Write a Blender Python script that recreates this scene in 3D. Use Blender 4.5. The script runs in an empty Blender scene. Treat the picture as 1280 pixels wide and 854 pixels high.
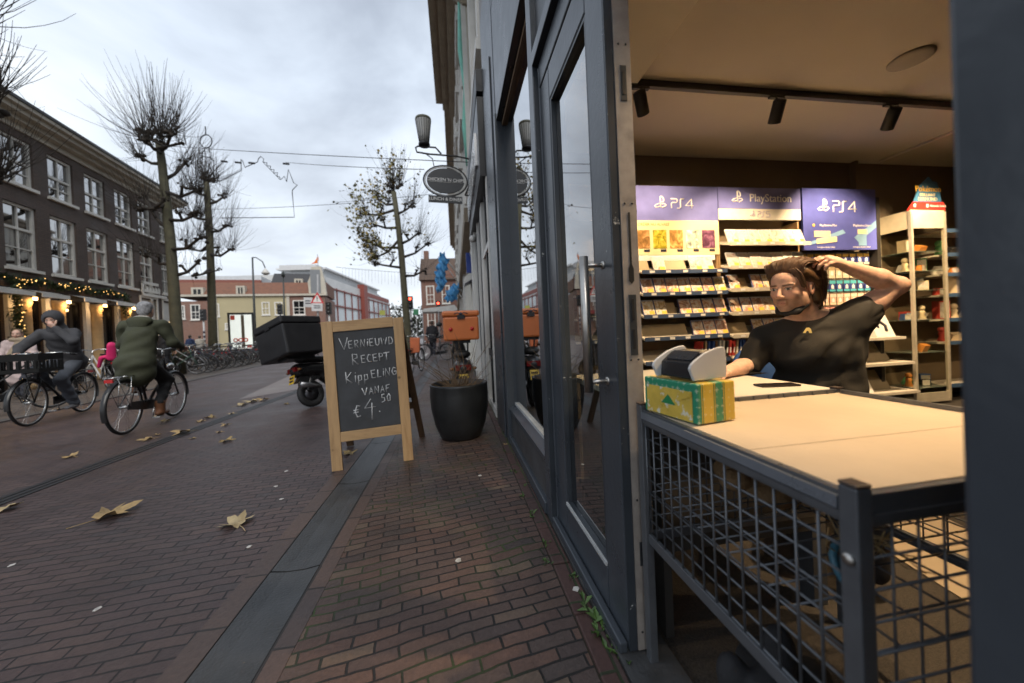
import bpy, bmesh, math, random
import numpy as np
from mathutils import Vector, Matrix
R_ = math.radians
PI = math.pi
SC = bpy.context.scene
COL = SC.collection
rnd = random.Random(7)

# ------------------------------------------------------------------ camera
FW = np.array([0.15875, 0.98727, -0.00988]); RT = np.array([0.98633, -0.15906, -0.04464]); UP = np.array([0.04564, 0.00266, 0.99895])
FW = np.array([math.sin(.159435)*math.cos(.009878), math.cos(.159435)*math.cos(.009878), -math.sin(.009878)])
_r = np.array([math.cos(.159435), -math.sin(.159435), 0]); _u = np.cross(_r, FW)
RT = _r*math.cos(-.044659)+_u*math.sin(-.044659); UP = -_r*math.sin(-.044659)+_u*math.cos(-.044659)
EYE = np.array([0, 0, 1.1]); FPX = 442.28
cd = bpy.data.cameras.new('camera'); cam = bpy.data.objects.new('camera', cd); COL.objects.link(cam)
m3 = Matrix((RT, UP, -FW)).transposed()
cam.matrix_world = Matrix.Translation(Vector(EYE)) @ m3.to_4x4()
cd.sensor_fit = 'HORIZONTAL'; cd.sensor_width = 36; cd.lens = FPX/1280*36; cd.shift_y = -9.62/1280
cd.clip_start = .02; cd.clip_end = 2000
cd.dof.use_dof = True; cd.dof.focus_distance = 1.75; cd.dof.aperture_fstop = 1.7
SC.camera = cam

# ------------------------------------------------------------------ sky, sun, exposure
w = bpy.data.worlds.new('World'); SC.world = w; w.use_nodes = True
def N(nt, t, **k):
    n = nt.nodes.new(t)
    for a, b in k.items():
        if a in n.inputs: n.inputs[a].default_value = b
        else: setattr(n, a, b)
    return n
def ramp(nt, stops, fac=None, interp='LINEAR'):
    n = nt.nodes.new('ShaderNodeValToRGB'); e = n.color_ramp.elements; n.color_ramp.interpolation = interp
    while len(e) < len(stops): e.new(.5)
    for i, (p, c) in enumerate(stops):
        e[i].position = p; e[i].color = (*c, 1) if not isinstance(c, (int, float)) else (c, c, c, 1)
    if fac is not None: nt.links.new(fac, n.inputs[0])
    return n
nt = w.node_tree; nt.nodes.clear(); LK = nt.links.new
sky = N(nt, 'ShaderNodeTexSky', sky_type='NISHITA', sun_disc=False, sun_elevation=R_(47), sun_rotation=R_(169))
bg1 = N(nt, 'ShaderNodeBackground', Strength=.06); LK(sky.outputs[0], bg1.inputs[0])
tc = N(nt, 'ShaderNodeTexCoord'); sp = N(nt, 'ShaderNodeSeparateXYZ'); LK(tc.outputs['Generated'], sp.inputs[0])
ad = N(nt, 'ShaderNodeMath', operation='ADD'); LK(sp.outputs[2], ad.inputs[0]); ad.inputs[1].default_value = .16
mx_ = N(nt, 'ShaderNodeMath', operation='MAXIMUM'); LK(ad.outputs[0], mx_.inputs[0]); mx_.inputs[1].default_value = .05
dv = N(nt, 'ShaderNodeVectorMath', operation='DIVIDE'); cb = N(nt, 'ShaderNodeCombineXYZ')
for i in range(3): LK(mx_.outputs[0], cb.inputs[i])
LK(tc.outputs['Generated'], dv.inputs[0]); LK(cb.outputs[0], dv.inputs[1])
mp = N(nt, 'ShaderNodeMapping'); LK(dv.outputs[0], mp.inputs[0]); mp.inputs['Location'].default_value = (3.1, 1.7, .4); mp.inputs['Scale'].default_value = (.75, .6, .5)
n1 = N(nt, 'ShaderNodeTexNoise', Scale=1.45, Detail=9.0, Roughness=.52, Distortion=.35); LK(mp.outputs[0], n1.inputs[0])
cl = ramp(nt, [(.30, (.22, .25, .31)), (.44, (.38, .43, .51)), (.56, (.58, .65, .745)), (.72, (.80, .84, .885))], n1.outputs[0])
hz = ramp(nt, [(.0, 1), (.22, .45), (.55, .0)], sp.outputs[2])
mh = N(nt, 'ShaderNodeMix', data_type='RGBA'); LK(hz.outputs[0], mh.inputs[0]); LK(cl.outputs[0], mh.inputs[6]); mh.inputs[7].default_value = (.77, .81, .85, 1)
bg2 = N(nt, 'ShaderNodeBackground', Strength=1.16); LK(mh.outputs[2], bg2.inputs[0])
ms = N(nt, 'ShaderNodeMixShader'); ms.inputs[0].default_value = .88; LK(bg1.outputs[0], ms.inputs[1]); LK(bg2.outputs[0], ms.inputs[2])
wo = N(nt, 'ShaderNodeOutputWorld'); LK(ms.outputs[0], wo.inputs[0])
sd = bpy.data.lights.new('sun', 'SUN'); sd.energy = 1.9; sd.angle = R_(40); sd.color = (1, .96, .9)
so = bpy.data.objects.new('sun', sd); COL.objects.link(so); so.rotation_euler = (R_(43), 0, R_(11)); so.location = (-8, 8, 30)
VS = SC.view_settings; VS.view_transform = 'Standard'; VS.look = 'None'; VS.gamma = 1; VS.use_curve_mapping = False; VS.exposure = .40
SC.cycles.max_bounces = 8; SC.cycles.diffuse_bounces = 3; SC.cycles.glossy_bounces = 4; SC.cycles.transparent_max_bounces = 16
SC.cycles.caustics_reflective = False; SC.cycles.caustics_refractive = False
try: SC.cycles.use_denoising = True
except Exception: pass
SC.cycles.sample_clamp_indirect = 4

# ------------------------------------------------------------------ materials
MC = {}
def newmat(name):
    m = bpy.data.materials.new(name); m.use_nodes = True; t = m.node_tree
    b = t.nodes['Principled BSDF']; return m, t, b
def M(name, c, rough=.6, metal=0., var=.12, sc=6., bump=.0, bsc=60., wear=None, spec=.5, emit=None, es=1., perobj=0., coat=0.):
    if name in MC: return MC[name]
    m, t, b = newmat(name); L = t.links.new
    tcx = N(t, 'ShaderNodeTexCoord')
    n = N(t, 'ShaderNodeTexNoise', Scale=sc, Detail=6.0, Roughness=.6); L(tcx.outputs['Object'], n.inputs[0])
    lo = tuple(x*(1-var) for x in c); hi = tuple(min(1, x*(1+var)) for x in c)
    r = ramp(t, [(.3, lo), (.7, hi)], n.outputs[0]); out = r.outputs[0]
    if wear:                        # (colour, threshold, scale): scuffs and chips
        n3 = N(t, 'ShaderNodeTexNoise', Scale=wear[2], Detail=8.0, Roughness=.7); L(tcx.outputs['Object'], n3.inputs[0])
        r3 = ramp(t, [(wear[1], 0), (wear[1]+.03, 1)], n3.outputs[0])
        x = N(t, 'ShaderNodeMix', data_type='RGBA'); L(r3.outputs[0], x.inputs[0]); L(out, x.inputs[6]); x.inputs[7].default_value = (*wear[0], 1); out = x.outputs[2]
    if perobj:
        oi = N(t, 'ShaderNodeObjectInfo'); hs = N(t, 'ShaderNodeHueSaturation')
        mr = N(t, 'ShaderNodeMapRange'); L(oi.outputs['Random'], mr.inputs[0]); mr.inputs[3].default_value = 1-perobj; mr.inputs[4].default_value = 1+perobj
        L(mr.outputs[0], hs.inputs['Value']); L(out, hs.inputs['Color']); out = hs.outputs[0]
    L(out, b.inputs['Base Color'])
    rr = ramp(t, [(.3, max(.02, rough*.85)), (.7, min(1, rough*1.15))], n.outputs[0]); L(rr.outputs[0], b.inputs['Roughness'])
    b.inputs['Metallic'].default_value = metal; b.inputs['Specular IOR Level'].default_value = spec
    if coat: b.inputs['Coat Weight'].default_value = coat
    if bump:
        n2 = N(t, 'ShaderNodeTexNoise', Scale=bsc, Detail=5.0); L(tcx.outputs['Object'], n2.inputs[0])
        bp = N(t, 'ShaderNodeBump', Strength=bump, Distance=.01); L(n2.outputs[0], bp.inputs['Height']); L(bp.outputs[0], b.inputs['Normal'])
    if emit: b.inputs['Emission Color'].default_value = (*emit, 1); b.inputs['Emission Strength'].default_value = es
    MC[name] = m; return m
def brickmat(name, cols, wdt, hgt, mortar, mcol, rot=0., plane='xy', rough=.6, bump=.5, moss=0., loc=(0, 0), dirt=.3, offs=.5, msize=None, wob=.004):
    if name in MC: return MC[name]
    m, t, b = newmat(name); L = t.links.new
    g = N(t, 'ShaderNodeTexCoord'); P = g.outputs['Object']
    mp = N(t, 'ShaderNodeMapping', vector_type='POINT')
    nz = N(t, 'ShaderNodeTexNoise', Scale=3.0, Detail=3.0); L(P, nz.inputs[0])
    vm = N(t, 'ShaderNodeVectorMath', operation='MULTIPLY_ADD'); L(nz.outputs['Color'], vm.inputs[0]); vm.inputs[1].default_value = (wob*6, wob*6, wob*6); L(P, vm.inputs[2])
    if plane == 'xy': L(vm.outputs[0], mp.inputs[0]); mp.inputs['Rotation'].default_value = (0, 0, rot); mp.inputs['Location'].default_value = (*loc, 0)
    else:
        s = N(t, 'ShaderNodeSeparateXYZ'); L(vm.outputs[0], s.inputs[0]); c = N(t, 'ShaderNodeCombineXYZ')
        L(s.outputs['XYZ'.index(plane[0].upper())], c.inputs[0]); L(s.outputs['XYZ'.index(plane[1].upper())], c.inputs[1]); L(c.outputs[0], mp.inputs[0])
    br = N(t, 'ShaderNodeTexBrick', offset=offs); L(mp.outputs[0], br.inputs[0])
    br.inputs['Color1'].default_value = (0, 0, 0, 1); br.inputs['Color2'].default_value = (1, 1, 1, 1); br.inputs['Mortar'].default_value = (.5, .5, .5, 1)
    br.inputs['Scale'].default_value = 1; br.inputs['Mortar Size'].default_value = mortar; br.inputs['Mortar Smooth'].default_value = .25
    br.inputs['Brick Width'].default_value = wdt; br.inputs['Row Height'].default_value = hgt
    k = len(cols); r = ramp(t, [(i/max(1, k-1), c) for i, c in enumerate(cols)], br.outputs['Color'])
    n1 = N(t, 'ShaderNodeTexNoise', Scale=1.1, Detail=7.0, Roughness=.65); L(P, n1.inputs[0])
    d = ramp(t, [(.3, 1-dirt), (.7, 1+dirt*.6)], n1.outputs[0])
    n2 = N(t, 'ShaderNodeTexNoise', Scale=55.0, Detail=6.0, Roughness=.7); L(P, n2.inputs[0])
    d2 = ramp(t, [(.25, .72), (.75, 1.25)], n2.outputs[0])
    mu = N(t, 'ShaderNodeMix', data_type='RGBA', blend_type='MULTIPLY'); mu.inputs[0].default_value = 1; L(r.outputs[0], mu.inputs[6]); L(d.outputs[0], mu.inputs[7])
    mu2 = N(t, 'ShaderNodeMix', data_type='RGBA', blend_type='MULTIPLY'); mu2.inputs[0].default_value = 1; L(mu.outputs[2], mu2.inputs[6]); L(d2.outputs[0], mu2.inputs[7])
    mc = N(t, 'ShaderNodeMix', data_type='RGBA'); mc.inputs[6].default_value = (*mcol, 1); mc.inputs[7].default_value = (.035, .06, .012, 1)
    if moss:
        n4 = N(t, 'ShaderNodeTexNoise', Scale=1.6, Detail=5.0); L(P, n4.inputs[0]); r4 = ramp(t, [(.62-moss*.3, 0), (.72-moss*.2, 1)], n4.outputs[0]); L(r4.outputs[0], mc.inputs[0])
    else: mc.inputs[0].default_value = 0
    fx = N(t, 'ShaderNodeMix', data_type='RGBA'); L(br.outputs['Fac'], fx.inputs[0]); L(mu2.outputs[2], fx.inputs[6]); L(mc.outputs[2], fx.inputs[7])
    L(fx.outputs[2], b.inputs['Base Color'])
    rg = ramp(t, [(.3, rough*.7), (.7, min(1, rough*1.25))], n1.outputs[0]); L(rg.outputs[0], b.inputs['Roughness'])
    # height: joint depth + a random level and tilt for each stone + grain
    ma = N(t, 'ShaderNodeMath', operation='MULTIPLY'); L(br.outputs['Fac'], ma.inputs[0]); ma.inputs[1].default_value = -1.0
    mb = N(t, 'ShaderNodeMath', operation='MULTIPLY_ADD'); L(br.outputs['Color'], mb.inputs[0]); mb.inputs[1].default_value = .25; L(ma.outputs[0], mb.inputs[2])
    mcx = N(t, 'ShaderNodeMath', operation='MULTIPLY_ADD'); L(n2.outputs[0], mcx.inputs[0]); mcx.inputs[1].default_value = .5; L(mb.outputs[0], mcx.inputs[2])
    bp = N(t, 'ShaderNodeBump', Strength=bump, Distance=.008); L(mcx.outputs[0], bp.inputs['Height']); L(bp.outputs[0], b.inputs['Normal'])
    MC[name] = m; return m
def woodmat(name, c1, c2, axis=2, sc=1., rough=.55):
    if name in MC: return MC[name]
    m, t, b = newmat(name); L = t.links.new; g = N(t, 'ShaderNodeTexCoord'); mp = N(t, 'ShaderNodeMapping'); L(g.outputs['Object'], mp.inputs[0])
    s = [22*sc]*3; s[axis] = 1.6*sc; mp.inputs['Scale'].default_value = s
    n = N(t, 'ShaderNodeTexNoise', Scale=1.4, Detail=8.0, Roughness=.6, Distortion=.6); L(mp.outputs[0], n.inputs[0])
    r = ramp(t, [(.28, c2), (.5, c1), (.75, tuple(x*1.18 for x in c1))], n.outputs[0])
    v = N(t, 'ShaderNodeTexVoronoi', Scale=5.0); L(g.outputs['Object'], v.inputs[0]); kr = ramp(t, [(.0, .22), (.05, .5), (.085, 1)], v.outputs['Distance'])
    mu = N(t, 'ShaderNodeMix', data_type='RGBA', blend_type='MULTIPLY'); mu.inputs[0].default_value = 1; L(r.outputs[0], mu.inputs[6]); L(kr.outputs[0], mu.inputs[7])
    L(mu.outputs[2], b.inputs['Base Color']); b.inputs['Roughness'].default_value = rough
    bp = N(t, 'ShaderNodeBump', Strength=.25, Distance=.003); L(n.outputs[0], bp.inputs['Height']); L(bp.outputs[0], b.inputs['Normal'])
    MC[name] = m; return m
def glassmat(name, tint=(.93, .95, .95), ior=1.5, rough=.0, gain=1., dark=None):
    if name in MC: return MC[name]
    m = bpy.data.materials.new(name); m.use_nodes = True; t = m.node_tree; t.nodes.clear(); L = t.links.new
    o = N(t, 'ShaderNodeOutputMaterial'); mx = N(t, 'ShaderNodeMixShader'); L(mx.outputs[0], o.inputs[0])
    fr = N(t, 'ShaderNodeFresnel', IOR=ior); mu = N(t, 'ShaderNodeMath', operation='MULTIPLY', use_clamp=True); L(fr.outputs[0], mu.inputs[0]); mu.inputs[1].default_value = gain
    ge = N(t, 'ShaderNodeNewGeometry'); ib = N(t, 'ShaderNodeMath', operation='SUBTRACT'); ib.inputs[0].default_value = 1; L(ge.outputs['Backfacing'], ib.inputs[1])
    m2 = N(t, 'ShaderNodeMath', operation='MULTIPLY'); L(mu.outputs[0], m2.inputs[0]); L(ib.outputs[0], m2.inputs[1]); L(m2.outputs[0], mx.inputs[0])   # only the outer face mirrors
    if dark: a = N(t, 'ShaderNodeBsdfDiffuse'); a.inputs[0].default_value = (*dark, 1)
    else: a = N(t, 'ShaderNodeBsdfTransparent'); a.inputs[0].default_value = (*tint, 1)
    g = N(t, 'ShaderNodeBsdfGlossy', Roughness=rough); L(a.outputs[0], mx.inputs[1]); L(g.outputs[0], mx.inputs[2])
    MC[name] = m; return m
def attrmat(name, rough=.5, sss=0., bump=0., bsc=200., sheen=0., spec=.4, stretch=None):
    """colour from the mesh's own Col attribute (skin, cloth patterns)"""
    if name in MC: return MC[name]
    m, t, b = newmat(name); L = t.links.new; a = N(t, 'ShaderNodeAttribute', attribute_name='Col'); g = N(t, 'ShaderNodeTexCoord')
    n = N(t, 'ShaderNodeTexNoise', Scale=bsc*.2, Detail=5.0); L(g.outputs['Object'], n.inputs[0]); r = ramp(t, [(.3, .86), (.7, 1.12)], n.outputs[0])
    mu = N(t, 'ShaderNodeMix', data_type='RGBA', blend_type='MULTIPLY'); mu.inputs[0].default_value = 1; L(a.outputs[0], mu.inputs[6]); L(r.outputs[0], mu.inputs[7]); L(mu.outputs[2], b.inputs['Base Color'])
    b.inputs['Roughness'].default_value = rough; b.inputs['Specular IOR Level'].default_value = spec; b.inputs['Sheen Weight'].default_value = sheen
    if sss: b.inputs['Subsurface Weight'].default_value = sss; b.inputs['Subsurface Radius'].default_value = (.012, .004, .002); b.inputs['Subsurface Scale'].default_value = .5
    if bump:
        n2 = N(t, 'ShaderNodeTexNoise', Scale=bsc, Detail=4.0)
        if stretch:
            mp = N(t, 'ShaderNodeMapping'); mp.inputs['Scale'].default_value = stretch; L(g.outputs['Object'], mp.inputs[0]); L(mp.outputs[0], n2.inputs[0])
        else: L(g.outputs['Object'], n2.inputs[0])
        bp = N(t, 'ShaderNodeBump', Strength=bump, Distance=.004); L(n2.outputs[0], bp.inputs['Height']); L(bp.outputs[0], b.inputs['Normal'])
    MC[name] = m; return m

# ------------------------------------------------------------------ mesh building
def wmat(o):
    m = o.matrix_basis.copy(); p = o.parent
    while p: m = p.matrix_basis @ m; p = p.parent
    return m
class MB:
    def __init__(s): s.v = []; s.f = []; s.mi = []; s.sm = []; s.cur = 0; s.smooth = False
    def add(s, vs, fs, sm=None):
        b = len(s.v); s.v += [tuple(map(float, p)) for p in vs]
        for f in fs: s.f.append([b+i for i in f]); s.mi.append(s.cur); s.sm.append(s.smooth if sm is None else sm)
        return s
    def box(s, a, b):
        x0, x1 = sorted((a[0], b[0])); y0, y1 = sorted((a[1], b[1])); z0, z1 = sorted((a[2], b[2]))
        return s.add([(x0, y0, z0), (x1, y0, z0), (x1, y1, z0), (x0, y1, z0), (x0, y0, z1), (x1, y0, z1), (x1, y1, z1), (x0, y1, z1)],
                     [(0, 3, 2, 1), (4, 5, 6, 7), (0, 1, 5, 4), (1, 2, 6, 5), (2, 3, 7, 6), (3, 0, 4, 7)], False)
    def obox(s, c, ax, ay, az):       # half axes
        c, ax, ay, az = (np.array(q, float) for q in (c, ax, ay, az)); V = [c+sx*ax+sy*ay+sz*az for sz in (-1, 1) for sx, sy in ((-1, -1), (1, -1), (1, 1), (-1, 1))]
        F = [(0, 3, 2, 1), (4, 5, 6, 7), (0, 1, 5, 4), (1, 2, 6, 5), (2, 3, 7, 6), (3, 0, 4, 7)]
        if np.dot(np.cross(ax, ay), az) < 0: F = [f[::-1] for f in F]
        return s.add(V, F, False)
    def prism(s, poly, d, cap=True):  # poly: 3D points, d: extrusion vector
        n = len(poly); P = [np.array(p, float) for p in poly]; d = np.array(d, float)
        nn = sum((np.cross(P[i]-P[0], P[(i+1) % n]-P[0]) for i in range(n)), np.zeros(3))
        if np.dot(nn, d) > 0: P = P[::-1]
        V = P+[p+d for p in P]; F = [[(i+1) % n, i, n+i, n+(i+1) % n] for i in range(n)]
        if cap: F += [list(range(n)), list(range(2*n-1, n-1, -1))]
        return s.add(V, F, False)
    def tube(s, pts, r, n=6, cap=True, sm=True, flat=None, closed=False):
        P = [np.array(p, float) for p in pts]; k = len(P); rs = r if hasattr(r, '__len__') else [r]*k; V = []; pu = None
        for i in range(k):
            if closed: t = P[(i+1) % k]-P[i-1]
            else: t = P[min(i+1, k-1)]-P[max(i-1, 0)]
            t = t/(np.linalg.norm(t)+1e-12)
            if pu is None: a = np.array([0, 0, 1.]) if abs(t[2]) < .9 else np.array([1., 0, 0]); u = np.cross(t, a)
            else: u = pu-t*np.dot(pu, t)
            u /= np.linalg.norm(u)+1e-12; pu = u; v = np.cross(t, u)
            for j in range(n):
                a = 2*PI*j/n; V.append(P[i]+rs[i]*(u*math.cos(a)+v*math.sin(a)))
        F = [[i*n+j, i*n+(j+1) % n, (i+1)*n+(j+1) % n, (i+1)*n+j] for i in range(k-1) for j in range(n)]
        if closed: F += [[(k-1)*n+j, (k-1)*n+(j+1) % n, (j+1) % n, j] for j in range(n)]
        elif cap: F += [list(range(n-1, -1, -1)), list(range((k-1)*n, k*n))]
        return s.add(V, F, sm)
    def lathe(s, prof, c=(0, 0, 0), n=24, axis=None, sm=True):   # prof: (r, h)
        c = np.array(c, float); ax = np.array(axis if axis is not None else (0, 0, 1), float); ax /= np.linalg.norm(ax)
        a = np.array([1., 0, 0]) if abs(ax[0]) < .9 else np.array([0, 1., 0]); u = np.cross(ax, a); u /= np.linalg.norm(u); v = np.cross(ax, u)
        V = [c+ax*h+r*(u*math.cos(2*PI*j/n)+v*math.sin(2*PI*j/n)) for r, h in prof for j in range(n)]; k = len(prof)
        F = [[i*n+j, i*n+(j+1) % n, (i+1)*n+(j+1) % n, (i+1)*n+j] for i in range(k-1) for j in range(n)]
        F += [list(range(n-1, -1, -1)), list(range((k-1)*n, k*n))]
        return s.add(V, F, sm)
    def torus(s, c, ax, Rr, r, n=32, m=8):
        c = np.array(c, float); ax = np.array(ax, float); ax /= np.linalg.norm(ax); a = np.array([1., 0, 0]) if abs(ax[0]) < .9 else np.array([0, 0, 1.])
        u = np.cross(ax, a); u /= np.linalg.norm(u); v = np.cross(ax, u)
        return s.tube([c+Rr*(u*math.cos(2*PI*i/n)+v*math.sin(2*PI*i/n)) for i in range(n)], r, m, closed=True)
    def ell(s, c, rx, ry, rz, n=12, m=8):
        V = [(c[0]+rx*math.sin(PI*i/m)*math.cos(2*PI*j/n), c[1]+ry*math.sin(PI*i/m)*math.sin(2*PI*j/n), c[2]-rz*math.cos(PI*i/m)) for i in range(m+1) for j in range(n)]
        F = [[i*n+j, i*n+(j+1) % n, (i+1)*n+(j+1) % n, (i+1)*n+j] for i in range(m) for j in range(n)]
        return s.add(V, F, True)
    def quad(s, a, b, c, d): return s.add([a, b, c, d], [(0, 1, 2, 3)], False)
    def text(s, txt, size, o, x, y, depth=.002, align='CENTER'):
        cu = bpy.data.curves.new('t', 'FONT'); cu.body = txt; cu.size = size; cu.align_x = align; cu.align_y = 'CENTER'; cu.extrude = depth; cu.resolution_u = 3
        ob = bpy.data.objects.new('t', cu); COL.objects.link(ob); me = bpy.data.meshes.new_from_object(ob)
        o, x, y = (np.array(q, float) for q in (o, x, y)); z = np.cross(x, y)
        s.add([o+x*p.co.x+y*p.co.y+z*p.co.z for p in me.vertices], [list(p.vertices) for p in me.polygons], False)
        bpy.data.objects.remove(ob); bpy.data.meshes.remove(me); bpy.data.curves.remove(cu); return s
    def strokes(s, lines, o, x, y, r, n=5):
        o, x, y = (np.array(q, float) for q in (o, x, y))
        for l in lines: s.tube([o+x*a+y*b for a, b in l], r, n)
        return s
    def build(s, name, mats, parent=None, world=True, bevel=0.):
        me = bpy.data.meshes.new(name); V = s.v
        if parent is not None and world:
            im = wmat(parent).inverted(); V = [tuple(im @ Vector(p)) for p in V]
        me.from_pydata(V, [], s.f)
        if not isinstance(mats, (list, tuple)): mats = [mats]
        for m in mats: me.materials.append(m)
        me.polygons.foreach_set('material_index', s.mi); me.polygons.foreach_set('use_smooth', s.sm); me.update()
        o = bpy.data.objects.new(name, me); COL.objects.link(o)
        if parent is not None: o.parent = parent
        if bevel:
            b = o.modifiers.new('bevel', 'BEVEL'); b.width = bevel; b.segments = 2; b.limit_method = 'ANGLE'; b.angle_limit = R_(40)
        return o
def tag(o, label, cat, group=None, kind=None):
    if label: o['label'] = label
    if cat: o['category'] = cat
    if group: o['group'] = group
    if kind: o['kind'] = kind
    return o
def thing(name, label, cat, loc=(0, 0, 0), rz=0., group=None):
    o = bpy.data.objects.new(name, None); COL.objects.link(o); o.location = loc; o.rotation_euler = (0, 0, rz); o.empty_display_size = .1
    return tag(o, label, cat, group)
def struct(o): o['kind'] = 'structure'; return o
def dup(root, loc, rz, label, group=None, scale=None):
    def rec(o, par):
        c = o.copy(); COL.objects.link(c)
        if par: c.parent = par
        for ch in list(o.children): rec(ch, c)
        return c
    r = rec(root, None); r.location = loc; r.rotation_euler = (0, 0, rz); r['label'] = label
    if group: r['group'] = group
    if scale: r.scale = scale
    return r
def PX(px, py, depth):               # the place at a given distance along one line of sight of the photographer
    return EYE+depth*(FW+RT*(px-640)/FPX-UP*(py-417.38)/FPX)
def GZ(px, py, z=0.):
    d = FW+RT*(px-640)/FPX-UP*(py-417.38)/FPX; return EYE+d*(z-EYE[2])/d[2]
ORD = 'first second third fourth fifth sixth seventh eighth ninth tenth eleventh twelfth thirteenth fourteenth fifteenth sixteenth seventeenth eighteenth nineteenth twentieth'.split()

# ------------------------------------------------------------------ smooth bodies: signed distance + surface nets
class SDF:
    def __init__(s, k=.02): s.p = []; s.k = k
    def cap(s, a, b, ra, rb=None, flat=None, ratio=1., k=None): s.p.append(('c', np.array(a, float), np.array(b, float), ra, ra if rb is None else rb, flat if flat is None else np.array(flat, float)/np.linalg.norm(flat), ratio, k)); return s
    def ell(s, c, r, rot=None, k=None, sub=False): s.p.append(('e', np.array(c, float), np.array(r, float), np.eye(3) if rot is None else np.array(rot, float), k, sub)); return s
    def chain(s, pts, rs, **kw):
        for i in range(len(pts)-1): s.cap(pts[i], pts[i+1], rs[i], rs[i+1], **kw)
        return s
    def mesh(s, h, noise=None):
        lo = np.full(3, 1e9); hi = -lo; bb = []
        for p in s.p:
            kk = (p[-2] if p[0] == 'e' else p[-1]) or s.k
            if p[0] == 'c': r = max(p[3], p[4]); a = np.minimum(p[1], p[2])-r; b = np.maximum(p[1], p[2])+r
            else: r = p[2].max(); a = p[1]-r; b = p[1]+r
            bb.append((a-2.2*kk-2*h, b+2.2*kk+2*h)); lo = np.minimum(lo, a); hi = np.maximum(hi, b)
        lo -= 3*h; hi += 3*h; n = np.ceil((hi-lo)/h).astype(int)+1
        F = np.full(n, .5, np.float32); ax = [lo[i]+h*np.arange(n[i]) for i in range(3)]
        for p, (a, b) in zip(s.p, bb):
            i0 = np.clip(np.floor((a-lo)/h).astype(int), 0, n-1); i1 = np.clip(np.ceil((b-lo)/h).astype(int)+1, 1, n); sl = tuple(slice(i0[i], i1[i]) for i in range(3))
            X, Y, Z = np.meshgrid(ax[0][sl[0]], ax[1][sl[1]], ax[2][sl[2]], indexing='ij'); Q = np.stack([X, Y, Z], -1)
            if p[0] == 'c':
                _, A, B, ra, rb, fl, ra_, k = p; ab = B-A; t = np.clip(((Q-A)@ab)/(ab@ab+1e-12), 0, 1); wv = Q-(A+t[..., None]*ab)
                if fl is not None: wv = wv+fl*((wv@fl)*(1/ra_-1))[..., None]
                d = np.linalg.norm(wv, axis=-1)-(ra+(rb-ra)*t); sub = False
            else:
                _, c, r, rot, k, sub = p; q = (Q-c)@rot; k0 = np.linalg.norm(q/r, axis=-1); k1 = np.linalg.norm(q/(r*r), axis=-1)+1e-9; d = k0*(k0-1)/k1
            k = k or s.k; G = F[sl]
            if sub: hh = np.clip(.5-.5*(G+d)/k, 0, 1); F[sl] = G*(1-hh)+(-d)*hh+k*hh*(1-hh)
            else: hh = np.clip(.5+.5*(d-G)/k, 0, 1); F[sl] = d*(1-hh)+G*hh-k*hh*(1-hh)
        S = F < 0; co = [(i, j, l) for i in (0, 1) for j in (0, 1) for l in (0, 1)]; c = n-1
        cnt = sum(S[i:i+c[0], j:j+c[1], l:l+c[2]].astype(np.int8) for i, j, l in co); act = (cnt > 0) & (cnt < 8); idx = np.argwhere(act)
        val = np.stack([F[idx[:, 0]+i, idx[:, 1]+j, idx[:, 2]+l] for i, j, l in co], 1); acc = np.zeros((len(idx), 3)); num = np.zeros(len(idx)); C8 = np.array(co, float)
        for a in range(8):
            for b in range(a+1, 8):
                if np.abs(C8[a]-C8[b]).sum() != 1: continue
                va, vb = val[:, a], val[:, b]; cr = (va < 0) != (vb < 0); t = np.where(cr, va/(va-vb+1e-12), 0)
                acc += np.where(cr[:, None], C8[a]+(C8[b]-C8[a])*t[:, None], 0); num += cr
        V = lo+h*(idx+acc/num[:, None]); I = np.full(c, -1); I[tuple(idx.T)] = np.arange(len(idx)); Fc = []
        for d in range(3):
            e = [0, 0, 0]; e[d] = 1; o1, o2 = [(1, 2), (2, 0), (0, 1)][d]
            A = S[:n[0]-e[0], :n[1]-e[1], :n[2]-e[2]]; B = S[e[0]:, e[1]:, e[2]:]; E = np.argwhere(A != B); ok = (E[:, o1] > 0) & (E[:, o2] > 0); E = E[ok]
            f = [];
            for du, dv_ in ((0, 0), (-1, 0), (-1, -1), (0, -1)):
                q = E.copy(); q[:, o1] += du; q[:, o2] += dv_; f.append(I[tuple(np.minimum(q, c-1).T)])
            f = np.stack(f, 1); fl = A[tuple(E.T)]; f[~fl] = f[~fl][:, ::-1]; Fc.append(f)
        Fc = np.concatenate(Fc); Fc = Fc[(Fc >= 0).all(1)]
        return V, Fc
def sdfobj(name, V, F, mat, parent=None, col=None, disp=None, smooth=2):
    V = np.array(V)
    if smooth:                          # relax the net a little
        for _ in range(smooth):
            acc = np.zeros_like(V); cn = np.zeros(len(V))
            for a in range(4):
                for b in ((a+1) % 4, (a+3) % 4): np.add.at(acc, F[:, a], V[F[:, b]]); np.add.at(cn, F[:, a], 1)
            V = V*.5+.5*acc/np.maximum(cn, 1)[:, None]
    if disp is not None: V = disp(V)
    W = V
    if parent is not None:
        im = np.array(wmat(parent).inverted()); W = V@im[:3, :3].T+im[:3, 3]
    me = bpy.data.meshes.new(name); me.from_pydata(W.tolist(), [], F.tolist()); me.materials.append(mat)
    me.polygons.foreach_set('use_smooth', [True]*len(me.polygons))
    if col is not None:
        at = me.color_attributes.new('Col', 'FLOAT_COLOR', 'POINT'); c = np.ones((len(V), 4), np.float32); c[:, :3] = col(V); at.data.foreach_set('color', c.ravel())
    me.update(); o = bpy.data.objects.new(name, me); COL.objects.link(o)
    if parent is not None: o.parent = parent
    return o
def GX(px, py, X):
    d = FW+RT*(px-640)/FPX-UP*(py-417.38)/FPX; return EYE+d*(X/d[0])
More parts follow.
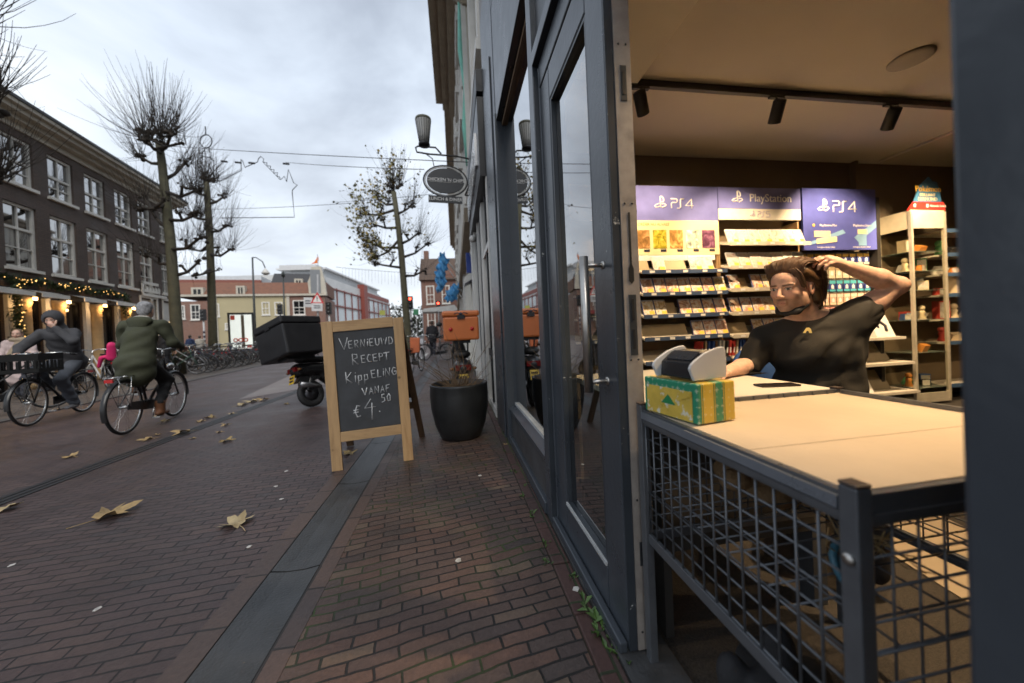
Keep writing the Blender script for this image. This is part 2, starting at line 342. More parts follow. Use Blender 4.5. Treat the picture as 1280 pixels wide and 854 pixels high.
def GY(px, py, Y):
    d = FW+RT*(px-640)/FPX-UP*(py-417.38)/FPX; return EYE+d*(Y/d[1])
# ------------------------------------------------------------------ ground
brown = [(.030, .026, .027), (.060, .040, .036), (.088, .050, .040), (.045, .036, .036), (.075, .052, .044), (.110, .066, .050)]
PAVE = brickmat('pavement_brick', [(0.063, 0.048, 0.045), (0.106, 0.062, 0.049), (0.087, 0.056, 0.048), (0.074, 0.056, 0.050), (0.122, 0.070, 0.053), (0.090, 0.063, 0.054), (0.103, 0.066, 0.053), (0.136, 0.098, 0.071)], .168, .052, .0045, (.012, .010, .009), R_(-9), rough=.52, bump=1.0, moss=.5, dirt=.52, wob=.010)
ROAD = brickmat('road_brick', [(0.066, 0.046, 0.045), (0.085, 0.056, 0.053), (0.074, 0.049, 0.047), (0.096, 0.063, 0.056), (0.061, 0.046, 0.046)], .166, .055, .0042, (.012, .010, .010), R_(-4), rough=.5, bump=.9, dirt=.4, wob=.008, loc=(.07, .02))
ROADF = brickmat('road_far_brick', [(0.150, 0.116, 0.106), (0.184, 0.140, 0.126), (0.163, 0.122, 0.112)], .21, .07, .004, (.04, .034, .032), R_(8), rough=.42, bump=.3, dirt=.2)
WALK = brickmat('sidewalk_brick', [(.09, .075, .065), (.12, .098, .083), (.10, .085, .075)], .21, .07, .005, (.035, .03, .026), R_(8), rough=.6, bump=.4, dirt=.25)
KERB = brickmat('kerb_brick', [(.060, .030, .026), (.078, .040, .034), (.05, .032, .03)], .30, .105, .006, (.015, .014, .01), R_(90), rough=.65, bump=.6, moss=.75, loc=(.02, .05))
def sheet(name, pts, z, m):
    return struct(MB().add([(x, y, z) for x, y in pts], [tuple(range(len(pts)))], False).build(name, m))
sheet('ground', [(-400, -120), (400, -120), (400, 700), (-400, 700)], -.02, M('asphalt', (.06, .058, .056), .8, sc=1.))
sheet('road', [(-60, -6), (-1.022, -6), (-1.022, 60), (-60, 60)], -.008, ROAD)
sheet('far_road', [(-4.2, 7.6), (-1.45, 11.5), (-1.45, 90), (-22, 90)], -.004, ROADF)
sheet('pavement', [(-.617, -6), (.395, -6), (.395, 30), (-.617, 30)], 0., PAVE)
# bands along the stone gutter, the gutter stones themselves, and the kerb by the shop
struct(MB().box((-1.021, -6, -.03), (-.921, 30, .001)).build('kerb_left_of_gutter', brickmat('kerb2', [(.085, .058, .050), (.10, .066, .055), (.072, .052, .048)], .30, .112, .006, (.02, .016, .014), R_(90), rough=.55, bump=.5, loc=(.04, .011))))
struct(MB().box((-.699, -6, -.03), (-.618, 30, .001)).build('kerb_right_of_gutter', MC['kerb2']))
GUT = M('gutter_stone', (.040, .042, .045), .42, var=.45, sc=4.5, bump=.3, bsc=90, wear=((.16, .16, .155), .70, 16.))
g = MB(); y = -2.15
while y < 26:
    g.add([(-.918, y, 0), (-.702, y, 0), (-.702, y+.992, 0), (-.918, y+.992, 0), (-.85, y, -.010), (-.77, y, -.010), (-.77, y+.992, -.010), (-.85, y+.992, -.010)], [(0, 4, 7, 3), (4, 5, 6, 7), (5, 1, 2, 6)], False); y += 1.0
struct(g.build('gutter', GUT))
struct(MB().box((-.92, -6, -.05), (-.70, 30, -.0125)).build('gutter_bed', M('joint_sand', (.02, .018, .016), .9)))
g = MB(); y = .4
while y < 30:
    g.box((.402, y, -.05), (.482, y+.292, .004+rnd.uniform(-.003, .003))); y += .30
struct(g.build('kerb', KERB, bevel=.006))
struct(MB().box((.396, -6, -.05), (.50, 30, -.006)).build('kerb_bed', M('soil', (.03, .026, .018), .95, sc=30, var=.4)))
# the slotted drain in the road
g = MB()
for x in (-3.5, -3.435, -3.37): g.box((x, -4, -.02), (x+.05, 40, -.0025))
struct(g.build('drain', M('drain_iron', (.035, .035, .037), .5, .3, sc=20)))
dl = np.array([-.147, .989]); nl = np.array([.989, .147]); B0 = np.array([-12.6, 13.8])
def SL(s, t): q = B0+dl*s+nl*t; return (q[0], q[1])
st = MB(); kt = 4.25
st.add([(*SL(-30, -1), .0), (*SL(-30, kt), .0), (*SL(70, kt), .0), (*SL(70, -1), .0)], [(0, 1, 2, 3)], False)
struct(st.build('sidewalk', WALK))
st = MB(); a, b_ = SL(-30, kt), SL(70, kt); st.obox(((a[0]+b_[0])/2, (a[1]+b_[1])/2, -.02), (dl[0]*50, dl[1]*50, 0), (nl[0]*.09, nl[1]*.09, 0), (0, 0, .032)); struct(st.build('kerb_of_sidewalk', M('kerb_stone', (.075, .07, .066), .6, sc=4)))
a, b_ = SL(-30, kt+1.9), SL(70, kt+1.9)
# moss and weeds along the shop kerb, grains of litter
g = MB(); rw = random.Random(3)
def tuft(mb, x, y, s, r):
    for _ in range(int(10+s*160)):
        a = r.uniform(0, 2*PI); l = r.uniform(.4, 1)*s; d = np.array([math.cos(a), math.sin(a), 0]); p = np.array([x+r.gauss(0, s*.35), y+r.gauss(0, s*.6), 0])
        h = np.array([0, 0, r.uniform(.25, .8)*l]); q = np.array([-d[1], d[0], 0])*l*.22
        mb.add([p, p+d*l*.5+h*.8-q, p+d*l+h, p+d*l*.5+h*.8+q], [(0, 1, 2, 3)], False)
for x, y, s in ((.478, 1.32, .05), (.472, 1.22, .055), (.485, 1.12, .045), (.40, 2.05, .03), (.39, 2.3, .022), (.405, 1.75, .025), (.38, 1.62, .02), (.47, 1.5, .025), (.41, 2.7, .03), (.44, 2.45, .018), (.40, 3.2, .02), (.30, 2.62, .014), (.16, 1.62, .010), (.28, 1.9, .012), (.34, 3.0, .014), (.2, 2.9, .014)): tuft(g, x, y, s, rw)
tag(g.build('weeds', M('weed_green', (.055, .11, .022), .6, sc=40, var=.4)), 'small green weeds and moss growing in the joints along the shop kerb', 'weeds', kind='stuff')

# ------------------------------------------------------------------ the game shop front
SLATE = M('slate_paint', (.043, .051, .062), .3, var=.12, sc=5, bump=.08, bsc=40, wear=((.42, .43, .42), .70, 11.))
SLATED = M('slate_paint_dark', (.030, .036, .044), .4, var=.15, sc=5, wear=((.5, .5, .48), .655, 18.))
PANELB = M('kick_panel', (.050, .050, .052), .5, var=.2, sc=4, wear=((.16, .15, .14), .68, 6.))
STEEL = M('brushed_steel', (.46, .44, .41), .34, 1., sc=30, var=.1)
STEELD = M('dull_edge_plate', (.34, .305, .275), .45, .35, sc=25, var=.15)
BLACK = M('black_plastic', (.012, .012, .013), .45)
GLASS = glassmat('shop_glass', (.82, .85, .84), 1.52, gain=3.0)
TIMBER = woodmat('reveal_timber', (.20, .135, .08), (.12, .075, .04), 1)
sf = thing('shop_front', 'dark slate blue painted wooden shop front with tall windows beside the open doorway', 'shop front', (.5, 2, 0))
LX0, LX1, LY = .522, .606, 1.095     # door leaf
b = MB()
b.box((.49, 1.93, .0), (.64, 2.035, 4.2))              # post beside the door
b.build('post', SLATE, sf, bevel=.004)
MB().box((.492, 1.921, .02), (.60, 1.929, 2.5)).build('post_reveal', SLATED, sf)
b = MB(); b.box((.478, 3.42, 0), (.66, 4.42, 4.9)); b.box((.47, 3.40, 0), (.655, 3.475, 3.2)); b.box((.462, 3.60, .0), (.477, 4.25, 3.9)); b.build('pillar', SLATE, sf, bevel=.006)
b = MB(); b.box((.488, .31, 2.56), (.64, 1.929, 2.635)); b.build('transom', SLATE, sf, bevel=.004)
b = MB(); b.box((.52, .31, 2.64), (.60, 1.93, 4.2)); b.build('fascia_panel', SLATED, sf)
b = MB(); b.box((.484, 2.037, 3.13), (.62, 3.419, 4.2)); b.build('window_head', SLATE, sf, bevel=.004)
b = MB(); b.box((.482, -6, 4.201), (.66, 4.42, 4.9)); b.build('cornice_band', SLATE, sf)
# the big window
wn = MB().box((.50, 2.037, .30), (.535, 3.40, .345)).build('window', SLATE, sf)
b = MB(); b.add([(.490, 2.04, .345), (.490, 3.40, .345), (.565, 3.40, .385), (.565, 2.04, .385), (.490, 2.04, .33), (.490, 3.40, .33)], [(0, 1, 2, 3)[::-1], (4, 5, 1, 0)], False); b.build('sill', SLATE, wn)
MB().box((.566, 2.04, .375), (.572, 3.40, 3.12)).build('pane', GLASS, wn)
b = MB(); b.box((.545, 2.037, .372), (.566, 3.40, .398)); b.build('glazing_bead', M('grey_white_bead', (.40, .41, .41), .5), wn)
b = MB(); b.box((.575, 2.04, 3.02), (.80, 3.40, 3.118)); b.box((.541, 2.04, 3.085), (.5655, 3.40, 3.118)); b.box((.575, 3.33, .36), (.72, 3.398, 3.019)); b.build('timber_reveal', TIMBER, wn)
b = MB(); b.box((.505, 2.037, .075), (.545, 3.419, .299)); b.build('kick_panel', PANELB, sf)
b = MB(); b.box((.478, 2.037, .0), (.56, 3.419, .074)); b.build('plinth', SLATE, sf, bevel=.008)
# threshold and door leaf
b = MB(); b.box((.485, .25, -.05), (.66, 1.919, .012)); b.build('threshold', M('threshold_stone', (.045, .046, .048), .6, sc=12, var=.3, bump=.3, bsc=60), sf)
b = MB(); b.box((.489, 1.094, .013), (.519, 1.918, .05)); b.build('sill_board', SLATE, sf, bevel=.006)
dr = MB(); dr.box((LX0, LY, .018), (LX1, 1.245, 2.42)); dr.box((LX0, 1.735, .018), (LX1, 1.90, 2.42)); dr.box((LX0, 1.246, 2.255), (LX1, 1.734, 2.42)); dr.box((LX0, 1.246, .018), (LX1, 1.734, .20))
dr.box((LX0-.006, 1.902, .02), (LX0+.03, 1.918, 2.54)); dr.box((LX0-.004, LY, 2.424), (LX1, 1.918, 2.552))
door = dr.build('door', SLATE, sf, bevel=.007)
b = MB()
for y0, y1, z0, z1 in ((1.247, 1.262, .2, 2.255), (1.718, 1.733, .2, 2.255), (1.262, 1.718, 2.24, 2.254), (1.262, 1.718, .201, .222)): b.box((LX0+.004, y0, z0), (.548, y1, z1))
b.build('glazing_bead', SLATED, door); 
b = MB(); b.box((LX0-.004, 1.25, .202), (LX0+.02, 1.73, .216)); b.build('weather_bar', M('grey_white_bead', (.40, .41, .41), .5), door)
MB().box((.549, 1.262, .222), (.555, 1.718, 2.24)).build('pane', GLASS, door)
b = MB(); b.box((LX0+.001, LY-.004, .02), (LX0+.028, LY-.001, 2.41)); b.build('edge_seal', SLATED, door)
b = MB(); b.box((LX0+.031, LY-.006, .02), (LX1+.004, LY-.001, 2.41)); b.build('edge_plate', STEELD, door)
yy = LY-.008; xc = (LX0+.031+LX1+.004)/2
for z0, z1, hw, sl in ((1.835, 1.95, .011, [(1.855, 1.93)]), (1.0, 1.20, .013, [(1.115, 1.185), (1.02, 1.085)]), (.30, .38, .011, [(.315, .365)])):
    MB().box((xc-hw, yy, z0), (xc+hw, yy+.0019, z1)).build('lock_plate', M('lock_grey', (.07, .075, .08), .4, .6), door, bevel=.0008)
    for a, c in sl: MB().box((xc-.0045, yy-.0015, a), (xc+.0045, yy-.0003, c)).build('lock_slot', BLACK, door)
b = MB(); b.prism([(xc-.0035, yy+.0005, 1.47), (xc-.0035, yy+.0005, 1.30), (xc-.009, yy+.0005, 1.285), (xc-.009, yy+.0005, 1.245), (xc, yy+.0005, 1.235), (xc+.009, yy+.0005, 1.245), (xc+.009, yy+.0005, 1.285), (xc+.0035, yy+.0005, 1.30), (xc+.0035, yy+.0005, 1.47)], (0, .0012, 0)); b.build('lock_slot', BLACK, door)
for z in (2.02, 1.50, .985, .52, .08):
    for dx in (-.013, .013): MB().lathe([(.0035, 0), (.0035, .002)], (xc+dx, yy+.002, z), 8, (0, -1, 0)).build('screw', BLACK, door)
h0 = GX(728, 322, .452); h1 = GX(738, 491, .452); b = MB(); hy = (h0[1]+h1[1])/2; b.tube([(.452, hy, h0[2]), (.452, hy, h1[2])], .0155, 20)
for z in (h0[2]-.03, h1[2]+.035): b.tube([(.452, hy, z), (.50, hy+.0, z), (LX0, hy, z)], .008, 12); b.lathe([(.014, 0), (.014, .006)], (LX0-.004, hy, z), 16, (1, 0, 0))
b.build('handle', STEEL, door)
# near jamb beside the photographer
nj = MB(); nj.box((.495, .09, 0), (.60, .279, 3.4)); nj.build('jamb', SLATE, sf, bevel=.006)
b = MB(); b.box((.51, -6, 0), (.60, .088, 4.2)); b.build('wall', SLATED, sf)
MB().box((.48, -6, 4.902), (.66, 4.42, 12)).build('upper_wall', M('grey_stucco', (.30, .29, .285), .8, sc=8, var=.2, bump=.4, bsc=30), sf)

# ------------------------------------------------------------------ room
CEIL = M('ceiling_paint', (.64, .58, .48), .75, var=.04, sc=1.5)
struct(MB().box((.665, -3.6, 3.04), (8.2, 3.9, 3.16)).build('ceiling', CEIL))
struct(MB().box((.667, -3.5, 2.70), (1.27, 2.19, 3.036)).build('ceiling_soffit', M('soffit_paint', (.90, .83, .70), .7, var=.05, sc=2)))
WALLD = M('dark_wall', (.15, .118, .08), .8, var=.15, sc=2)
struct(MB().box((.70, 3.78, .0), (8.2, 3.9, 3.04)).build('wall', WALLD))
struct(MB().box((8.2, -3.6, 0), (8.3, 3.9, 3.04)).build('side_wall', WALLD))
struct(MB().box((.67, -3.7, 0), (8.2, -3.6, 3.04)).build('rear_wall', M('cream_wall', (.5, .43, .33), .8)))
CARP = M('carpet', (.060, .050, .040), .95, var=.5, sc=140, bump=.8, bsc=300)
struct(MB().box((.662, -3.6, -.05), (8.2, 3.78, -.002)).build('floor', CARP))
p = [GZ(1080, 672), GZ(1215, 757), GZ(1230, 700), GZ(1090, 640)]
d = (p[1]-p[0]); q0 = p[0]-d*1.6; q1 = p[1]+d*2; wv = np.array([d[1], -d[0], 0]); wv = wv/np.linalg.norm(wv); wv = -wv if wv@(p[3]-p[0]) < 0 else wv
struct(MB().prism([(*q[:2], .0) for q in (q0, q1, q1+wv*.55, q0+wv*.55)], (0, 0, .004)).build('floor_strip', M('beige_vinyl', (.42, .33, .22), .5, sc=4)))
struct(MB().box((5.05, 3.70, 2.55), (5.09, 3.775, 3.035)).build('wall_pipe', WALLD))
struct(MB().tube([(5.41, 3.7, 3.03), (5.41, -3.4, 3.03)], .016, 8).build('ceiling_conduit', M('soffit_paint', (.6, .5, .4))))
tag(MB().lathe([(.13, 0), (.13, -.012), (.10, -.018)], (3.53, 2.19, 3.041), 32).build('ceiling_speaker', M('grille_grey', (.30, .27, .22), .6)), 'round flush speaker grille in the beige shop ceiling', 'speaker')
WARM = (1.0, .71, .41)
def track(y, x0, x1, heads, label, aim, power, ang):
    t = thing('track_light', label, 'track light', ((x0+x1)/2, y, 3.04)); MATB = M('track_black', (.012, .011, .010), .5)
    MB().box((x0, y-.018, 2.985), (x1, y+.018, 3.039)).build('track', MATB, t)
    for x, tgt, pw in heads:
        c = np.array([x, y, 2.86]); d = np.array(tgt, float)-c; d /= np.linalg.norm(d); b = MB()
        b.box((x-.07, y-.015, 2.968), (x+.07, y+.015, 2.984)); b.tube([(x, y, 2.97), (x, y, 2.90), c-d*.03], .009, 8)
        b.lathe([(.045, -.085), (.048, -.08), (.048, .085), (.046, .088), (.040, .088), (.038, .06), (.0, .06)][:6], c, 24, d)
        h = b.build('spotlight', MATB, t)
        MB().lathe([(.036, .0), (.036, .004)], c+d*.062, 20, d).build('lamp', M('lamp_glow', (.9, .8, .6), .5, emit=WARM, es=14), h)
        l = bpy.data.lights.new('spot', 'SPOT'); l.energy = pw; l.color = WARM; l.spot_size = R_(ang); l.spot_blend = .7; l.shadow_soft_size = .035
        o = bpy.data.objects.new('spot', l); COL.objects.link(o); p_ = c+d*.10; o.location = p_; o.rotation_euler = Vector(d).to_track_quat('-Z', 'Y').to_euler()
    return t
hd = [(float(GZ(803, 107, 2.98)[0]), (2.35, 3.5, 1.75), 165), (2.79, (3.1, 3.5, 1.6), 125), (3.98, (4.4, 3.5, 1.75), 190), (5.1, (5.6, 3.4, 1.6), 200)]
track(2.62, 1.38, 7.2, hd, 'black ceiling track with cylinder spotlights in front of the game shelves', None, 0, 85)
track(.75, 1.35, 6.5, [(1.50, (.95, .85, .83), 62), (1.9, (1.50, 1.4, 1.1), 215), (3.4, (2.6, 1.8, .6), 75), (5.2, (5.4, 2.8, .4), 160)], 'unseen black ceiling track with spotlights added to light the counter near the doorway', None, 0, 80)  # this track is out of view, added for warm light on table and man
# ------------------------------------------------------------------ wall displays of the shop
BACKB = M('peg_brown', (.20, .15, .095), .6, var=.1, sc=3)
UPRT = M('upright_wood', (.30, .19, .09), .5)
SHELF = M('shelf_cream', (.62, .56, .46), .5)
LIPB = M('shelf_lip_blue', (.055, .085, .16), .4)
NAVY = M('print_blue', (.085, .10, .36), .35, var=.45, sc=1.3)
LAV = M('print_lavender', (.155, .165, .42), .35, var=.35, sc=1.6)
WHITE = M('print_white', (.80, .79, .76), .45, var=.02)
CREAM = M('print_cream', (.75, .64, .38), .45, var=.06)
GREYT = M('print_grey', (.33, .32, .36), .5)
DARKP = M('print_dark', (.03, .03, .05), .4)
def art(name, cs, sc=9.):
    if name in MC: return MC[name]
    m, t, b = newmat(name); L = t.links.new; g = N(t, 'ShaderNodeTexCoord'); oi = N(t, 'ShaderNodeObjectInfo')
    cbx = N(t, 'ShaderNodeCombineXYZ'); mu = N(t, 'ShaderNodeMath', operation='MULTIPLY'); L(oi.outputs['Random'], mu.inputs[0]); mu.inputs[1].default_value = 37
    for i in range(3): L(mu.outputs[0], cbx.inputs[i])
    av = N(t, 'ShaderNodeVectorMath', operation='ADD'); L(g.outputs['Object'], av.inputs[0]); L(cbx.outputs[0], av.inputs[1])
    n = N(t, 'ShaderNodeTexNoise', Scale=sc, Detail=3.0, Distortion=1.2); L(av.outputs[0], n.inputs[0])
    r = ramp(t, [(.25+.5*i/(len(cs)-1), c) for i, c in enumerate(cs)], n.outputs[0])
    hs = N(t, 'ShaderNodeHueSaturation'); mr = N(t, 'ShaderNodeMapRange'); L(oi.outputs['Random'], mr.inputs[0]); mr.inputs[3].default_value = .46; mr.inputs[4].default_value = .54
    L(mr.outputs[0], hs.inputs['Hue']); L(r.outputs[0], hs.inputs['Color']); L(hs.outputs[0], b.inputs['Base Color']); b.inputs['Roughness'].default_value = .3
    MC[name] = m; return m
X3 = np.array([1., 0, 0]); Y3 = np.array([0, 1., 0]); Z3 = np.array([0, 0, 1.])
# lettering drawn as strokes on a unit-high grid
def sym_ps(mb, o, s, m=1.):          # upright bar with a bowl, over a flat swoosh
    mb.strokes([[(.02, -.28), (.02, .5)], [(.02, .5), (.16, .46), (.25, .36), (.27, .2), (.22, .1), (.12, .12)]], o, X3*s, Z3*s, .05*s*m)
    mb.strokes([[(-.06, .0), (-.3, -.08), (-.44, -.18), (-.36, -.27), (-.18, -.25), (-.06, -.2)], [(.12, -.04), (.34, -.03), (.44, -.12), (.34, -.22), (.12, -.3)]], o, X3*s, Z3*s, .045*s*m)
def word_ps4(mb, o, s):
    mb.strokes([[(0, .5), (.62, .5), (.74, .42), (.74, .2), (.62, .1), (.12, .1), (.05, .02), (.05, -.5)],
                [(1.55, .5), (1.22, .5), (1.12, .4), (1.12, -.36), (1.02, -.5), (.72, -.5)],
                [(2.45, .5), (1.72, -.22), (2.66, -.22)], [(2.45, .5), (2.45, -.5)]], o, X3*s, Z3*s, .062*s)
def word_ps5(mb, o, s):
    mb.strokes([[(0, .5), (.62, .5), (.74, .42), (.74, .2), (.62, .1), (.12, .1), (.05, .02), (.05, -.5)],
                [(1.55, .5), (1.22, .5), (1.12, .4), (1.12, -.36), (1.02, -.5), (.72, -.5)],
                [(2.6, .5), (1.85, .5), (1.85, .1), (2.5, .1), (2.6, 0), (2.6, -.4), (2.5, -.5), (1.8, -.5)]], o, X3*s, Z3*s, .062*s)
SY = 3.5
def unit(x0, x1, label, zs, lip, extra=0):
    t = thing('shelf_unit', label, 'shelf unit', ((x0+x1)/2, 3.6, 0), 0, 'wall shelving in the game shop')
    MB().box((x0, 3.70, .1), (x1, 3.74, 2.6)).build('back_panel', BACKB, t)
    for x in (x0+.001, x1-.021): MB().box((x, 3.50, .0), (x+.02, 3.699, 2.2)).build('upright', UPRT, t)
    for z in zs:
        b = MB(); x0_, x1_ = x0+.023, x1-.023
        b.add([(x0_, 3.36, z), (x1_, 3.36, z), (x1_, 3.695, z+.10), (x0_, 3.695, z+.10), (x0_, 3.36, z-.02), (x1_, 3.36, z-.02), (x1_, 3.695, z+.08), (x0_, 3.695, z+.08)],
              [(0, 1, 2, 3), (4, 7, 6, 5), (1, 5, 6, 2), (0, 3, 7, 4), (2, 6, 7, 3), (0, 4, 5, 1)], False)
        s = b.build('shelf', SHELF, t); MB().box((x0_, 3.346, z-.026), (x1_, 3.358, z+.014)).build('shelf_lip', lip, s)
        q = MB(); rr = random.Random(int(z*1000)+int(x0*100))
        for k in range(5):
            xx = x0_+.06+k*.19+rr.uniform(0, .05); q.box((xx, 3.3440, z-.018), (xx+.055, 3.3452, z+.006))
        q.build('price_ticket', WHITE, s)
    b = MB()
    for i in range(6):              # slat grooves of the back wall
        b.box((x0+.03, 3.690, .3+i*.3), (x1-.03, 3.6985, .32+i*.3))
    b.build('slot_groove', M('groove', (.07, .05, .03), .7), t)
    return t
u0 = unit(.86, 1.885, 'shelf unit with a pale header panel mostly hidden behind the door edge', (1.64, 1.41, 1.18, .95), LIPB)
u1 = unit(1.89, 2.905, 'shelf unit with blue edged shelves under the leftmost large white PS4 lettering', (1.64, 1.41, 1.18, .95, .70), LIPB)
u2 = unit(2.91, 3.96, 'shelf unit with cream edged shelves under the PlayStation and PS5 header', (1.924, 1.672, 1.43, 1.178, .935, .70), SHELF)
MB().box((.87, SY, 2.2), (1.88, SY+.03, 2.575)).build('header_panel', M('print_pink', (.40, .32, .36), .4, var=.1), u0)
h = MB().box((1.90, SY, 2.205), (2.925, SY+.03, 2.578)).build('header_panel', LAV, u1); b = MB(); sym_ps(b, (2.235, SY-.003, 2.39), .15); word_ps4(b, (2.36, SY-.003, 2.39), .10); b.build('lettering', WHITE, h)
h = MB().box((1.895, SY-.012, 1.835), (2.915, SY+.02, 2.203)).build('poster_strip', CREAM, u1); b = MB(); cc = [(.33, .22, .06), (.42, .27, .03), (.5, .20, .08), (.45, .5, .42), (.16, .06, .10)]
for k in range(5):
    x = 1.935+k*.193; q = MB(); q.box((x, SY-.016, 1.905), (x+.155, SY-.0125, 2.10)); q.build('poster', art('poster_art_%d' % k, [tuple(v*.25 for v in cc[k]), cc[k], tuple(min(1, v*1.9+.1) for v in cc[k])], 14.), h)
    MB().box((x+.085, SY-.0155, 1.868), (x+.15, SY-.0125, 1.893)).build('poster_price', DARKP, h)
b = MB(); b.text('PRE-ORDER NU ALVAST', .042, (2.1, SY-.014, 2.16), X3, Z3, .001); b.build('poster_text', M('gold_ink', (.5, .30, .10), .5), h)
b = MB(); b.text('PRE-ORDER NU DE NIEUWSTE TITELS', .046, (2.4, SY-.0135, 1.80), X3, Z3, .001); b.box((1.95, SY-.011, 1.775), (2.86, SY-.003, 1.832)); b.build('strip_text', WHITE, u1)
h = MB().box((2.935, SY, 2.345), (3.995, SY+.03, 2.58)).build('header_panel', LAV, u2); b = MB(); sym_ps(b, (3.17, SY-.003, 2.462), .15); b.text('PlayStation', .125, (3.60, SY-.002, 2.462), X3, Z3, .002); b.build('lettering', WHITE, h)
h = MB().box((2.935, SY+.002, 2.222), (3.995, SY+.03, 2.343)).build('sub_header_panel', M('print_offwhite', (.70, .66, .58), .4), u2); b = MB(); sym_ps(b, (3.36, SY-.001, 2.283), .075); word_ps5(b, (3.425, SY-.001, 2.283), .06); b.build('lettering', M('ink_lilac', (.40, .36, .50), .4), h)
# the blue board with hanging cards
u3 = thing('card_display', 'tall blue display board with white PS4 lettering and rows of hanging cards', 'display board', (4.52, 3.6, 0))
h = MB().box((4.02, SY, 1.875), (5.045, SY+.03, 2.59)).build('board', NAVY, u3); b = MB(); sym_ps(b, (4.30, SY-.003, 2.38), .17); word_ps4(b, (4.43, SY-.003, 2.38), .125); b.build('lettering', WHITE, h)
for tx_, sz_, xx_, zz_ in (('PlayStation.Plus', .038, 4.36, 2.16), ('PlayStation.Store', .038, 4.84, 2.16), ('Verkrijgbaar bij deze winkel', .022, 4.32, 1.905), ('Verkrijgbaar bij deze winkel', .022, 4.82, 1.905)): MB().text(tx_, sz_, (xx_, SY-.002, zz_), X3, Z3, .001).build('lettering', WHITE, h)
b = MB(); b.obox((4.27, SY-.004, 2.06), (.11, 0, 0), (0, .002, 0), (.0, 0, .035)); b.obox((4.33, SY-.005, 1.985), (.14, 0, .012), (0, .002, 0), (0, 0, .03)); b.build('slogan_bar', CREAM, h); MB().box((4.77, SY-.006, 2.06), (4.90, SY-.002, 2.115)).build('slogan_bar', CREAM, h)
b = MB(); b.box((4.78, SY-.005, 1.92), (4.89, SY-.002, 2.055)); b.prism([(4.05, SY-.003, 1.95), (4.10, SY-.003, 1.93), (4.60, SY-.003, 2.07), (4.56, SY-.003, 2.11)], (0, .002, 0)); b.prism([(4.72, SY-.003, 2.02), (4.78, SY-.003, 1.96), (5.04, SY-.003, 2.14), (5.04, SY-.003, 2.22)], (0, .002, 0)); b.build('light_swoosh', M('print_sky', (.22, .38, .55), .4), h)
MB().lathe([(.018, 0), (.018, .003)], (4.16, SY, 2.16), 12, (0, -1, 0)).build('plus_badge', M('gold_badge', (.75, .5, .08), .4), h)
MB().box((4.02, 3.60, 1.0), (5.05, 3.63, 1.872)).build('back_panel', BACKB, u3)
MB().box((5.05, 3.5, .2), (5.10, 3.69, 2.5)).build('end_panel', M('end_black', (.02, .018, .016), .6), u3)
b = MB()
for z in (1.865, 1.705, 1.545, 1.385, 1.225): b.box((4.02, 3.594, z-.012), (5.05, 3.5995, z))
b.build('hook_rail', SHELF, u3)
cardm = [[M('card_navy', (.05, .07, .26), .3), M('card_gold', (.80, .52, .12), .3)], [M('card_cream', (.72, .62, .45), .3), M('card_tan', (.5, .36, .2), .3)], [MC['card_navy'], M('card_teal', (.10, .46, .52), .3)], [M('card_pink', (.76, .46, .32), .3), M('card_cream2', (.78, .68, .55), .3)], [M('card_red', (.66, .08, .06), .3), M('card_blush', (.78, .45, .4), .3)]]
rows = ['hanging navy gift card with gold top', 'hanging cream gift card', 'hanging navy gift card with teal top', 'hanging salmon pink gift card', 'hanging red gift card']
for r in range(5):
    proto = None; zt = 1.845-r*.16
    for k in range(10):
        x = 4.035+k*.1
        lab = '%s, %s from left in the %s row' % (rows[r], ORD[k], ORD[r])
        if proto is None:
            b = MB(); b.box((-.042, -.004, -.135), (.042, .0, .0)); b.cur = 1; b.box((-.041, -.006, -.04), (.041, -.0042, -.002)); b.cur = 2; b.box((-.018, -.006, -.10), (.018, -.0042, -.062)); b.prism([(-.014, -.006, -.062), (.014, -.006, -.062), (0, -.006, -.045)], (0, .0018, 0)); b.cur = 3; b.box((-.04, -.006, -.132), (.04, -.0042, -.108)); b.cur = 4; b.tube([(0, .02, -.006), (0, -.02, -.006)], .002, 5)
            proto = b.build('gift_card', cardm[r]+[WHITE, cardm[r][1] if r in (2, 4) else MC['card_cream'], STEEL], None); proto.location = (x+.045, 3.575, zt); o = proto; tag(o, lab, 'gift card', 'gift cards hanging under the blue board')
        else: o = proto.copy(); COL.objects.link(o); o.location = (x+.045, 3.575+rnd.uniform(-.004, .004), zt); o['label'] = lab
# boxed games standing on the shelves
def case_mesh():
    b = MB(); b.box((-.066, -.007, 0), (.066, .007, .168)); b.cur = 1; b.box((-.063, -.0085, .003), (.063, -.0072, .152)); b.cur = 2; b.box((-.064, -.0084, .1535), (.064, -.0072, .166)); b.cur = 3; b.box((.0, -.0095, .006), (.058, -.0087, .042)); return b
ART = art('cover_art', [(.16, .14, .17), (.60, .38, .20), (.84, .78, .68), (.48, .54, .66)], 18.); ART2 = art('cover_art_pale', [(.32, .26, .22), (.60, .55, .48), (.72, .68, .62), (.46, .22, .15)], 14.)
CASEB = M('case_edge', (.10, .13, .30), .3); STRIP = M('case_top_strip', (.62, .64, .70), .3); PRICE = M('price_yellow', (.85, .62, .10), .4)
cp = [case_mesh().build('game_case', [CASEB, ART, STRIP, PRICE]), case_mesh().build('game_case', [M('case_white', (.7, .7, .68), .3), ART2, STRIP, PRICE])]
for c in cp: tag(c, 'x', 'game case', 'boxed games standing on the wall shelves')
used = [False, False]
def case(kind, x, z, lab, y=3.40):
    if used[kind]: o = cp[kind].copy(); COL.objects.link(o)
    else: o = cp[kind]; used[kind] = True
    o.location = (x, y+rnd.uniform(-.004, .006), z+.012); o.rotation_euler = (R_(-19), 0, R_(rnd.uniform(-3, 3))); o['label'] = lab
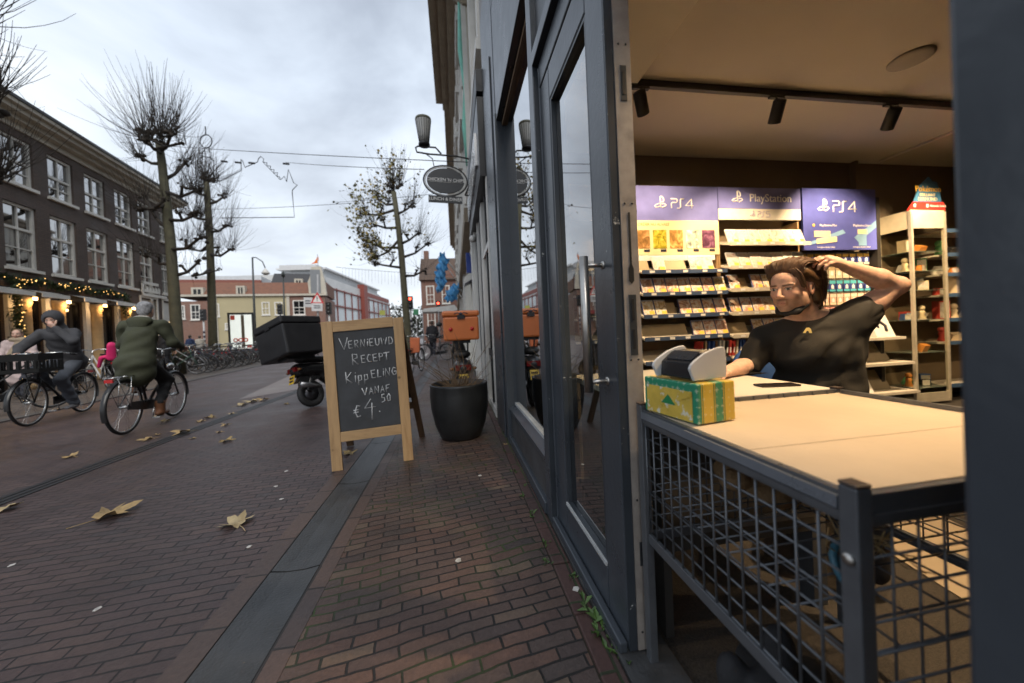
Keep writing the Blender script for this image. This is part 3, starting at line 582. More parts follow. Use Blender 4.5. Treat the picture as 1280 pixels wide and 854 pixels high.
bays = {1: (1.935, 'the left bay', [(1.64, [1, 4, 5]), (1.41, [0, 1, 2, 3, 4, 5, 6]), (1.18, [0, 1, 3, 4, 5, 6]), (.95, [4, 5, 6])]),
        2: (2.955, 'the middle bay', [(1.924, [0, 1, 2, 3, 4, 5, 6]), (1.672, [0, 1, 2, 3, 4, 5, 6]), (1.43, [0, 2, 3, 4, 5, 6]), (1.178, [0, 1, 2, 3, 4, 5]), (.935, [2, 3, 4])])}
for bay, (xb, bn, rws) in bays.items():
    for ri, (z, sl) in enumerate(rws):
        for j, k in enumerate(sl):
            kind = 1 if (bay == 2 and ri < 2) or (bay == 1 and ri == 0) else 0
            case(kind, xb+.066+k*.1405, z, 'boxed game, %s from left on the %s shelf of %s' % (ORD[j], ORD[ri], bn))
# grey blanks in the empty slots are boards leaning there
def blank(x0, x1, z, lab):
    b = MB(); b.obox(((x0+x1)/2, 3.47, z+.075), ((x1-x0)/2, 0, 0), (0, .004, 0), (0, .027, .066)); tag(b.build('backing_board', M('board_tan', (.40, .32, .2), .6)), lab, 'board', 'tan boards in empty shelf slots')
blank(1.93, 2.05, 1.64, 'small tan board left of the first boxed game on the top left shelf'); blank(2.21, 2.48, 1.64, 'wide tan board between boxed games on the top left shelf'); blank(1.93, 2.46, .95, 'widest tan board filling the left half of the lowest left shelf'); blank(3.10, 3.22, 1.43, 'narrow tan board in the gap of the middle bay third shelf'); blank(2.22, 2.34, 1.18, 'narrow tan board in the gap of the left bay third shelf'); blank(2.95, 3.2, .935, 'tan board left of the games on the lowest middle shelf')
pr = None
spc = ['red', 'black', 'white', 'brown', 'blue', 'tan']; spm = [(.5, .05, .04), (.03, .03, .03), (.7, .68, .62), (.25, .13, .06), (.06, .12, .35), (.55, .38, .2)]
for k in range(16):
    ci = (k*5+k//3) % 6; b = MB(); b.box((-.010, -.06, 0), (.010, .06, .165)); b.cur = 1; b.box((-.008, -.0615, .03), (.008, -.0605, .09))
    o = b.build('game_case', [M('spine_'+spc[ci], spm[ci], .35), WHITE]); o.location = (2.58+k*.042, 3.45, .725); o.rotation_euler = (0, R_(rnd.uniform(2, 9)), 0)
    tag(o, '%s spined game case, %s from the left in the row of spines behind the counter' % (spc[ci], ORD[k]), 'game case', 'games standing spine out on the bottom shelf')
# low sloping shelves with white boxes under the cards
u4 = thing('low_shelf_unit', 'low cream sloping shelves holding white boxes beside the glass cabinet', 'shelf unit', (4.75, 3.5, 0))
MB().box((4.04, 3.64, .02), (5.29, 3.68, 1.0)).build('back_panel', BACKB, u4)
for z, x1 in ((.80, 5.12), (.505, 5.24), (.165, 5.30)):
    b = MB(); b.box((4.05, 3.30, z), (x1-.0, 3.637, z+.03)); b.build('shelf', SHELF, u4)
b = MB(); b.prism([(4.06, 3.31, .0), (4.09, 3.31, .0), (4.09, 3.31, .164), (4.06, 3.31, .164)], (0, .3, 0)); b.build('upright', UPRT, u4)
def whitebox(x, z, w_, h_, lab, mark):
    b = MB(); s = .34; b.obox((x, 3.45, z+h_/2), (w_/2, 0, 0), (0, .045, -.0), (0, h_*.2, h_/2)); b.cur = 1
    f = lambda u, v: np.array([x+u, 3.45-.045-.002+v*.4*1.0, z+h_/2+v])
    if mark == 'pad': b.tube([f(-.05, .03), f(.0, .05), f(.05, .0), f(.03, -.06)], .016, 8); b.tube([f(-.05, .03), f(-.06, -.02)], .012, 8)
    else: b.ell(f(0, 0), .03, .008, .03)
    tag(b.build('product_box', [M('carton_white', (.72, .70, .66), .5), DARKP]), lab, 'box', 'white boxes on the low shelves')
whitebox(4.93, .832, .26, .25, 'white box with a dark game pad printed on it on the top low shelf', 'pad'); whitebox(4.60, .832, .22, .18, 'white box partly hidden by the raised arm sleeve on the top low shelf', 'dot'); whitebox(4.55, .537, .2, .2, 'plain white box with a dark dot on the middle low shelf', 'dot'); whitebox(4.60, .197, .26, .24, 'white box with a round dark dot on the bottom low shelf', 'dot'); whitebox(4.28, .197, .2, .22, 'white box standing behind the counter at the bottom low shelf end', 'dot')
for z, lab in ((.54, 'grey blank panel leaning on the middle low shelf'), (.20, 'grey blank panel leaning on the bottom low shelf')):
    b = MB(); b.obox((4.92, 3.52, z+.11), (.2, 0, 0), (0, .004, 0), (0, .06, .11)); tag(b.build('blank_panel', M('panel_olive', (.20, .17, .12), .5)), lab, 'panel', 'blank panels on the low shelves')
# ------------------------------------------------------------------ glass cabinet with its goods, shelving beyond
ALU = M('cabinet_alu', (.62, .56, .44), .35, .35); CG = glassmat('cabinet_glass', (.93, .93, .90), 1.35)
gc = thing('display_cabinet', 'tall glass display cabinet with aluminium posts full of small goods', 'cabinet', (5.56, 3.5, 0))
cx0, cx1, cy0, cy1 = 5.31, 5.83, 3.34, 3.69
for x, y in ((cx0, cy0), (cx1-.03, cy0), (cx0, cy1-.03), (cx1-.03, cy1-.03)): MB().box((x, y, .06), (x+.03, y+.03, 2.28)).build('post', ALU, gc)
b = MB(); b.box((cx0+.031, cy0+.003, 2.085), (cx1-.031, cy0+.02, 2.279)); b.box((cx0+.003, cy0+.031, 2.085), (cx0+.02, cy1-.031, 2.279)); b.box((cx0+.01, cy0+.01, 2.281), (cx1-.01, cy1-.01, 2.30)); b.build('top_panel', M('cabinet_top', (.66, .58, .42), .45), gc)
b = MB(); b.box((cx0+.002, cy0+.002, .03), (cx1-.002, cy1-.002, .059)); b.box((cx0+.03, cy0+.004, .06), (cx1-.03, cy0+.025, .14)); b.build('base', ALU, gc)
for a, c in (((cx0+.008, cy0+.032, .15), (cx0+.012, cy1-.032, 2.08)), ((cx0+.032, cy0+.008, .15), (cx1-.032, cy0+.012, 2.08))): MB().box(a, c).build('pane', CG, gc)
MB().box((cx0+.03, cy1-.012, .15), (cx1-.03, cy1-.004, 2.08)).build('back_panel', BACKB, gc)
zs = (1.82, 1.59, 1.36, 1.01, .62, .20)
for z in zs: MB().box((cx0+.02, cy0+.02, z-.006), (cx1-.02, cy1-.02, z)).build('shelf', M('shelf_glass_edge', (.18, .22, .20), .15), gc)
u5 = thing('shelf_unit', 'blue edged shelving beyond the glass cabinet at the right end of the wall', 'shelf unit', (6.4, 3.5, 0), 0, 'wall shelving in the game shop')
MB().box((5.86, 3.70, .1), (7.6, 3.74, 2.1)).build('back_panel', BACKB, u5)
for z in (2.08, 1.79, 1.55, 1.30, 1.0, .72, .2):
    s = MB().box((5.86, 3.40, z-.02), (7.6, 3.69, z)).build('shelf', SHELF, u5); MB().box((5.86, 3.386, z-.032), (7.6, 3.398, z+.012)).build('shelf_lip', M('lip_blue2', (.07, .13, .24), .4), s)
gm = [('white', (.75, .72, .66)), ('red', (.55, .07, .05)), ('black', (.02, .02, .02)), ('orange', (.7, .28, .06)), ('cream', (.68, .56, .36)), ('blue', (.08, .16, .4)), ('green', (.1, .3, .12))]
ra = random.Random(11)
def good(x, y, z, where, i, big=1.):
    cn, cc_ = gm[(i*3+int(z*10)) % 7]; k = i % 4; b = MB(); h_ = ra.uniform(.06, .12)*big
    if k == 0: b.box((-.04, -.03, 0), (.04, .03, h_)); b.cur = 1; b.box((-.034, -.0315, .012), (.034, -.0304, h_-.012)); nm = 'boxed_toy'; d = 'small %s box' % cn
    elif k == 1: b.lathe([(.026, 0), (.030, .01), (.018, .05), (.026, .07), (.014, .085)], (0, 0, 0), 12); b.ell((0, 0, .105), .027, .025, .026); b.cur = 1; b.lathe([(.034, -.002), (.034, .004)], (0, 0, 0), 12); nm = 'figurine'; d = 'small %s figurine' % cn
    elif k == 2: b.obox((0, 0, .035), (.045, 0, 0), (0, .022, .012), (0, -.014, .03)); b.cur = 1; b.ell((-.02, -.022, .045), .01, .006, .01); b.ell((.02, -.022, .045), .01, .006, .01); nm = 'game_pad'; d = 'boxed %s game pad' % cn
    else: b.box((-.045, -.02, 0), (.045, .02, .03)); b.box((-.04, -.018, .0305), (.04, .018, .06)); b.cur = 1; b.box((-.03, -.0215, .005), (.03, -.0203, .055)); nm = 'cartridge_stack'; d = 'short stack of %s cartridges' % cn
    o = b.build(nm, [M('good_'+cn, cc_, .4), MC['cover_art_pale']]); o.location = (x, y, z); o.rotation_euler = (0, 0, ra.uniform(-.5, .5)); o.scale = (big,)*3
    tag(o, '%s, %s' % (d, where), nm.replace('_', ' '), 'goods in the cabinet and on the end shelves')
nms = ['top', 'second', 'third', 'fourth', 'fifth', 'bottom']
for zi, z in enumerate(zs):
    for k in range(4):
        if zi == 4 and k < 2: continue
        good(cx0+.09+k*.115, cy0+.13+(k % 2)*.08, z, '%s from left on the %s cabinet shelf' % (ORD[k], nms[zi]), k+zi, 1.3)
for zi, z in enumerate((1.79, 1.55, 1.30, 1.0, .72)):
    for k in range(4): good(5.98+k*.20, 3.50, z, '%s along the %s end shelf beyond the cabinet' % (ORD[k], ORD[zi]), k+zi+1, 1.45)
# the cardboard sign on the cabinet: red foot, blue board with the words
sg = thing('counter_sign', 'blue cardboard sign with yellow lettering and a red foot on the cabinet top', 'sign', (5.56, 3.45, 2.30))
b = MB(); b.prism([(5.31, 3.36, 2.302), (5.86, 3.36, 2.302), (5.84, 3.36, 2.40), (5.40, 3.36, 2.40)], (0, .02, 0)); f_ = b.build('foot', M('sign_red', (.62, .04, .03), .4), sg)
b = MB(); b.box((5.385, 3.357, 2.335), (5.415, 3.3595, 2.375)); b.box((5.57, 3.357, 2.335), (5.60, 3.3595, 2.375)); b.text('Nintendo Switch', .036, (5.745, 3.358, 2.353), X3, Z3, .001); b.build('foot_print', WHITE, f_)
pts = [(-.20, 0), (-.15, .10), (-.10, .20), (-.02, .26), (.03, .30), (.08, .25), (.15, .24), (.19, .12), (.21, 0)]
b = MB(); b.prism([(5.61+x, 3.37, 2.402+z) for x, z in pts], (0, .012, 0)); bd = b.build('board', M('sign_blue', (.06, .20, .36), .4, var=.4, sc=7), sg)
b = MB(); b.text('Pokémon', .10, (5.62, 3.367, 2.555), X3, Z3, .002); b.build('lettering', M('sign_yellow', (.85, .50, .06), .4), bd)
b = MB(); b.text('BRILLIANT', .05, (5.61, 3.367, 2.485), X3, Z3, .002); b.text('DIAMOND', .06, (5.61, 3.367, 2.435), X3, Z3, .002); b.build('subtitle', MC['print_cream'], bd)
# ------------------------------------------------------------------ mesh table in the doorway
GUN = M('gunmetal', (.12, .128, .14), .32, .4, var=.1, sc=20)
TOPM = M('board_beige', (.55, .44, .31), .55, var=.12, sc=2.5, bump=.08, bsc=60, wear=((.40, .31, .21), .69, 5.))
tb = thing('mesh_table', 'dark metal mesh sided table with a beige board top blocking the shop doorway', 'table', (.97, .76, 0))
tx0, tx1, ty0, ty1 = .572, 1.345, .432, 1.075; tz = .83
def post(x, y):
    o = MB().box((x-.014, y-.014, 0), (x+.014, y+.014, tz+.012)).build('leg', GUN, tb, bevel=.003)
    c = MB().box((x-.0145, y-.0145, tz+.0122), (x+.0145, y+.0145, tz+.018)).build('leg_cap', M('cap_brown', (.05, .035, .028), .5), o, bevel=.003); return o
for x in (tx0+.014, tx1-.014):
    for y in (ty0+.014, ty1-.014): post(x, y)
for x in (tx0+.008, tx1-.020):
    MB().box((x, ty0+.029, .40), (x+.012, ty1-.029, .43)).build('rail', GUN, tb, bevel=.002); b = MB()
    for z0, z1, e in ((tz-.05, tz-.002, .0), (tz-.043, tz-.032, .004)): b.box((x-e, ty0+.029, z0), (x+.012+e, ty1-.029, z1))
    b.build('rail', GUN, tb)
for y in (ty0+.008, ty1-.020):
    MB().box((tx0+.029, y, .40), (tx1-.029, y+.012, .43)).build('rail', GUN, tb, bevel=.002); b = MB()
    for z0, z1, e in ((tz-.05, tz-.002, .0), (tz-.043, tz-.032, .004)): b.box((tx0+.029, y-e, z0), (tx1-.029, y+.012+e, z1))
    b.build('rail', GUN, tb)
b = MB()
for x in (tx0-.001, ): b.box((x, ty0+.029, tz-.028), (x+.006, ty1-.029, tz-.008))
b.build('rail_trim', M('trim_light', (.20, .22, .25), .3, .4), tb)
MB().box((tx0+.022, ty0+.022, tz-.012), (tx1-.022, ty1-.022, tz-.001)).build('board', TOPM, tb)
b = MB(); b.box((tx0+.023, .648, tz-.0008), (tx1-.023, .6492, tz-.0004)); b.build('board_seam', M('seam_tan', (.30, .22, .14), .6), tb)
def grid(name, o, u, v, nu, nv, r=.0022):
    b = MB(); o, u, v = (np.array(q, float) for q in (o, u, v)); nn = np.cross(u, v); nn = nn/np.linalg.norm(nn)*r*1.5
    for i in range(nu+1): b.tube([o+u*i/nu, o+u*i/nu+v], r, 6)
    for j in range(nv+1): b.tube([o+v*j/nv+nn, o+v*j/nv+u+nn], r, 6)
    return b.build(name, GUN, tb)
grid('mesh_panel', (tx0+.014, ty0+.029, .43), (0, ty1-ty0-.058, 0), (0, 0, tz-.05-.43), 14, 8, .0026)
grid('mesh_panel', (tx0+.029, ty0+.014, .43), (tx1-tx0-.058, 0, 0), (0, 0, tz-.05-.43), 14, 7)
grid('mesh_panel', (tx1-.014, ty0+.029, .43), (0, ty1-ty0-.058, 0), (0, 0, tz-.05-.43), 11, 7)
grid('mesh_panel', (tx0+.029, ty1-.014, .43), (tx1-tx0-.058, 0, 0), (0, 0, tz-.05-.43), 14, 7)
grid('mesh_shelf', (tx0+.029, ty0+.029, .56), (tx1-tx0-.058, 0, 0), (0, ty1-ty0-.058, 0), 8, 11)
MB().lathe([(.010, -.002), (.009, .004), (.004, .007)], (tx0+.0, ty0+.014, tz-.098), 14, (-1, 0, 0)).build('bolt', STEEL, tb)
b = MB(); b.box((tx0+.05, ty1-.030, tz), (tx1-.038, ty1-.018, tz+.012)); b.box((tx1-.030, ty0+.04, tz), (tx1-.018, ty1-.04, tz+.012))
for k in range(12): b.box((tx0+.06+k*.058, ty1-.033, tz-.0005), (tx0+.066+k*.058, ty1-.0302, tz+.0125))
b.build('top_rail', GUN, tb)
# things lying on the wire shelf and beneath
def crumple(name, c, r, m, seed, label, cat):
    rr = random.Random(seed); s = SDF(.02)
    for _ in range(9): s.ell((c[0]+rr.gauss(0, r[0]*.45), c[1]+rr.gauss(0, r[1]*.45), c[2]+rr.gauss(0, r[2]*.35)), (r[0]*rr.uniform(.3, .6), r[1]*rr.uniform(.3, .6), r[2]*rr.uniform(.3, .6)))
    V, F = s.mesh(.012); o = sdfobj(name, V, F, m); return tag(o, label, cat)
crumple('paper_bag', (1.02, .92, .625), (.16, .09, .08), M('kraft_paper', (.20, .125, .06), .8, bump=1., bsc=30, var=.4), 2, 'crumpled brown paper bag on the wire shelf under the table', 'bag')
crumple('dark_bag', (.80, .80, .16), (.12, .10, .12), M('dark_cloth', (.018, .018, .02), .8, bump=.3), 5, 'black cloth bag on the floor in the dark under the table', 'bag')
b = MB(); rr = random.Random(4)
for _ in range(26):
    c = np.array([.76+rr.gauss(0, .03), .58+rr.gauss(0, .03), .655]); d = np.array([rr.gauss(0, 1), rr.gauss(0, 1), rr.gauss(.2, .6)]); d /= np.linalg.norm(d); e = np.array([rr.gauss(0, 1), rr.gauss(0, 1), rr.gauss(0, 1)]); b.tube([c-d*.04, c+e*.014, c+d*.05], .0013, 4)
tag(b.build('straw_bundle', M('straw', (.48, .34, .16), .6)), 'tangled bundle of dry straw on the wire shelf behind the mesh', 'straw')
b = MB(); b.tube([(.755+.035*math.cos(a), .585+.035*math.sin(a)*.6, .60+.035*math.sin(a)) for a in [i*.5 for i in range(12)]], .007, 6); b.ell((.755, .585, .607), .025, .02, .018); tag(b.build('toy_ring', M('toy_blue', (.07, .20, .28), .4)), 'small blue and tan toy beneath the straw bundle', 'toy')
# ------------------------------------------------------------------ counter behind it
DESK = M('desk_white', (.66, .60, .50), .45, var=.03)
dk = thing('counter', 'pale counter top behind the mesh table with dark sides', 'counter', (1.0, 1.5, 0))
MB().box((.64, 1.09, .80), (1.40, 1.95, .828)).build('top', DESK, dk, bevel=.003)
b = MB(); b.box((.68, 1.13, .0), (.71, 1.9, .799)); b.box((.711, 1.13, .3), (1.30, 1.15, .799)); b.build('side_panel', M('desk_dark', (.05, .045, .04), .6), dk)
MB().box((1.30, 1.14, .0), (1.36, 1.20, .799)).build('leg', GUN, dk); MB().box((1.30, 1.80, .0), (1.36, 1.86, .799)).build('leg', GUN, dk)
MB().box((.62, 1.0955, .832), (.66, 1.16, .836)).build('corner_plate', DESK, dk)
pc = GZ(925, 468, .832); b = MB(); b.tube([(pc[0]-.05, pc[1]+.0, .836), (pc[0]+.085, pc[1]-.035, .836)], .005, 8); b.tube([(pc[0]+.085, pc[1]-.035, .836), (pc[0]+.115, pc[1]-.043, .836)], [.0035, .001], 8); b.cur = 1; b.tube([(pc[0]-.02, pc[1]-.008, .8362), (pc[0]+.02, pc[1]-.018, .8362)], .0053, 8); tag(b.build('pen', [BLACK, WHITE]), 'black pen lying on the counter by the seated man', 'pen')
q = GZ(971, 482, .83); b = MB(); b.obox((q[0], q[1], .8325), (.075, -.015, 0), (.006, .028, 0), (0, 0, .004)); tag(b.build('phone', [M('phone_dark', (.025, .02, .018), .15)], bevel=.003), 'dark phone lying flat near the counter edge', 'phone')
# ------------------------------------------------------------------ wrapped box and the terminal on it
def wrapmat():
    m, t, b = newmat('gift_paper'); L = t.links.new; g = N(t, 'ShaderNodeTexCoord'); s = N(t, 'ShaderNodeSeparateXYZ'); L(g.outputs['Object'], s.inputs[0])
    # bands run up the box; u = along front and side
    ad_ = N(t, 'ShaderNodeMath', operation='ADD'); L(s.outputs[0], ad_.inputs[0]); mu_ = N(t, 'ShaderNodeMath', operation='MULTIPLY'); L(s.outputs[1], mu_.inputs[0]); mu_.inputs[1].default_value = .0; L(mu_.outputs[0], ad_.inputs[1])
    md = N(t, 'ShaderNodeMath', operation='PINGPONG'); L(ad_.outputs[0], md.inputs[0]); md.inputs[1].default_value = .037
    G = (.03, .24, .13); Yl = (.62, .43, .05); Dg = (.02, .14, .05); Wt = (.70, .68, .5)
    r = ramp(t, [(0, G), (.31, Dg), (.37, Yl), (.44, Dg), (.52, Yl), (.6, Yl)], None, 'CONSTANT'); mr = N(t, 'ShaderNodeMapRange'); L(md.outputs[0], mr.inputs[0]); mr.inputs[2].default_value = .037; L(mr.outputs[0], r.inputs[0])
    v = N(t, 'ShaderNodeTexVoronoi', Scale=48.0, feature='F1', distance='MINKOWSKI'); v.inputs['Exponent'].default_value = .55; v.inputs['Randomness'].default_value = .25; L(g.outputs['Object'], v.inputs[0])
    w_ = N(t, 'ShaderNodeTexWave', Scale=90., Distortion=3.); L(g.outputs['Object'], w_.inputs[0])
    c = N(t, 'ShaderNodeMath', operation='MULTIPLY_ADD'); L(w_.outputs[0], c.inputs[0]); c.inputs[1].default_value = .18; L(v.outputs['Distance'], c.inputs[2])
    r2 = ramp(t, [(.0, 1), (.30, 1), (.36, 0), (.52, 0), (.56, .9), (.66, .9), (.70, 0)], c.outputs[0]); x = N(t, 'ShaderNodeMix', data_type='RGBA'); L(r2.outputs[0], x.inputs[0]); L(r.outputs[0], x.inputs[6]); x.inputs[7].default_value = (*Wt, 1)
    L(x.outputs[2], b.inputs['Base Color']); b.inputs['Roughness'].default_value = .28
    n2 = N(t, 'ShaderNodeTexNoise', Scale=18.0, Detail=3.0); L(g.outputs['Object'], n2.inputs[0]); bp = N(t, 'ShaderNodeBump', Strength=.35, Distance=.004); L(n2.outputs[0], bp.inputs['Height']); L(bp.outputs[0], b.inputs['Normal'])
    return m
gp = wrapmat()
gcn = GZ(873, 532, .832); dx = np.array([.128, .020, 0]); dx_u = dx/np.linalg.norm(dx); dyv = np.array([-.022, .20, 0])
gb = thing('gift_box', 'gift box wrapped in yellow and green patterned paper on the table corner', 'gift box', (gcn[0], gcn[1], .832), math.atan2(dx[1], dx[0]))
wd = np.linalg.norm(dx); dp = .205; gh = .106
bx = MB().box((0, 0, 0), (wd, dp, gh)).build('box', gp, gb, world=False, bevel=.004)
b = MB(); b.add([(-.0012, .016, .003), (-.0012, dp-.012, .003), (-.0012, dp-.012, gh-.022), (-.0012, .016, gh-.022)], [(0, 3, 2, 1)], False); b.add([(-.003, .016, gh-.02), (-.0016, dp*.72, gh*.25), (-.0016, dp*.66, gh*.22), (-.003, .016, gh-.034)], [(0, 1, 2, 3)], False)
b.build('folded_flap', M('flap_paper', (.60, .42, .07), .3, var=.15, sc=20, wear=((.68, .66, .52), .57, 34.)), gb, world=False)
b = MB(); b.add([(-.0026, dp/2-.028, gh*.36), (-.0026, dp/2+.028, gh*.36), (-.0026, dp/2, gh*.62)], [(0, 2, 1)], False); b.build('tree_print', M('print_green', (.02, .20, .07), .4), gb, world=False)
# terminal: two pale rounded cheeks with a dark sloping body between
tm = thing('payment_terminal', 'dark payment terminal between two pale grey privacy cheeks on the gift box', 'payment terminal', (gcn[0], gcn[1], .832+gh+.004), math.atan2(dx[1], dx[0]))
def cheek(y, sx):
    pr_ = [(.012, 0), (.118, .002), (.122, .02), (.120, .078), (.112, .088), (.09, .086), (.05, .074), (.016, .055), (.004, .045), (-.002, .034)]
    b = MB(); b.prism([(x*1.05+sx, y, z) for x, z in pr_], (0, .008, 0)); return b.build('cheek', M('terminal_grey', (.58, .59, .60), .4, var=.03), tm, world=False, bevel=.003)
cheek(.022, .002); cheek(.155, -.004)
b = MB(); b.prism([(.018, .031, .003), (.112, .031, .003), (.112, .031, .078), (.06, .031, .073), (.022, .031, .046)], (0, .122, 0)); bd = b.build('body', M('terminal_black', (.018, .019, .022), .25), tm, world=False, bevel=.004)
b = MB(); b.add([(.030, .045, .0545), (.030, .14, .0545), (.062, .14, .0765), (.062, .045, .0765)], [(0, 3, 2, 1)], False); b.build('screen', M('screen_glass', (.03, .035, .045), .05), bd, world=False)
# blue office chair behind the counter
ch = thing('office_chair', 'blue upholstered chair behind the counter under the seated man', 'chair', (1.72, 1.6, 0))
s = SDF(.03); s.ell((1.78, 1.56, .50), (.25, .25, .05)); V, F = s.mesh(.015); sdfobj('seat', V, F, M('chair_blue', (.03, .09, .28), .7, bump=.2), ch)
q = PX(922, 446, 2.05); s = SDF(.03); s.ell((1.88, 1.84, .70), (.24, .05, .24)); s.ell((q[0]+.10, q[1]+.02, q[2]-.07), (.12, .05, .12)); V, F = s.mesh(.015); sdfobj('backrest', V, F, MC['chair_blue'], ch)
b = MB(); b.tube([(1.78, 1.58, .46), (1.78, 1.58, .12)], .025, 12)
for k in range(5): a = k*2*PI/5; b.tube([(1.78, 1.58, .12), (1.78+.28*math.cos(a), 1.58+.28*math.sin(a), .06)], .02, 8)
b.build('base', BLACK, ch)
for k in range(5): a = k*2*PI/5; MB().lathe([(.028, -.012), (.028, .012)], (1.78+.28*math.cos(a), 1.58+.28*math.sin(a), .028), 12, (-math.sin(a), math.cos(a), 0)).build('caster', BLACK, ch)
# ------------------------------------------------------------------ people
SKIN = attrmat('skin', .48, .12, .12, 260., spec=.35)
HAIRM = attrmat('hair_strands', .42, 0, .6, 60., spec=.5)
def unitv(v): v = np.array(v, float); return v/np.linalg.norm(v)
def frame(g, tilt=0., roll=0.):
    g = unitv(g); l = unitv(np.cross([0, 0, 1.], g)); u = np.cross(g, l)
    g2 = g*math.cos(tilt)-u*math.sin(tilt); u2 = u*math.cos(tilt)+g*math.sin(tilt)
    l3 = l*math.cos(roll)+u2*math.sin(roll); u3 = u2*math.cos(roll)-l*math.sin(roll)
    return np.stack([g2, l3, u3], 1)          # columns fwd, left, up
def head_sdf(s, c, Fm, k=.012, sc=1.):
    P = lambda x, y, z: c+Fm@(np.array([x, y, z])*sc)
    E_ = lambda p, r, kk=k, sub=False: s.ell(P(*p), np.array(r)*sc, Fm, kk, sub)
    E_((-.014, 0, .032), (.096, .074, .086)); E_((.028, 0, -.030), (.064, .058, .085)); E_((.036, 0, -.080), (.046, .044, .032)); E_((.068, 0, -.096), (.020, .022, .017), .02)
    E_((.052, 0, .036), (.042, .056, .045), .02)
    for y in (-1, 1):
        E_((.060, y*.040, -.022), (.024, .020, .022), .02); E_((.012, y*.058, -.060), (.036, .012, .034), .02)
        E_((.097, y*.031, .002), (.013, .018, .010), .008, True); E_((.079, y*.031, .001), (.0125, .014, .0115), .003)
        s.cap(P(.088, y*.012, .019), P(.078, y*.050, .017), .008*sc, .006*sc, k=.010)
        s.cap(P(.090, y*.020, .008), P(.080, y*.046, .006), .004*sc, .004*sc, k=.005)
        E_((-.008, y*.078, -.012), (.019, .007, .031), .006); E_((-.004, y*.084, -.012), (.009, .006, .016), .004, True)
        E_((.102, y*.011, -.035), (.010, .008, .007), .006)
    s.cap(P(.091, 0, .010), P(.113, 0, -.030), .0075*sc, .0105*sc, k=.010)
    s.cap(P(.092, -.017, -.060), P(.092, .017, -.060), .0055*sc, .0055*sc, k=.006); s.cap(P(.089, -.014, -.070), P(.089, .014, -.070), .0065*sc, .0065*sc, k=.006)
    s.cap(P(.098, -.020, -.0652), P(.098, .020, -.0652), .0022*sc, .0022*sc, k=.003) if False else None
def head_col(c, Fm, skin, sc=1., stubble=(.16, .09, .06), lips=(.44, .20, .155), brow=(.06, .03, .015), iris=(.05, .06, .06)):
    def f(V):
        q = (V-c)@Fm/sc; x, y, z = q.T; C = np.tile(np.array(skin), (len(V), 1)); ay = np.abs(y)
        def mixc(m, col, a=1.): m = np.clip(m, 0, 1)[:, None]*a; C[:] = C*(1-m)+np.array(col)*m
        ins = (np.abs(z) < .14) & (x > -.1)
        jawl = np.clip((-.030-z)/.02, 0, 1)*np.clip((x+.01)/.03, 0, 1)*np.clip((z+.125)/.02, 0, 1); mixc(jawl*ins, stubble, .55)
        mixc(np.clip(1-((z+.049)/.005)**2, 0, 1)*np.clip((x-.07)/.01, 0, 1)*np.clip((.03-ay)/.008, 0, 1), stubble, .6)
        mixc(np.clip((.03-np.hypot(ay-.040, z+.022))/.02, 0, 1)*(x > .03), (.62, .27, .19), .25); mixc(np.clip((.014-np.hypot(y, z+.030))/.01, 0, 1)*(x > .09), (.60, .26, .18), .4)
        mixc(np.clip(1-((z+.065)/.0105)**2, 0, 1)*2*np.clip((.019-ay)/.006, 0, 1)*np.clip((x-.075)/.008, 0, 1), lips, .7)
        mixc(np.clip(1-((z+.065)/.0022)**2, 0, 1)*np.clip((.020-ay)/.005, 0, 1)*np.clip((x-.075)/.008, 0, 1), (.12, .045, .04))
        mixc(np.clip(1-((z-.0185-.05*(ay-.03))/.0055)**2, 0, 1)*1.6*np.clip((.054-ay)/.006, 0, 1)*np.clip((ay-.009)/.005, 0, 1)*np.clip((x-.06)/.01, 0, 1), brow, .9)
        ey = np.hypot((ay-.031)/.0135, (z-.001)/.0058); on = (x > .072) & (x < .105); mixc((ey < 1)*on, (.62, .58, .54)); mixc((np.hypot(ay-.031, z-.001) < .0062)*on*(ey < 1), iris)
        mixc(((np.abs(ey-1.05) < .18) & (z > .001))*on, (.10, .05, .035))
        mixc((np.hypot((x+.004)/.010, (z+.012)/.018) < 1)*(ay > .07), (.45, .17, .11), .5)
        return C
    return f
def hand(s, wrist, palm_dir, up, curl=.4, side=1, k=.006, sc=1., spread=.25, thumb=True):
    """side = +1 when the thumb leaves towards +across"""
    d = unitv(palm_dir); n = unitv(np.array(up, float)-d*np.dot(up, d)); a = np.cross(n, d)*side; wrist = np.array(wrist, float)
    s.cap(wrist, wrist+d*.05*sc, .026*sc, .036*sc, flat=n, ratio=.62, k=.01); s.cap(wrist+d*.045*sc, wrist+d*.075*sc, .036*sc, .036*sc, flat=n, ratio=.52, k=.01)
    for i, (o, L_) in enumerate(((.030, .072), (.010, .080), (-.011, .075), (-.030, .058))):
        p = wrist+d*(.082-.004*abs(i-1))*sc+a*o*sc; dd = unitv(d+a*o*spread*8)
        c1 = curl*(.6+.12*i); pts = [p]; ang = c1
        for seg in (.45, .32, .23):
            dirn = dd*math.cos(ang)-n*math.sin(ang); p = p+dirn*L_*seg*sc; pts.append(p); ang += curl*1.15
        s.chain(pts, [.0090*sc, .0084*sc, .0078*sc, .0066*sc], k=.0035)
    if thumb:
        p = wrist+d*.025*sc+a*.026*sc; pts = [p, p+(d*.55+a*.8-n*.2)*.036*sc, p+(d*1.0+a*.95-n*.5)*.055*sc, p+(d*1.45+a*.8-n*.75)*.062*sc]; s.chain(pts, [.014*sc, .012*sc, .010*sc, .008*sc], k=.006)
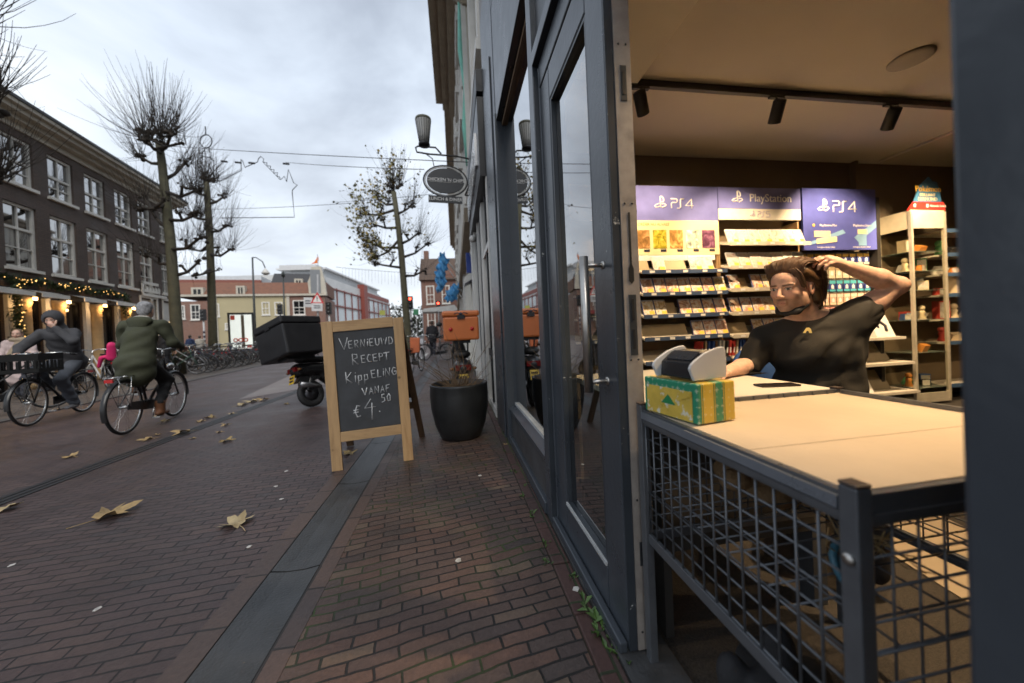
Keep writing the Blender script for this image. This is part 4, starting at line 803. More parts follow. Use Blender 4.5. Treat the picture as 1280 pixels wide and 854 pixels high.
# ---- the seated man
gz_ = -RT*.92-FW*.40; gz_[2] = 0; gaze = unitv(gz_)
HC = PX(990, 359, 1.70); HF = frame(gaze, R_(8), R_(-2))
gt = -FW*.80-RT*.60; gt[2] = 0; TF = frame(unitv(gt), 0)
NB = PX(1010, 396, 1.74); LS = PX(1058, 404, 1.68); RS = PX(956, 424, 1.86); LE = PX(1122, 357, 1.60); LW = PX(1058, 333, 1.61); LE2 = LE
RE = PX(938, 464, 1.80); RE[2] = max(RE[2], .845+.03); RW = PX(908, 466, 1.68); RW[2] = .828+.030
CH = PX(1010, 436, 1.76); BL = PX(1018, 486, 1.78); HP = PX(1030, 545, 1.80)
skincol = (.70, .43, .31)
man = None
s = SDF(.012); head_sdf(s, HC, HF)
nk = HC+HF@np.array([-.028, 0, -.085]); s.cap(nk+HF@np.array([.008, 0, .02]), NB, .054, .062, k=.03)
s.ell(CH, (.09, .16, .14), TF, .03); s.ell(BL, (.09, .15, .15), TF, .03); s.ell(HP, (.10, .15, .11), TF, .03)
s.cap(NB, LS, .05, .05, k=.03); s.cap(NB, RS, .05, .05, k=.03)
mid = LS*.45+LE*.55
s.chain([LS, mid, LE], [.052, .048, .037], k=.02); s.ell(LE, (.036, .036, .036), None, .015)
fm = LE*.62+LW*.38; s.chain([LE, fm, LW], [.036, .041, .026], k=.015)
s.chain([RS, RE], [.05, .037], k=.02); s.chain([RE, RE*.6+RW*.4, RW], [.037, .038, .026], k=.015)
KN = PX(1030, 321, 1.60); hand(s, LW, KN-LW, np.array([0, 0, 1.])-FW*.55, .62, -1, spread=.22)
hand(s, RW, PX(880, 466, 1.55)*[1, 1, 0]-RW*[1, 1, 0], (0, 0, 1.), .25, -1)
V, F = s.mesh(.0042)
man = sdfobj('person', V, F, SKIN, None, head_col(HC, HF, skincol), smooth=1)
tag(man, 'man in a dark T-shirt seated behind the counter with one arm raised to his head', 'person')
# hair: a cap and swept locks
HH = lambda x, y, z: HC+HF@np.array([x, y, z])
s = SDF(.02); s.ell(HH(-.022, 0, .056), (.098, .080, .074), HF); s.ell(HH(-.062, 0, -.005), (.062, .077, .085), HF); s.ell(HH(-.070, 0, -.080), (.042, .058, .045), HF)
for y in (-1, 1): s.cap(HH(.035, y*.066, .070), HH(-.035, y*.080, .020), .022, .020); s.cap(HH(.048, y*.060, .055), HH(.038, y*.070, .0), .012, .007); s.cap(HH(-.045, y*.074, .01), HH(-.06, y*.068, -.07), .020, .016)
V, F = s.mesh(.005)
def hcol(V):
    q = (V-HC)@HF; t = .5+.5*np.sin(q[:, 1]*240+np.sin(q[:, 0]*38)*2.2+q[:, 2]*50); return np.array([.050, .026, .012])*(1-t[:, None])+np.array([.105, .055, .024])*t[:, None]
hair = sdfobj('hair', V, F, HAIRM, man, hcol)
b = MB(); rh = random.Random(9); b.smooth = True
def lock(pts, r): 
    P_ = [np.array(p) for p in pts]; C_ = []
    for i in range(len(P_)-1):
        p0 = P_[max(i-1, 0)]; p1, p2 = P_[i], P_[i+1]; p3 = P_[min(i+2, len(P_)-1)]
        for t in (0, .33, .66): C_.append(.5*((2*p1)+(-p0+p2)*t+(2*p0-5*p1+4*p2-p3)*t*t+(-p0+3*p1-3*p2+p3)*t**3))
    C_.append(P_[-1]); n = len(C_); b.tube([HH(*c) for c in C_], [r*(.45+1.1*math.sin(PI*(.12+.80*i/(n-1)))) for i in range(n)], 5)
for i in range(380):
    y = rh.uniform(-.066, .066); j = lambda a: rh.gauss(0, a); w_ = 1+rh.uniform(.05, .28)
    e = 1-(abs(y)/.085)**2
    lock([(.078*e**.3-.004, y, .078*e**.4+j(.004)), (.045, y*w_+j(.004), .096+.030*e+j(.004)), (-.03, y*w_*1.05+j(.004), .090+.038*e+j(.004)), (-.095, y*w_*1.04+j(.005), .058+j(.006)), (-.119, y*w_*.98+j(.006), -.010+j(.008)), (-.104+j(.008), y*w_*.9+j(.006), -.080+j(.015))], rh.uniform(.0014, .0030))
for sgn in (-1, 1):
    for i in range(60):
        a = rh.uniform(0, 1); j = lambda q: rh.gauss(0, q)
        lock([(.066-.05*a, sgn*(.050+.02*a), .082-.012*a+j(.005)), (.030-.05*a, sgn*.080, .052+j(.008)), (-.030-.03*a, sgn*.088, .008+j(.010)), (-.072, sgn*.084, -.045+j(.012)), (-.085+j(.01), sgn*.070, -.100+j(.015))], rh.uniform(.0014, .0028))
for i in range(16):
    y = rh.uniform(.035, .066); lock([(.070-.2*(y-.035), y*.85, .090), (.070-.3*(y-.035), y+.010, .066), (.052-.2*(y-.035), y+.016, .030+rh.gauss(0, .008)), (.035, y+.014, .0+rh.gauss(0, .01))], .0022)
hl = b.build('hair_locks', M('hair_brown', (.088, .043, .019), .55, var=.35, sc=30), hair); 
# the mask pulled under the chin, and its ear loop
s = SDF(.012); s.chain([HH(.066, .0, -.112), HH(.046, .036, -.110), HH(.012, .058, -.088)], [.017, .017, .012], flat=HF@np.array([.3, .0, 1]), ratio=.9); s.chain([HH(.066, .0, -.112), HH(.046, -.036, -.110), HH(.012, -.058, -.088)], [.017, .017, .012])
V, F = s.mesh(.004); mk = sdfobj('face_mask', V, F, M('mask_black', (.010, .010, .011), .7, bump=.3, bsc=120), man)
for y in (-1, 1): MB().tube([HH(.012, y*.062, -.080), HH(.008, y*.073, -.050), HH(-.006, y*.084, -.005), HH(-.022, y*.084, .012)], .0017, 6).build('ear_loop', M('mask_loop', (.02, .02, .02), .6), mk)
# T-shirt
s = SDF(.035); s.ell(CH+TF@np.array([.0, 0, .0]), (.125, .180, .150), TF); s.ell(BL, (.13, .175, .17), TF); s.ell(HP+np.array([0, 0, .03]), (.135, .18, .13), TF)
s.cap(NB-np.array([0, 0, .030]), LS, .060, .072); s.cap(NB-np.array([0, 0, .030]), RS, .060, .070)
la = LE-LS; ra_ = RE-RS; s.chain([LS, LS+la*.20, LS+la*.38], [.064, .068, .064], k=.03); s.cap(LS+la*.22, LS+la*.33-np.array([0, 0, .024]), .056, .048); s.chain([RS, RS+ra_*.5, RS+ra_*1.0], [.056, .062, .058], k=.03)
s.cap(LS-np.array([0, 0, .03]), BL+TF@np.array([.02, .10, -.02]), .07, .08, k=.06)
s.ell(NB+np.array([0, 0, .045])+TF@np.array([.03, 0, 0]), (.072, .080, .060), TF, .012, True)
# open the cuffs
s.cap(LS+la*.605, LS+la*.9, .068, .06, k=.006); s.p[-1] = None; s.p.pop()
V, F = s.mesh(.0065)
def folds(V):
    d1 = unitv(-RT*.75-np.array([0, 0, .66])); rel = V-LS; dist = np.linalg.norm(rel, axis=1); ang = np.arctan2(rel@unitv(-RT), rel@np.array([0, 0, -1.]))
    w = np.clip((dist-.09)/.12, 0, 1)*np.clip((.50-dist)/.2, 0, 1); f1 = np.sin(ang*13+dist*9+np.sin(dist*30)*.7)
    r2 = V-(BL+np.array([0, 0, -.05])); f2 = np.sin(r2[:, 2]*85+r2@RT*26+np.sin(r2@RT*30)*1.2)*np.clip((.12-r2[:, 2])/.15, 0, 1)
    f3 = np.sin((V@RT)*70+V[:, 2]*55)*.4+np.sin((V@RT)*33-V[:, 2]*90)*.4
    a = .0062*w*np.sign(f1)*np.abs(f1)**.7+.006*f2+.0022*f3
    return V+(-FW)*a[:, None]
TEE = M('tee_black', (.030, .026, .020), .82, var=.18, sc=9, bump=.25, bsc=260)
tee = sdfobj('t_shirt', V, F, TEE, man, None, folds)
V = np.array([tee.matrix_world @ v.co for v in tee.data.vertices])
def front(px, py, rad=5):
    q = V-EYE; z = q@FW; x = 640+FPX*(q@RT)/z; y = 417.38-FPX*(q@UP)/z; m = np.hypot(x-px, y-py) < rad; return PX(px, py, z[m].min()-.004)
try:
    c = front(1009, 413); b = MB(); u = unitv(RT*.92-FW*.38)*.017; v = np.array([0, 0, .013]); n_ = -FW*.002
    b.prism([c+u*x+v*y for x, y in ((-1, -1), (-.45, -1), (-.2, -.2), (.25, -.2), (.4, -1), (1, -1), (.75, .5), (.35, 1), (-.2, .9))], n_); b.build('chest_logo', M('logo_yellow', (.80, .62, .22), .6), tee)
except Exception as e: print('logo', e)
b = MB(); du = unitv(la); 
for t, r in ((.375, .0655), (.34, .0675)):
    cc_ = LS+la*t; b.torus(cc_-np.array([0, 0, .006]), du, r, .0022, 36, 6)
b.build('cuff_stripe', M('stripe_white', (.6, .56, .46), .6), tee)
s = SDF(.03); gf = unitv(gt)
for y in (-.10, .10):
    h_ = HP+TF@np.array([.02, y, -.06]); k_ = h_+gf*.42+np.array([0, 0, -.02]); a_ = k_+gf*.02; a_ = np.array([a_[0], a_[1], .10]); s.chain([h_, k_, a_], [.095, .065, .045])
V2, F2 = s.mesh(.014); sdfobj('trousers', V2, F2, M('trousers_dark', (.02, .022, .028), .8), man)
# ------------------------------------------------------------------ street people
def figure(name, label, loc, rz, pose, cols, h=.011, kids=(), group=None, head_sc=1.):
    """pose: joints in the figure's own space (x forward, y left, z up)"""
    J = {k: np.array(v, float) for k, v in pose.items()}; I3 = np.eye(3)
    s = SDF(.015); hf = frame(pose.get('gaze', (1, 0, 0)), R_(pose.get('tilt', 4))); hc = J['head']; head_sdf(s, hc, hf, sc=head_sc)
    s.cap(hc+hf@np.array([-.02, 0, -.08]), J['neck'], .05, .06, k=.03); s.cap(J['neck']-[0, 0, .06], J['hip'], .085, .09, k=.05)
    for sd_ in ('l', 'r'):
        s.cap(J['neck']-[0, 0, .08], J['sh'+sd_], .06, .05, k=.03); s.chain([J['sh'+sd_], J['el'+sd_], J['ha'+sd_]], [.045, .036, .026], k=.02)
        d = unitv(J['ha'+sd_]-J['el'+sd_]); hand(s, J['ha'+sd_], d, pose.get('up'+sd_, (0, 0, 1.)), pose.get('curl', .8), 1 if sd_ == 'r' else -1)
        s.chain([J['hip']+[0, .08 if sd_ == 'l' else -.08, -.02], J['kn'+sd_], J['an'+sd_]], [.08, .055, .04], k=.03)
    V, F = s.mesh(.0075); hcol_ = head_col(hc, hf, cols.get('skin', (.60, .36, .26)), head_sc)
    me = sdfobj(name, V, F, SKIN, None, hcol_, smooth=1); me.location = loc; me.rotation_euler = (0, 0, rz); tag(me, label, 'person', group)
    def cloth(nm, s, mat, hh=h, disp=None):
        V, F = s.mesh(hh); o = sdfobj(nm, V, F, mat, None, None, disp); o.parent = me; return o
    def wr(amp=.006, fr=38):
        def f(V): return V*(1)+np.stack([np.sin(V[:, 2]*fr+V[:, 1]*21+np.sin(V[:, 0]*17)*1.5), np.sin(V[:, 2]*fr*.8+V[:, 0]*25+1), np.zeros(len(V))], 1)*amp
        return f
    # jacket
    jl = cols.get('jl', 0.); s = SDF(.03); s.cap(J['neck']-[0, 0, .09], J['hip']*.5+J['neck']*.5, .155, .17, flat=(1, 0, 0), ratio=.78, k=.05); s.cap(J['hip']*.5+J['neck']*.5, J['hip']+[0, 0, -jl], .17, .185+jl*.1, flat=(1, 0, 0), ratio=.82, k=.05)
    for sd_ in ('l', 'r'):
        s.cap(J['neck']-[0, 0, .05], J['sh'+sd_], .07, .075); e_ = J['ha'+sd_]*.92+J['el'+sd_]*.08; s.chain([J['sh'+sd_], J['el'+sd_], e_], [.078, .066, .048])
    if cols.get('collar'): s.ell(J['neck']+[-.01, 0, .01], (.085, .09, .06))
    s.ell(J['hip']+[-.03, 0, -.02-jl*.3], (.17, .20, .15)); jk = cloth('jacket', s, cols['jacket'], disp=wr())
    if cols.get('hood') == 'up':
        s = SDF(.02); s.ell(hc+hf@np.array([-.022, 0, .022]), (.140, .115, .135), hf); s.cap(hc+hf@np.array([-.05, 0, -.08]), J['neck'], .095, .12); s.ell(hc+hf@np.array([.12, 0, -.030]), (.080, .066, .095), hf, .015, True)
        cloth('hood', s, cols['jacket'], .008)
    if cols.get('hood') == 'down':
        s = SDF(.03); s.ell(J['neck']+[-.09, 0, .0], (.075, .14, .07)); s.ell(J['neck']+[-.12, 0, -.06], (.05, .10, .07)); cloth('hood', s, cols['jacket'])
        s = SDF(.02); s.ell(J['neck']+[-.045, 0, .055], (.075, .085, .025)); cloth('collar', s, cols['collar_mat'], .008)
    if 'hair' in cols:
        s = SDF(.02); s.ell(hc+hf@np.array([-.026, 0, .040]), (.100, .083, .084), hf); s.ell(hc+hf@np.array([-.055, 0, -.015]), (.062, .076, .075), hf)
        if cols.get('long'): s.cap(hc+hf@np.array([-.05, .05, -.02]), hc+hf@np.array([-.03, .07, -.14]), .035, .03); s.cap(hc+hf@np.array([-.05, -.05, -.02]), hc+hf@np.array([-.03, -.07, -.14]), .035, .03)
        cloth('hair', s, cols['hair'], .007)
    s = SDF(.03)
    for sd_ in ('l', 'r'):
        sg_ = .085 if sd_ == 'l' else -.085; s.chain([J['hip']+[0, sg_, -.03], J['kn'+sd_], J['an'+sd_]+[0, 0, .01+cols.get('boot', 0)*1.0]], [.098, .078, .066-cols.get('boot', 0)*.12], k=.03)
    cloth('trousers', s, cols['trousers'], disp=wr(.005, 50))
    for sd_ in ('l', 'r'):
        a = J['an'+sd_]; s = SDF(.02); tp = pose.get('toe'+sd_, (1, 0, -.05)); t_ = unitv(tp); s.chain([a+[0, 0, cols.get('boot', .0)], a+t_*.0-[0, 0, .035]], [.056, .05]); s.cap(a-[0, 0, .042]-t_*.05, a-[0, 0, .045]+t_*.15, .040, .033, flat=(0, 0, 1), ratio=.8); cloth('shoe', s, cols['shoe'], .008)
    return me
def cloths(n, c): return M(n, c, .85, var=.2, sc=8, bump=.35, bsc=45)
# ------------------------------------------------------------------ bicycles
RUB = M('tyre_rubber', (.014, .014, .015), .7); CHROME = M('chrome', (.55, .55, .54), .22, 1.)
wheel_cache = {}
def bicycle(label, loc, rz, frame_m, crate=False, child=None, group=None, lo=False, rack=None):
    t = thing('bicycle', label, 'bicycle', loc, rz, group); r = .345; A = (-.50, 0, r); B = (.58, 0, r); n = 20 if lo else 40
    key = lo
    def wheel(c):
        b = MB(); b.torus((0, 0, 0), (0, 1, 0), r-.036, .011, n, 6); b.lathe([(.022, -.045), (.022, .045)], (0, 0, 0), 10, (0, 1, 0)); k = 14 if lo else 28
        for i in range(k): a = 2*PI*i/k+.1; sg_ = .03 if i % 2 else -.03; b.tube([(.02*math.cos(a), sg_, .02*math.sin(a)), ((r-.04)*math.cos(a+.12*(1 if i % 4 < 2 else -1)), 0, (r-.04)*math.sin(a+.12*(1 if i % 4 < 2 else -1)))], .0022 if lo else .0016, 4, cap=False)
        if key not in wheel_cache:
            w_ = b.build('wheel', M('rim_grey', (.20, .20, .205), .35, .9) if lo else CHROME, t, world=False); ty = MB().torus((0, 0, 0), (0, 1, 0), r-.018, .018, n, 8).build('tyre', RUB, w_, world=False); wheel_cache[key] = (w_, ty)
        else:
            a_, b_ = wheel_cache[key]; w_ = a_.copy(); COL.objects.link(w_); w_.parent = t; ty = b_.copy(); COL.objects.link(ty); ty.parent = w_
        w_.location = c; return w_
    wheel(A); wheel(B)
    b = MB(); BBk = (-.06, 0, .29); hd0, hd1 = (.40, 0, .70), (.36, 0, .92); st_ = (-.20, 0, .80)
    b.tube([BBk, st_], .016, 8); b.tube([hd0, (.10, 0, .45), BBk], .018, 8); b.tube([hd1, (.02, 0, .62), (-.12, 0, .52)], .014, 8); b.tube([hd0, hd1], .019, 8)
    for y in (-.055, .055): b.tube([BBk, (-.5, y, r)], .009, 6); b.tube([(-.19, 0, .76), (-.5, y, r)], .008, 6)
    b.build('frame', frame_m, t, world=False)
    b = MB()
    for y in (-.055, .055): b.tube([(.415, y*.7, .68), (.46, y, .60), (.58, y, r)], .011, 6)
    b.tube([(.415, -.04, .68), (.415, .04, .68)], .014, 6); b.build('fork', frame_m, t, world=False)
    b = MB(); b.tube([(.36, 0, .90), (.345, 0, 1.04)], .014, 8); b.tube([(.345, 0, 1.04), (.40, .12, 1.07), (.36, .24, 1.07), (.22, .30, 1.04)], .0115, 8); b.tube([(.345, 0, 1.04), (.40, -.12, 1.07), (.36, -.24, 1.07), (.22, -.30, 1.04)], .0115, 8); b.build('handlebar', CHROME, t, world=False)
    for y in (-.30, .30): MB().tube([(.25, y*.985, 1.047), (.15, y*1.02, 1.025)], .017, 8).build('grip', BLACK, t, world=False)
    b = MB(); b.tube([(-.2, 0, .80), (-.222, 0, .89)], .014, 8); b.build('seat_post', CHROME, t, world=False)
    b = MB(); b.prism([(-.36, -.085, .905), (-.36, .085, .905), (-.26, .075, .912), (-.16, .028, .915), (-.10, .02, .912), (-.10, -.02, .912), (-.16, -.028, .915), (-.26, -.075, .912)], (0, 0, .045)); b.build('saddle', M('saddle_leather', (.025, .018, .015), .5), t, world=False, bevel=.012)
    def guard(c, a0, a1, w_):
        b = MB(); V = []; F = []; k = 14
        for i in range(k+1):
            a = R_(a0+(a1-a0)*i/k)
            for yy, rr_ in ((-w_, r+.012), (-w_*.5, r+.022), (w_*.5, r+.022), (w_, r+.012)): V.append((c[0]+rr_*math.cos(a), yy, c[2]+rr_*math.sin(a)))
        for i in range(k):
            for j in range(3): F.append((i*4+j, i*4+j+1, i*4+j+5, i*4+j+4))
        b.add(V, F, True); b.build('mudguard', M('mudguard_black', (.015, .015, .016), .3), t, world=False)
    guard(A, 20, 200, .028); guard(B, -10, 150, .028)
    b = MB(); b.prism([(-.06-.13, -.052, .25), (.06, -.052, .23), (.06, -.052, .36), (-.45, -.052, .40), (-.52, -.052, .37), (-.52, -.052, .31)], (0, .014, 0)); b.build('chain_case', M('mudguard_black', (.015, .015, .016), .3), t, world=False, bevel=.006)
    b = MB(); ca = R_(75); px_, pz = .17*math.cos(ca), .17*math.sin(ca)
    for sg_, y in ((1, .075), (-1, -.075)):
        b = MB(); b.tube([(-.06, y, .29), (-.06+sg_*px_, y, .29+sg_*pz)], .009, 6); b.box((-.06+sg_*px_-.045, y+(0.01 if y > 0 else -.10), .29+sg_*pz-.012), (-.06+sg_*px_+.045, y+(.10 if y > 0 else -.01), .29+sg_*pz+.012))
        b.build('crank', CHROME, t, world=False)
    b = MB()
    for y in (-.06, 0, .06): b.tube([(-.28, y, .735), (-.72, y, .735)], .006, 6)
    for y in (-.06, .06): b.tube([(-.70, y, .735), (-.5, y, r)], .005, 6); b.tube([(-.45, y, .735), (-.5, y, r)], .005, 6)
    for x in (-.32, -.5, -.7): b.tube([(x, -.06, .735), (x, .06, .735)], .006, 6)
    b.build('carrier', BLACK if not rack else rack, t, world=False)
    b = MB(); b.lathe([(.018, -.03), (.042, .0), (.045, .03), (.040, .038)], (.50, 0, .79), 14, (1, 0, 0)); b.build('headlamp', CHROME, t, world=False)
    b = MB(); b.box((-.745, -.04, .68), (-.722, .04, .72)); b.build('tail_lamp', M('lamp_red', (.45, .02, .02), .25), t, world=False)
    if crate:
        b = MB(); x0, x1, y0, y1, z0, z1 = .40, .86, -.29, .29, .80, 1.07
        b.box((x0, y0, z0), (x1, y1, z0+.012))
        for (a, c) in (((x0, y0), (x1, y0+.010)), ((x0, y1-.010), (x1, y1)), ((x0, y0+.011), (x0+.010, y1-.011)), ((x1-.010, y0+.011), (x1, y1-.011))):
            b.box((a[0], a[1], z0+.0125), (c[0], c[1], z0+.05)); b.box((a[0], a[1], z1-.10), (c[0], c[1], z1)); 
            L_ = max(c[0]-a[0], c[1]-a[1]); al = 0 if c[0]-a[0] > c[1]-a[1] else 1
            for i in range(7):
                o = i/6*(L_-.045); p = [a[0], a[1]]; q = [c[0], c[1]]; p[al] = a[al]+o; q[al] = p[al]+.03; b.box((p[0], p[1], z0+.0505), (q[0], q[1], z1-.105))
        b.build('crate', M('crate_black', (.006, .006, .006), .7, spec=.25), t, world=False)
        b = MB()
        for y in (-.12, .12): b.tube([(.40, y, .79), (.84, y, .79)], .007, 6); b.tube([(.80, y, .79), (.58, y*.5, r)], .006, 6)
        b.build('front_carrier', BLACK, t, world=False)
    if child:
        s = SDF(.02); s.ell((-.52, 0, .86), (.15, .15, .06)); s.cap((-.64, 0, .86), (-.70, 0, 1.16), .10, .09, flat=(1, 0, 0), ratio=.4); s.cap((-.5, .13, .84), (-.36, .13, .62), .05, .04); s.cap((-.5, -.13, .84), (-.36, -.13, .62), .05, .04); V, F = s.mesh(.014); o = sdfobj('child_seat', V, F, child, None); o.parent = t
    return t
def at2(px, py): q = GZ(px, py); return np.array([q[0], q[1], 0])
# rider with the black crate, coming towards the camera
f1, r1 = at2(33, 534), at2(112, 513); d = f1-r1; az = math.atan2(d[1], d[0]); c1 = (f1+r1)/2
bicycle('black bicycle with a black crate on its front carrier under the hooded man', (c1[0], c1[1], 0), az, M('frame_black', (.016, .016, .017), .35), crate=True)
JK1 = cloths('jacket_charcoal', (.045, .045, .050)); JK2 = cloths('parka_green', (.046, .050, .028))
figure('person', 'man in a charcoal hooded jacket cycling with one hand at his mouth', (c1[0], c1[1], 0), az,
       dict(head=(.06, 0, 1.60), neck=(-.03, 0, 1.44), hip=(-.24, 0, .95), shl=(-.03, .19, 1.38), shr=(-.03, -.19, 1.38), ell=(.20, .30, 1.24), elr=(.14, -.33, 1.16), hal=(.17, .08, 1.47), har=(.24, -.30, 1.09), knl=(.18, .12, .64), knr=(.22, -.12, .80), anl=(-.06, .13, .22), anr=(-.02, -.13, .53), gaze=(1, .15, 0), upl=(1, 0, 0), tilt=12),
       dict(jacket=JK1, hood='up', trousers=cloths('jeans_grey', (.085, .095, .115)), shoe=M('shoe_grey', (.22, .22, .23), .7), jl=.05, skin=(.60, .38, .29), collar=True))
# rider seen from behind
f2, r2 = at2(217, 521), at2(155, 544); d = f2-r2; az2 = math.atan2(d[1], d[0]); c2 = (f2+r2)/2
bicycle('dark city bicycle ridden away from the camera by a person in a green parka', (c2[0], c2[1], 0), az2, M('frame_darkbrown', (.030, .024, .022), .35), rack=CHROME)
figure('person', 'grey haired cyclist in an olive green parka and brown boots riding away', (c2[0], c2[1], 0), az2,
       dict(head=(.02, 0, 1.61), neck=(-.04, 0, 1.45), hip=(-.25, 0, .97), shl=(-.04, .20, 1.39), shr=(-.04, -.20, 1.39), ell=(.02, .27, 1.14), elr=(.02, -.28, 1.14), hal=(.22, .29, 1.08), har=(.22, -.29, 1.08), knl=(.24, .12, .80), knr=(.16, -.12, .60), anl=(-.01, .13, .54), anr=(-.04, -.13, .21), gaze=(1, .05, 0)),
       dict(jacket=JK2, hood='down', collar_mat=M('fleece_white', (.5, .48, .42), .9, bump=.5, bsc=60), trousers=cloths('trousers_black', (.013, .013, .015)), shoe=M('boot_brown', (.16, .065, .028), .6, var=.3, sc=9), jl=.20, hair=M('hair_grey', (.26, .26, .27), .7, var=.5, sc=40, bump=.6, bsc=50), collar=True, boot=.10))
# woman on the sidewalk
wq = GZ(22, 506); q = C_w = PX(26, 470, 8.4)
figure('person', 'woman in a pale pink coat and beige scarf walking on the left sidewalk', (q[0], q[1], 0), math.atan2(-1., .45),
       dict(head=(.05, 0, 1.53), neck=(0, 0, 1.38), hip=(-.02, 0, .92), shl=(0, .17, 1.32), shr=(0, -.17, 1.32), ell=(.05, .24, 1.06), elr=(.05, -.24, 1.06), hal=(.30, .20, .98), har=(.30, -.20, .98), knl=(.10, .09, .48), knr=(-.04, -.09, .48), anl=(.12, .09, .09), anr=(-.16, -.09, .12), gaze=(1, .1, .0)),
       dict(jacket=cloths('coat_pink', (.50, .40, .39)), trousers=cloths('trousers_navy', (.03, .033, .045)), shoe=BLACK, jl=.42, hair=M('hair_dark_blond', (.16, .10, .055), .6, var=.5, sc=40, bump=.5), long=True, collar=True, skin=(.62, .40, .31)))
wm = COL.objects[-1]
ppl = [o for o in COL.objects if o.get('category') == 'person'][-1]
s = SDF(.03); s.ell((.02, 0, 1.40), (.13, .14, .075)); s.cap((.10, .05, 1.38), (.14, -.10, 1.02), .05, .06, flat=(1, 0, 0), ratio=.5); V, F = s.mesh(.012); o = sdfobj('scarf', V, F, cloths('scarf_beige', (.34, .27, .19)), None); o.parent = ppl
# far pedestrians
def walker(px, py, dep, label, jc, tc, rz, hair=(.05, .035, .025), h=1.):
    q = PX(px, py, dep)
    o = figure('person', label, (q[0], q[1], 0), rz, dict(head=(.02, 0, 1.63), neck=(0, 0, 1.47), hip=(-.02, 0, .95), shl=(0, .19, 1.40), shr=(0, -.19, 1.40), ell=(-.05, .25, 1.13), elr=(.05, -.25, 1.13), hal=(.05, .22, .90), har=(.16, -.22, .92), knl=(.12, .09, .50), knr=(-.04, -.09, .50), anl=(.14, .09, .09), anr=(-.20, -.09, .13)),
               dict(jacket=cloths('walker_jacket_%d' % px, jc), trousers=cloths('walker_trousers_%d' % px, tc), shoe=BLACK, hair=M('walker_hair_%d' % px, hair, .6), jl=.12, collar=True), h=.02, group='people walking in the far street')
    return o
walker(541, 430, 17.5, 'person in dark clothes walking away past the red traffic lights', (.02, .02, .025), (.02, .02, .03), 1.5)
walker(206, 440, 12.4, 'dark coated person standing beside the lit shop window', (.012, .012, .014), (.015, .015, .02), 1.2)
walker(238, 432, 24, 'person in a blue jacket beyond the first tree trunk', (.03, .05, .12), (.02, .02, .03), 1.4)
walker(250, 432, 27, 'person in a pale coat beyond the parked bicycles', (.4, .36, .3), (.03, .03, .04), 1.9)
walker(349, 430, 36, 'distant pedestrian in a red jacket by the yellow building', (.3, .05, .05), (.03, .03, .05), .4)
# ------------------------------------------------------------------ parked bicycles
fcols = [('black', (.016, .016, .018)), ('dark blue', (.03, .045, .10)), ('grey', (.16, .17, .18)), ('dark red', (.17, .03, .035)), ('silver', (.40, .41, .42)), ('dark green', (.03, .07, .05))]
protos = {}
rb = random.Random(21); kb = 0
dirs = np.array([dl[0], dl[1]])
spots = []
base = np.array(GZ(222, 470)[:2]); 
for i in range(19): spots.append((base+dirs*(i*.56)+nl*rb.uniform(-.15, .12)+nl*.1, 0))
base2 = base-nl*2.1+dirs*1.2
for i in range(14): spots.append((base2+dirs*(i*.60)+nl*rb.uniform(-.15, .15), 1))
base3 = np.array(GZ(322, 447)[:2])-nl*1.0
for i in range(7): spots.append((base3+dirs*(i*.7), 2))
pos_left = [np.array(GZ(126, 487)[:2]), np.array(GZ(150, 474)[:2]), np.array(GZ(172, 470)[:2]), np.array(GZ(4, 520)[:2])]
rown = ['kerbside row', 'rear row', 'far row by yellow building']; cnt = [0, 0, 0]
for k, (p, rw_) in enumerate(spots):
    cn, cc_ = fcols[rb.choice([0, 0, 0, 1, 2, 2, 3, 4, 5, 0])]
    n_ = cnt[rw_]; cnt[rw_] += 1
    lab = '%s parked bicycle, %s from the near end of the %s' % (cn, ORD[n_], rown[rw_])
    az_ = math.atan2(nl[1], nl[0])+rb.uniform(-.16, .16)+(PI if rb.random() < .35 else 0)
    if cn not in protos: protos[cn] = o = bicycle(lab, (p[0], p[1], .012), az_, M('frame_'+cn.replace(' ', '_'), cc_, .35), group='bicycles parked on the left sidewalk', lo=True)
    else: o = dup(protos[cn], (p[0], p[1], .012), az_, lab)
    o.rotation_euler = (R_(rb.uniform(4, 9))*rb.choice([-1, 1]), 0, az_)
PINK = M('seat_pink', (.70, .03, .16), .5)
bicycle('parked bicycle with a bright pink child seat behind the hooded cyclist', (pos_left[0][0], pos_left[0][1], .012), 2.6, M('frame_white', (.5, .5, .5), .35), child=PINK, lo=True, group='bicycles parked on the left sidewalk')
dup(protos['black'], (pos_left[1][0], pos_left[1][1], .012), 2.3, 'black parked bicycle just right of the pink child seat'); dup(protos.get('grey', protos['black']), (pos_left[2][0], pos_left[2][1], .012), 2.9, 'parked bicycle behind the cyclist in the green parka'); dup(protos['black'], (pos_left[3][0], pos_left[3][1], .012), 1.2, 'black parked bicycle at the far left beside the woman')
a_ = GZ(205, 462); o = dup(protos['dark red'] if 'dark red' in protos else protos['black'], (a_[0], a_[1], .012), math.atan2(nl[1], nl[0])+.3, 'reddish parked bicycle in front of the mossy tree trunk'); 
a_ = GZ(524, 433); o = dup(protos['black'], (PX(519, 440, 10)[0], PX(519, 440, 10)[1], 0), 1.4, 'bicycle with an orange pannier standing just right of the chalkboard')
b = MB(); b.prism([(PX(512, 420, 9.6)+np.array([dx_, 0, dz_])) for dx_, dz_ in ((0, -.48), (.24, -.46), (.26, -.06), (0, -.05))], (0, .16, 0)); tag(b.build('pannier', M('pannier_orange', (.62, .16, .06), .6), bevel=.02), 'orange bag on the bicycle right of the chalkboard', 'bag')
o = dup(protos['black'], (*PX(545, 437, 14.5)[:2], 0), 2.6, 'bicycle parked across the pavement beyond the orange delivery scooter')
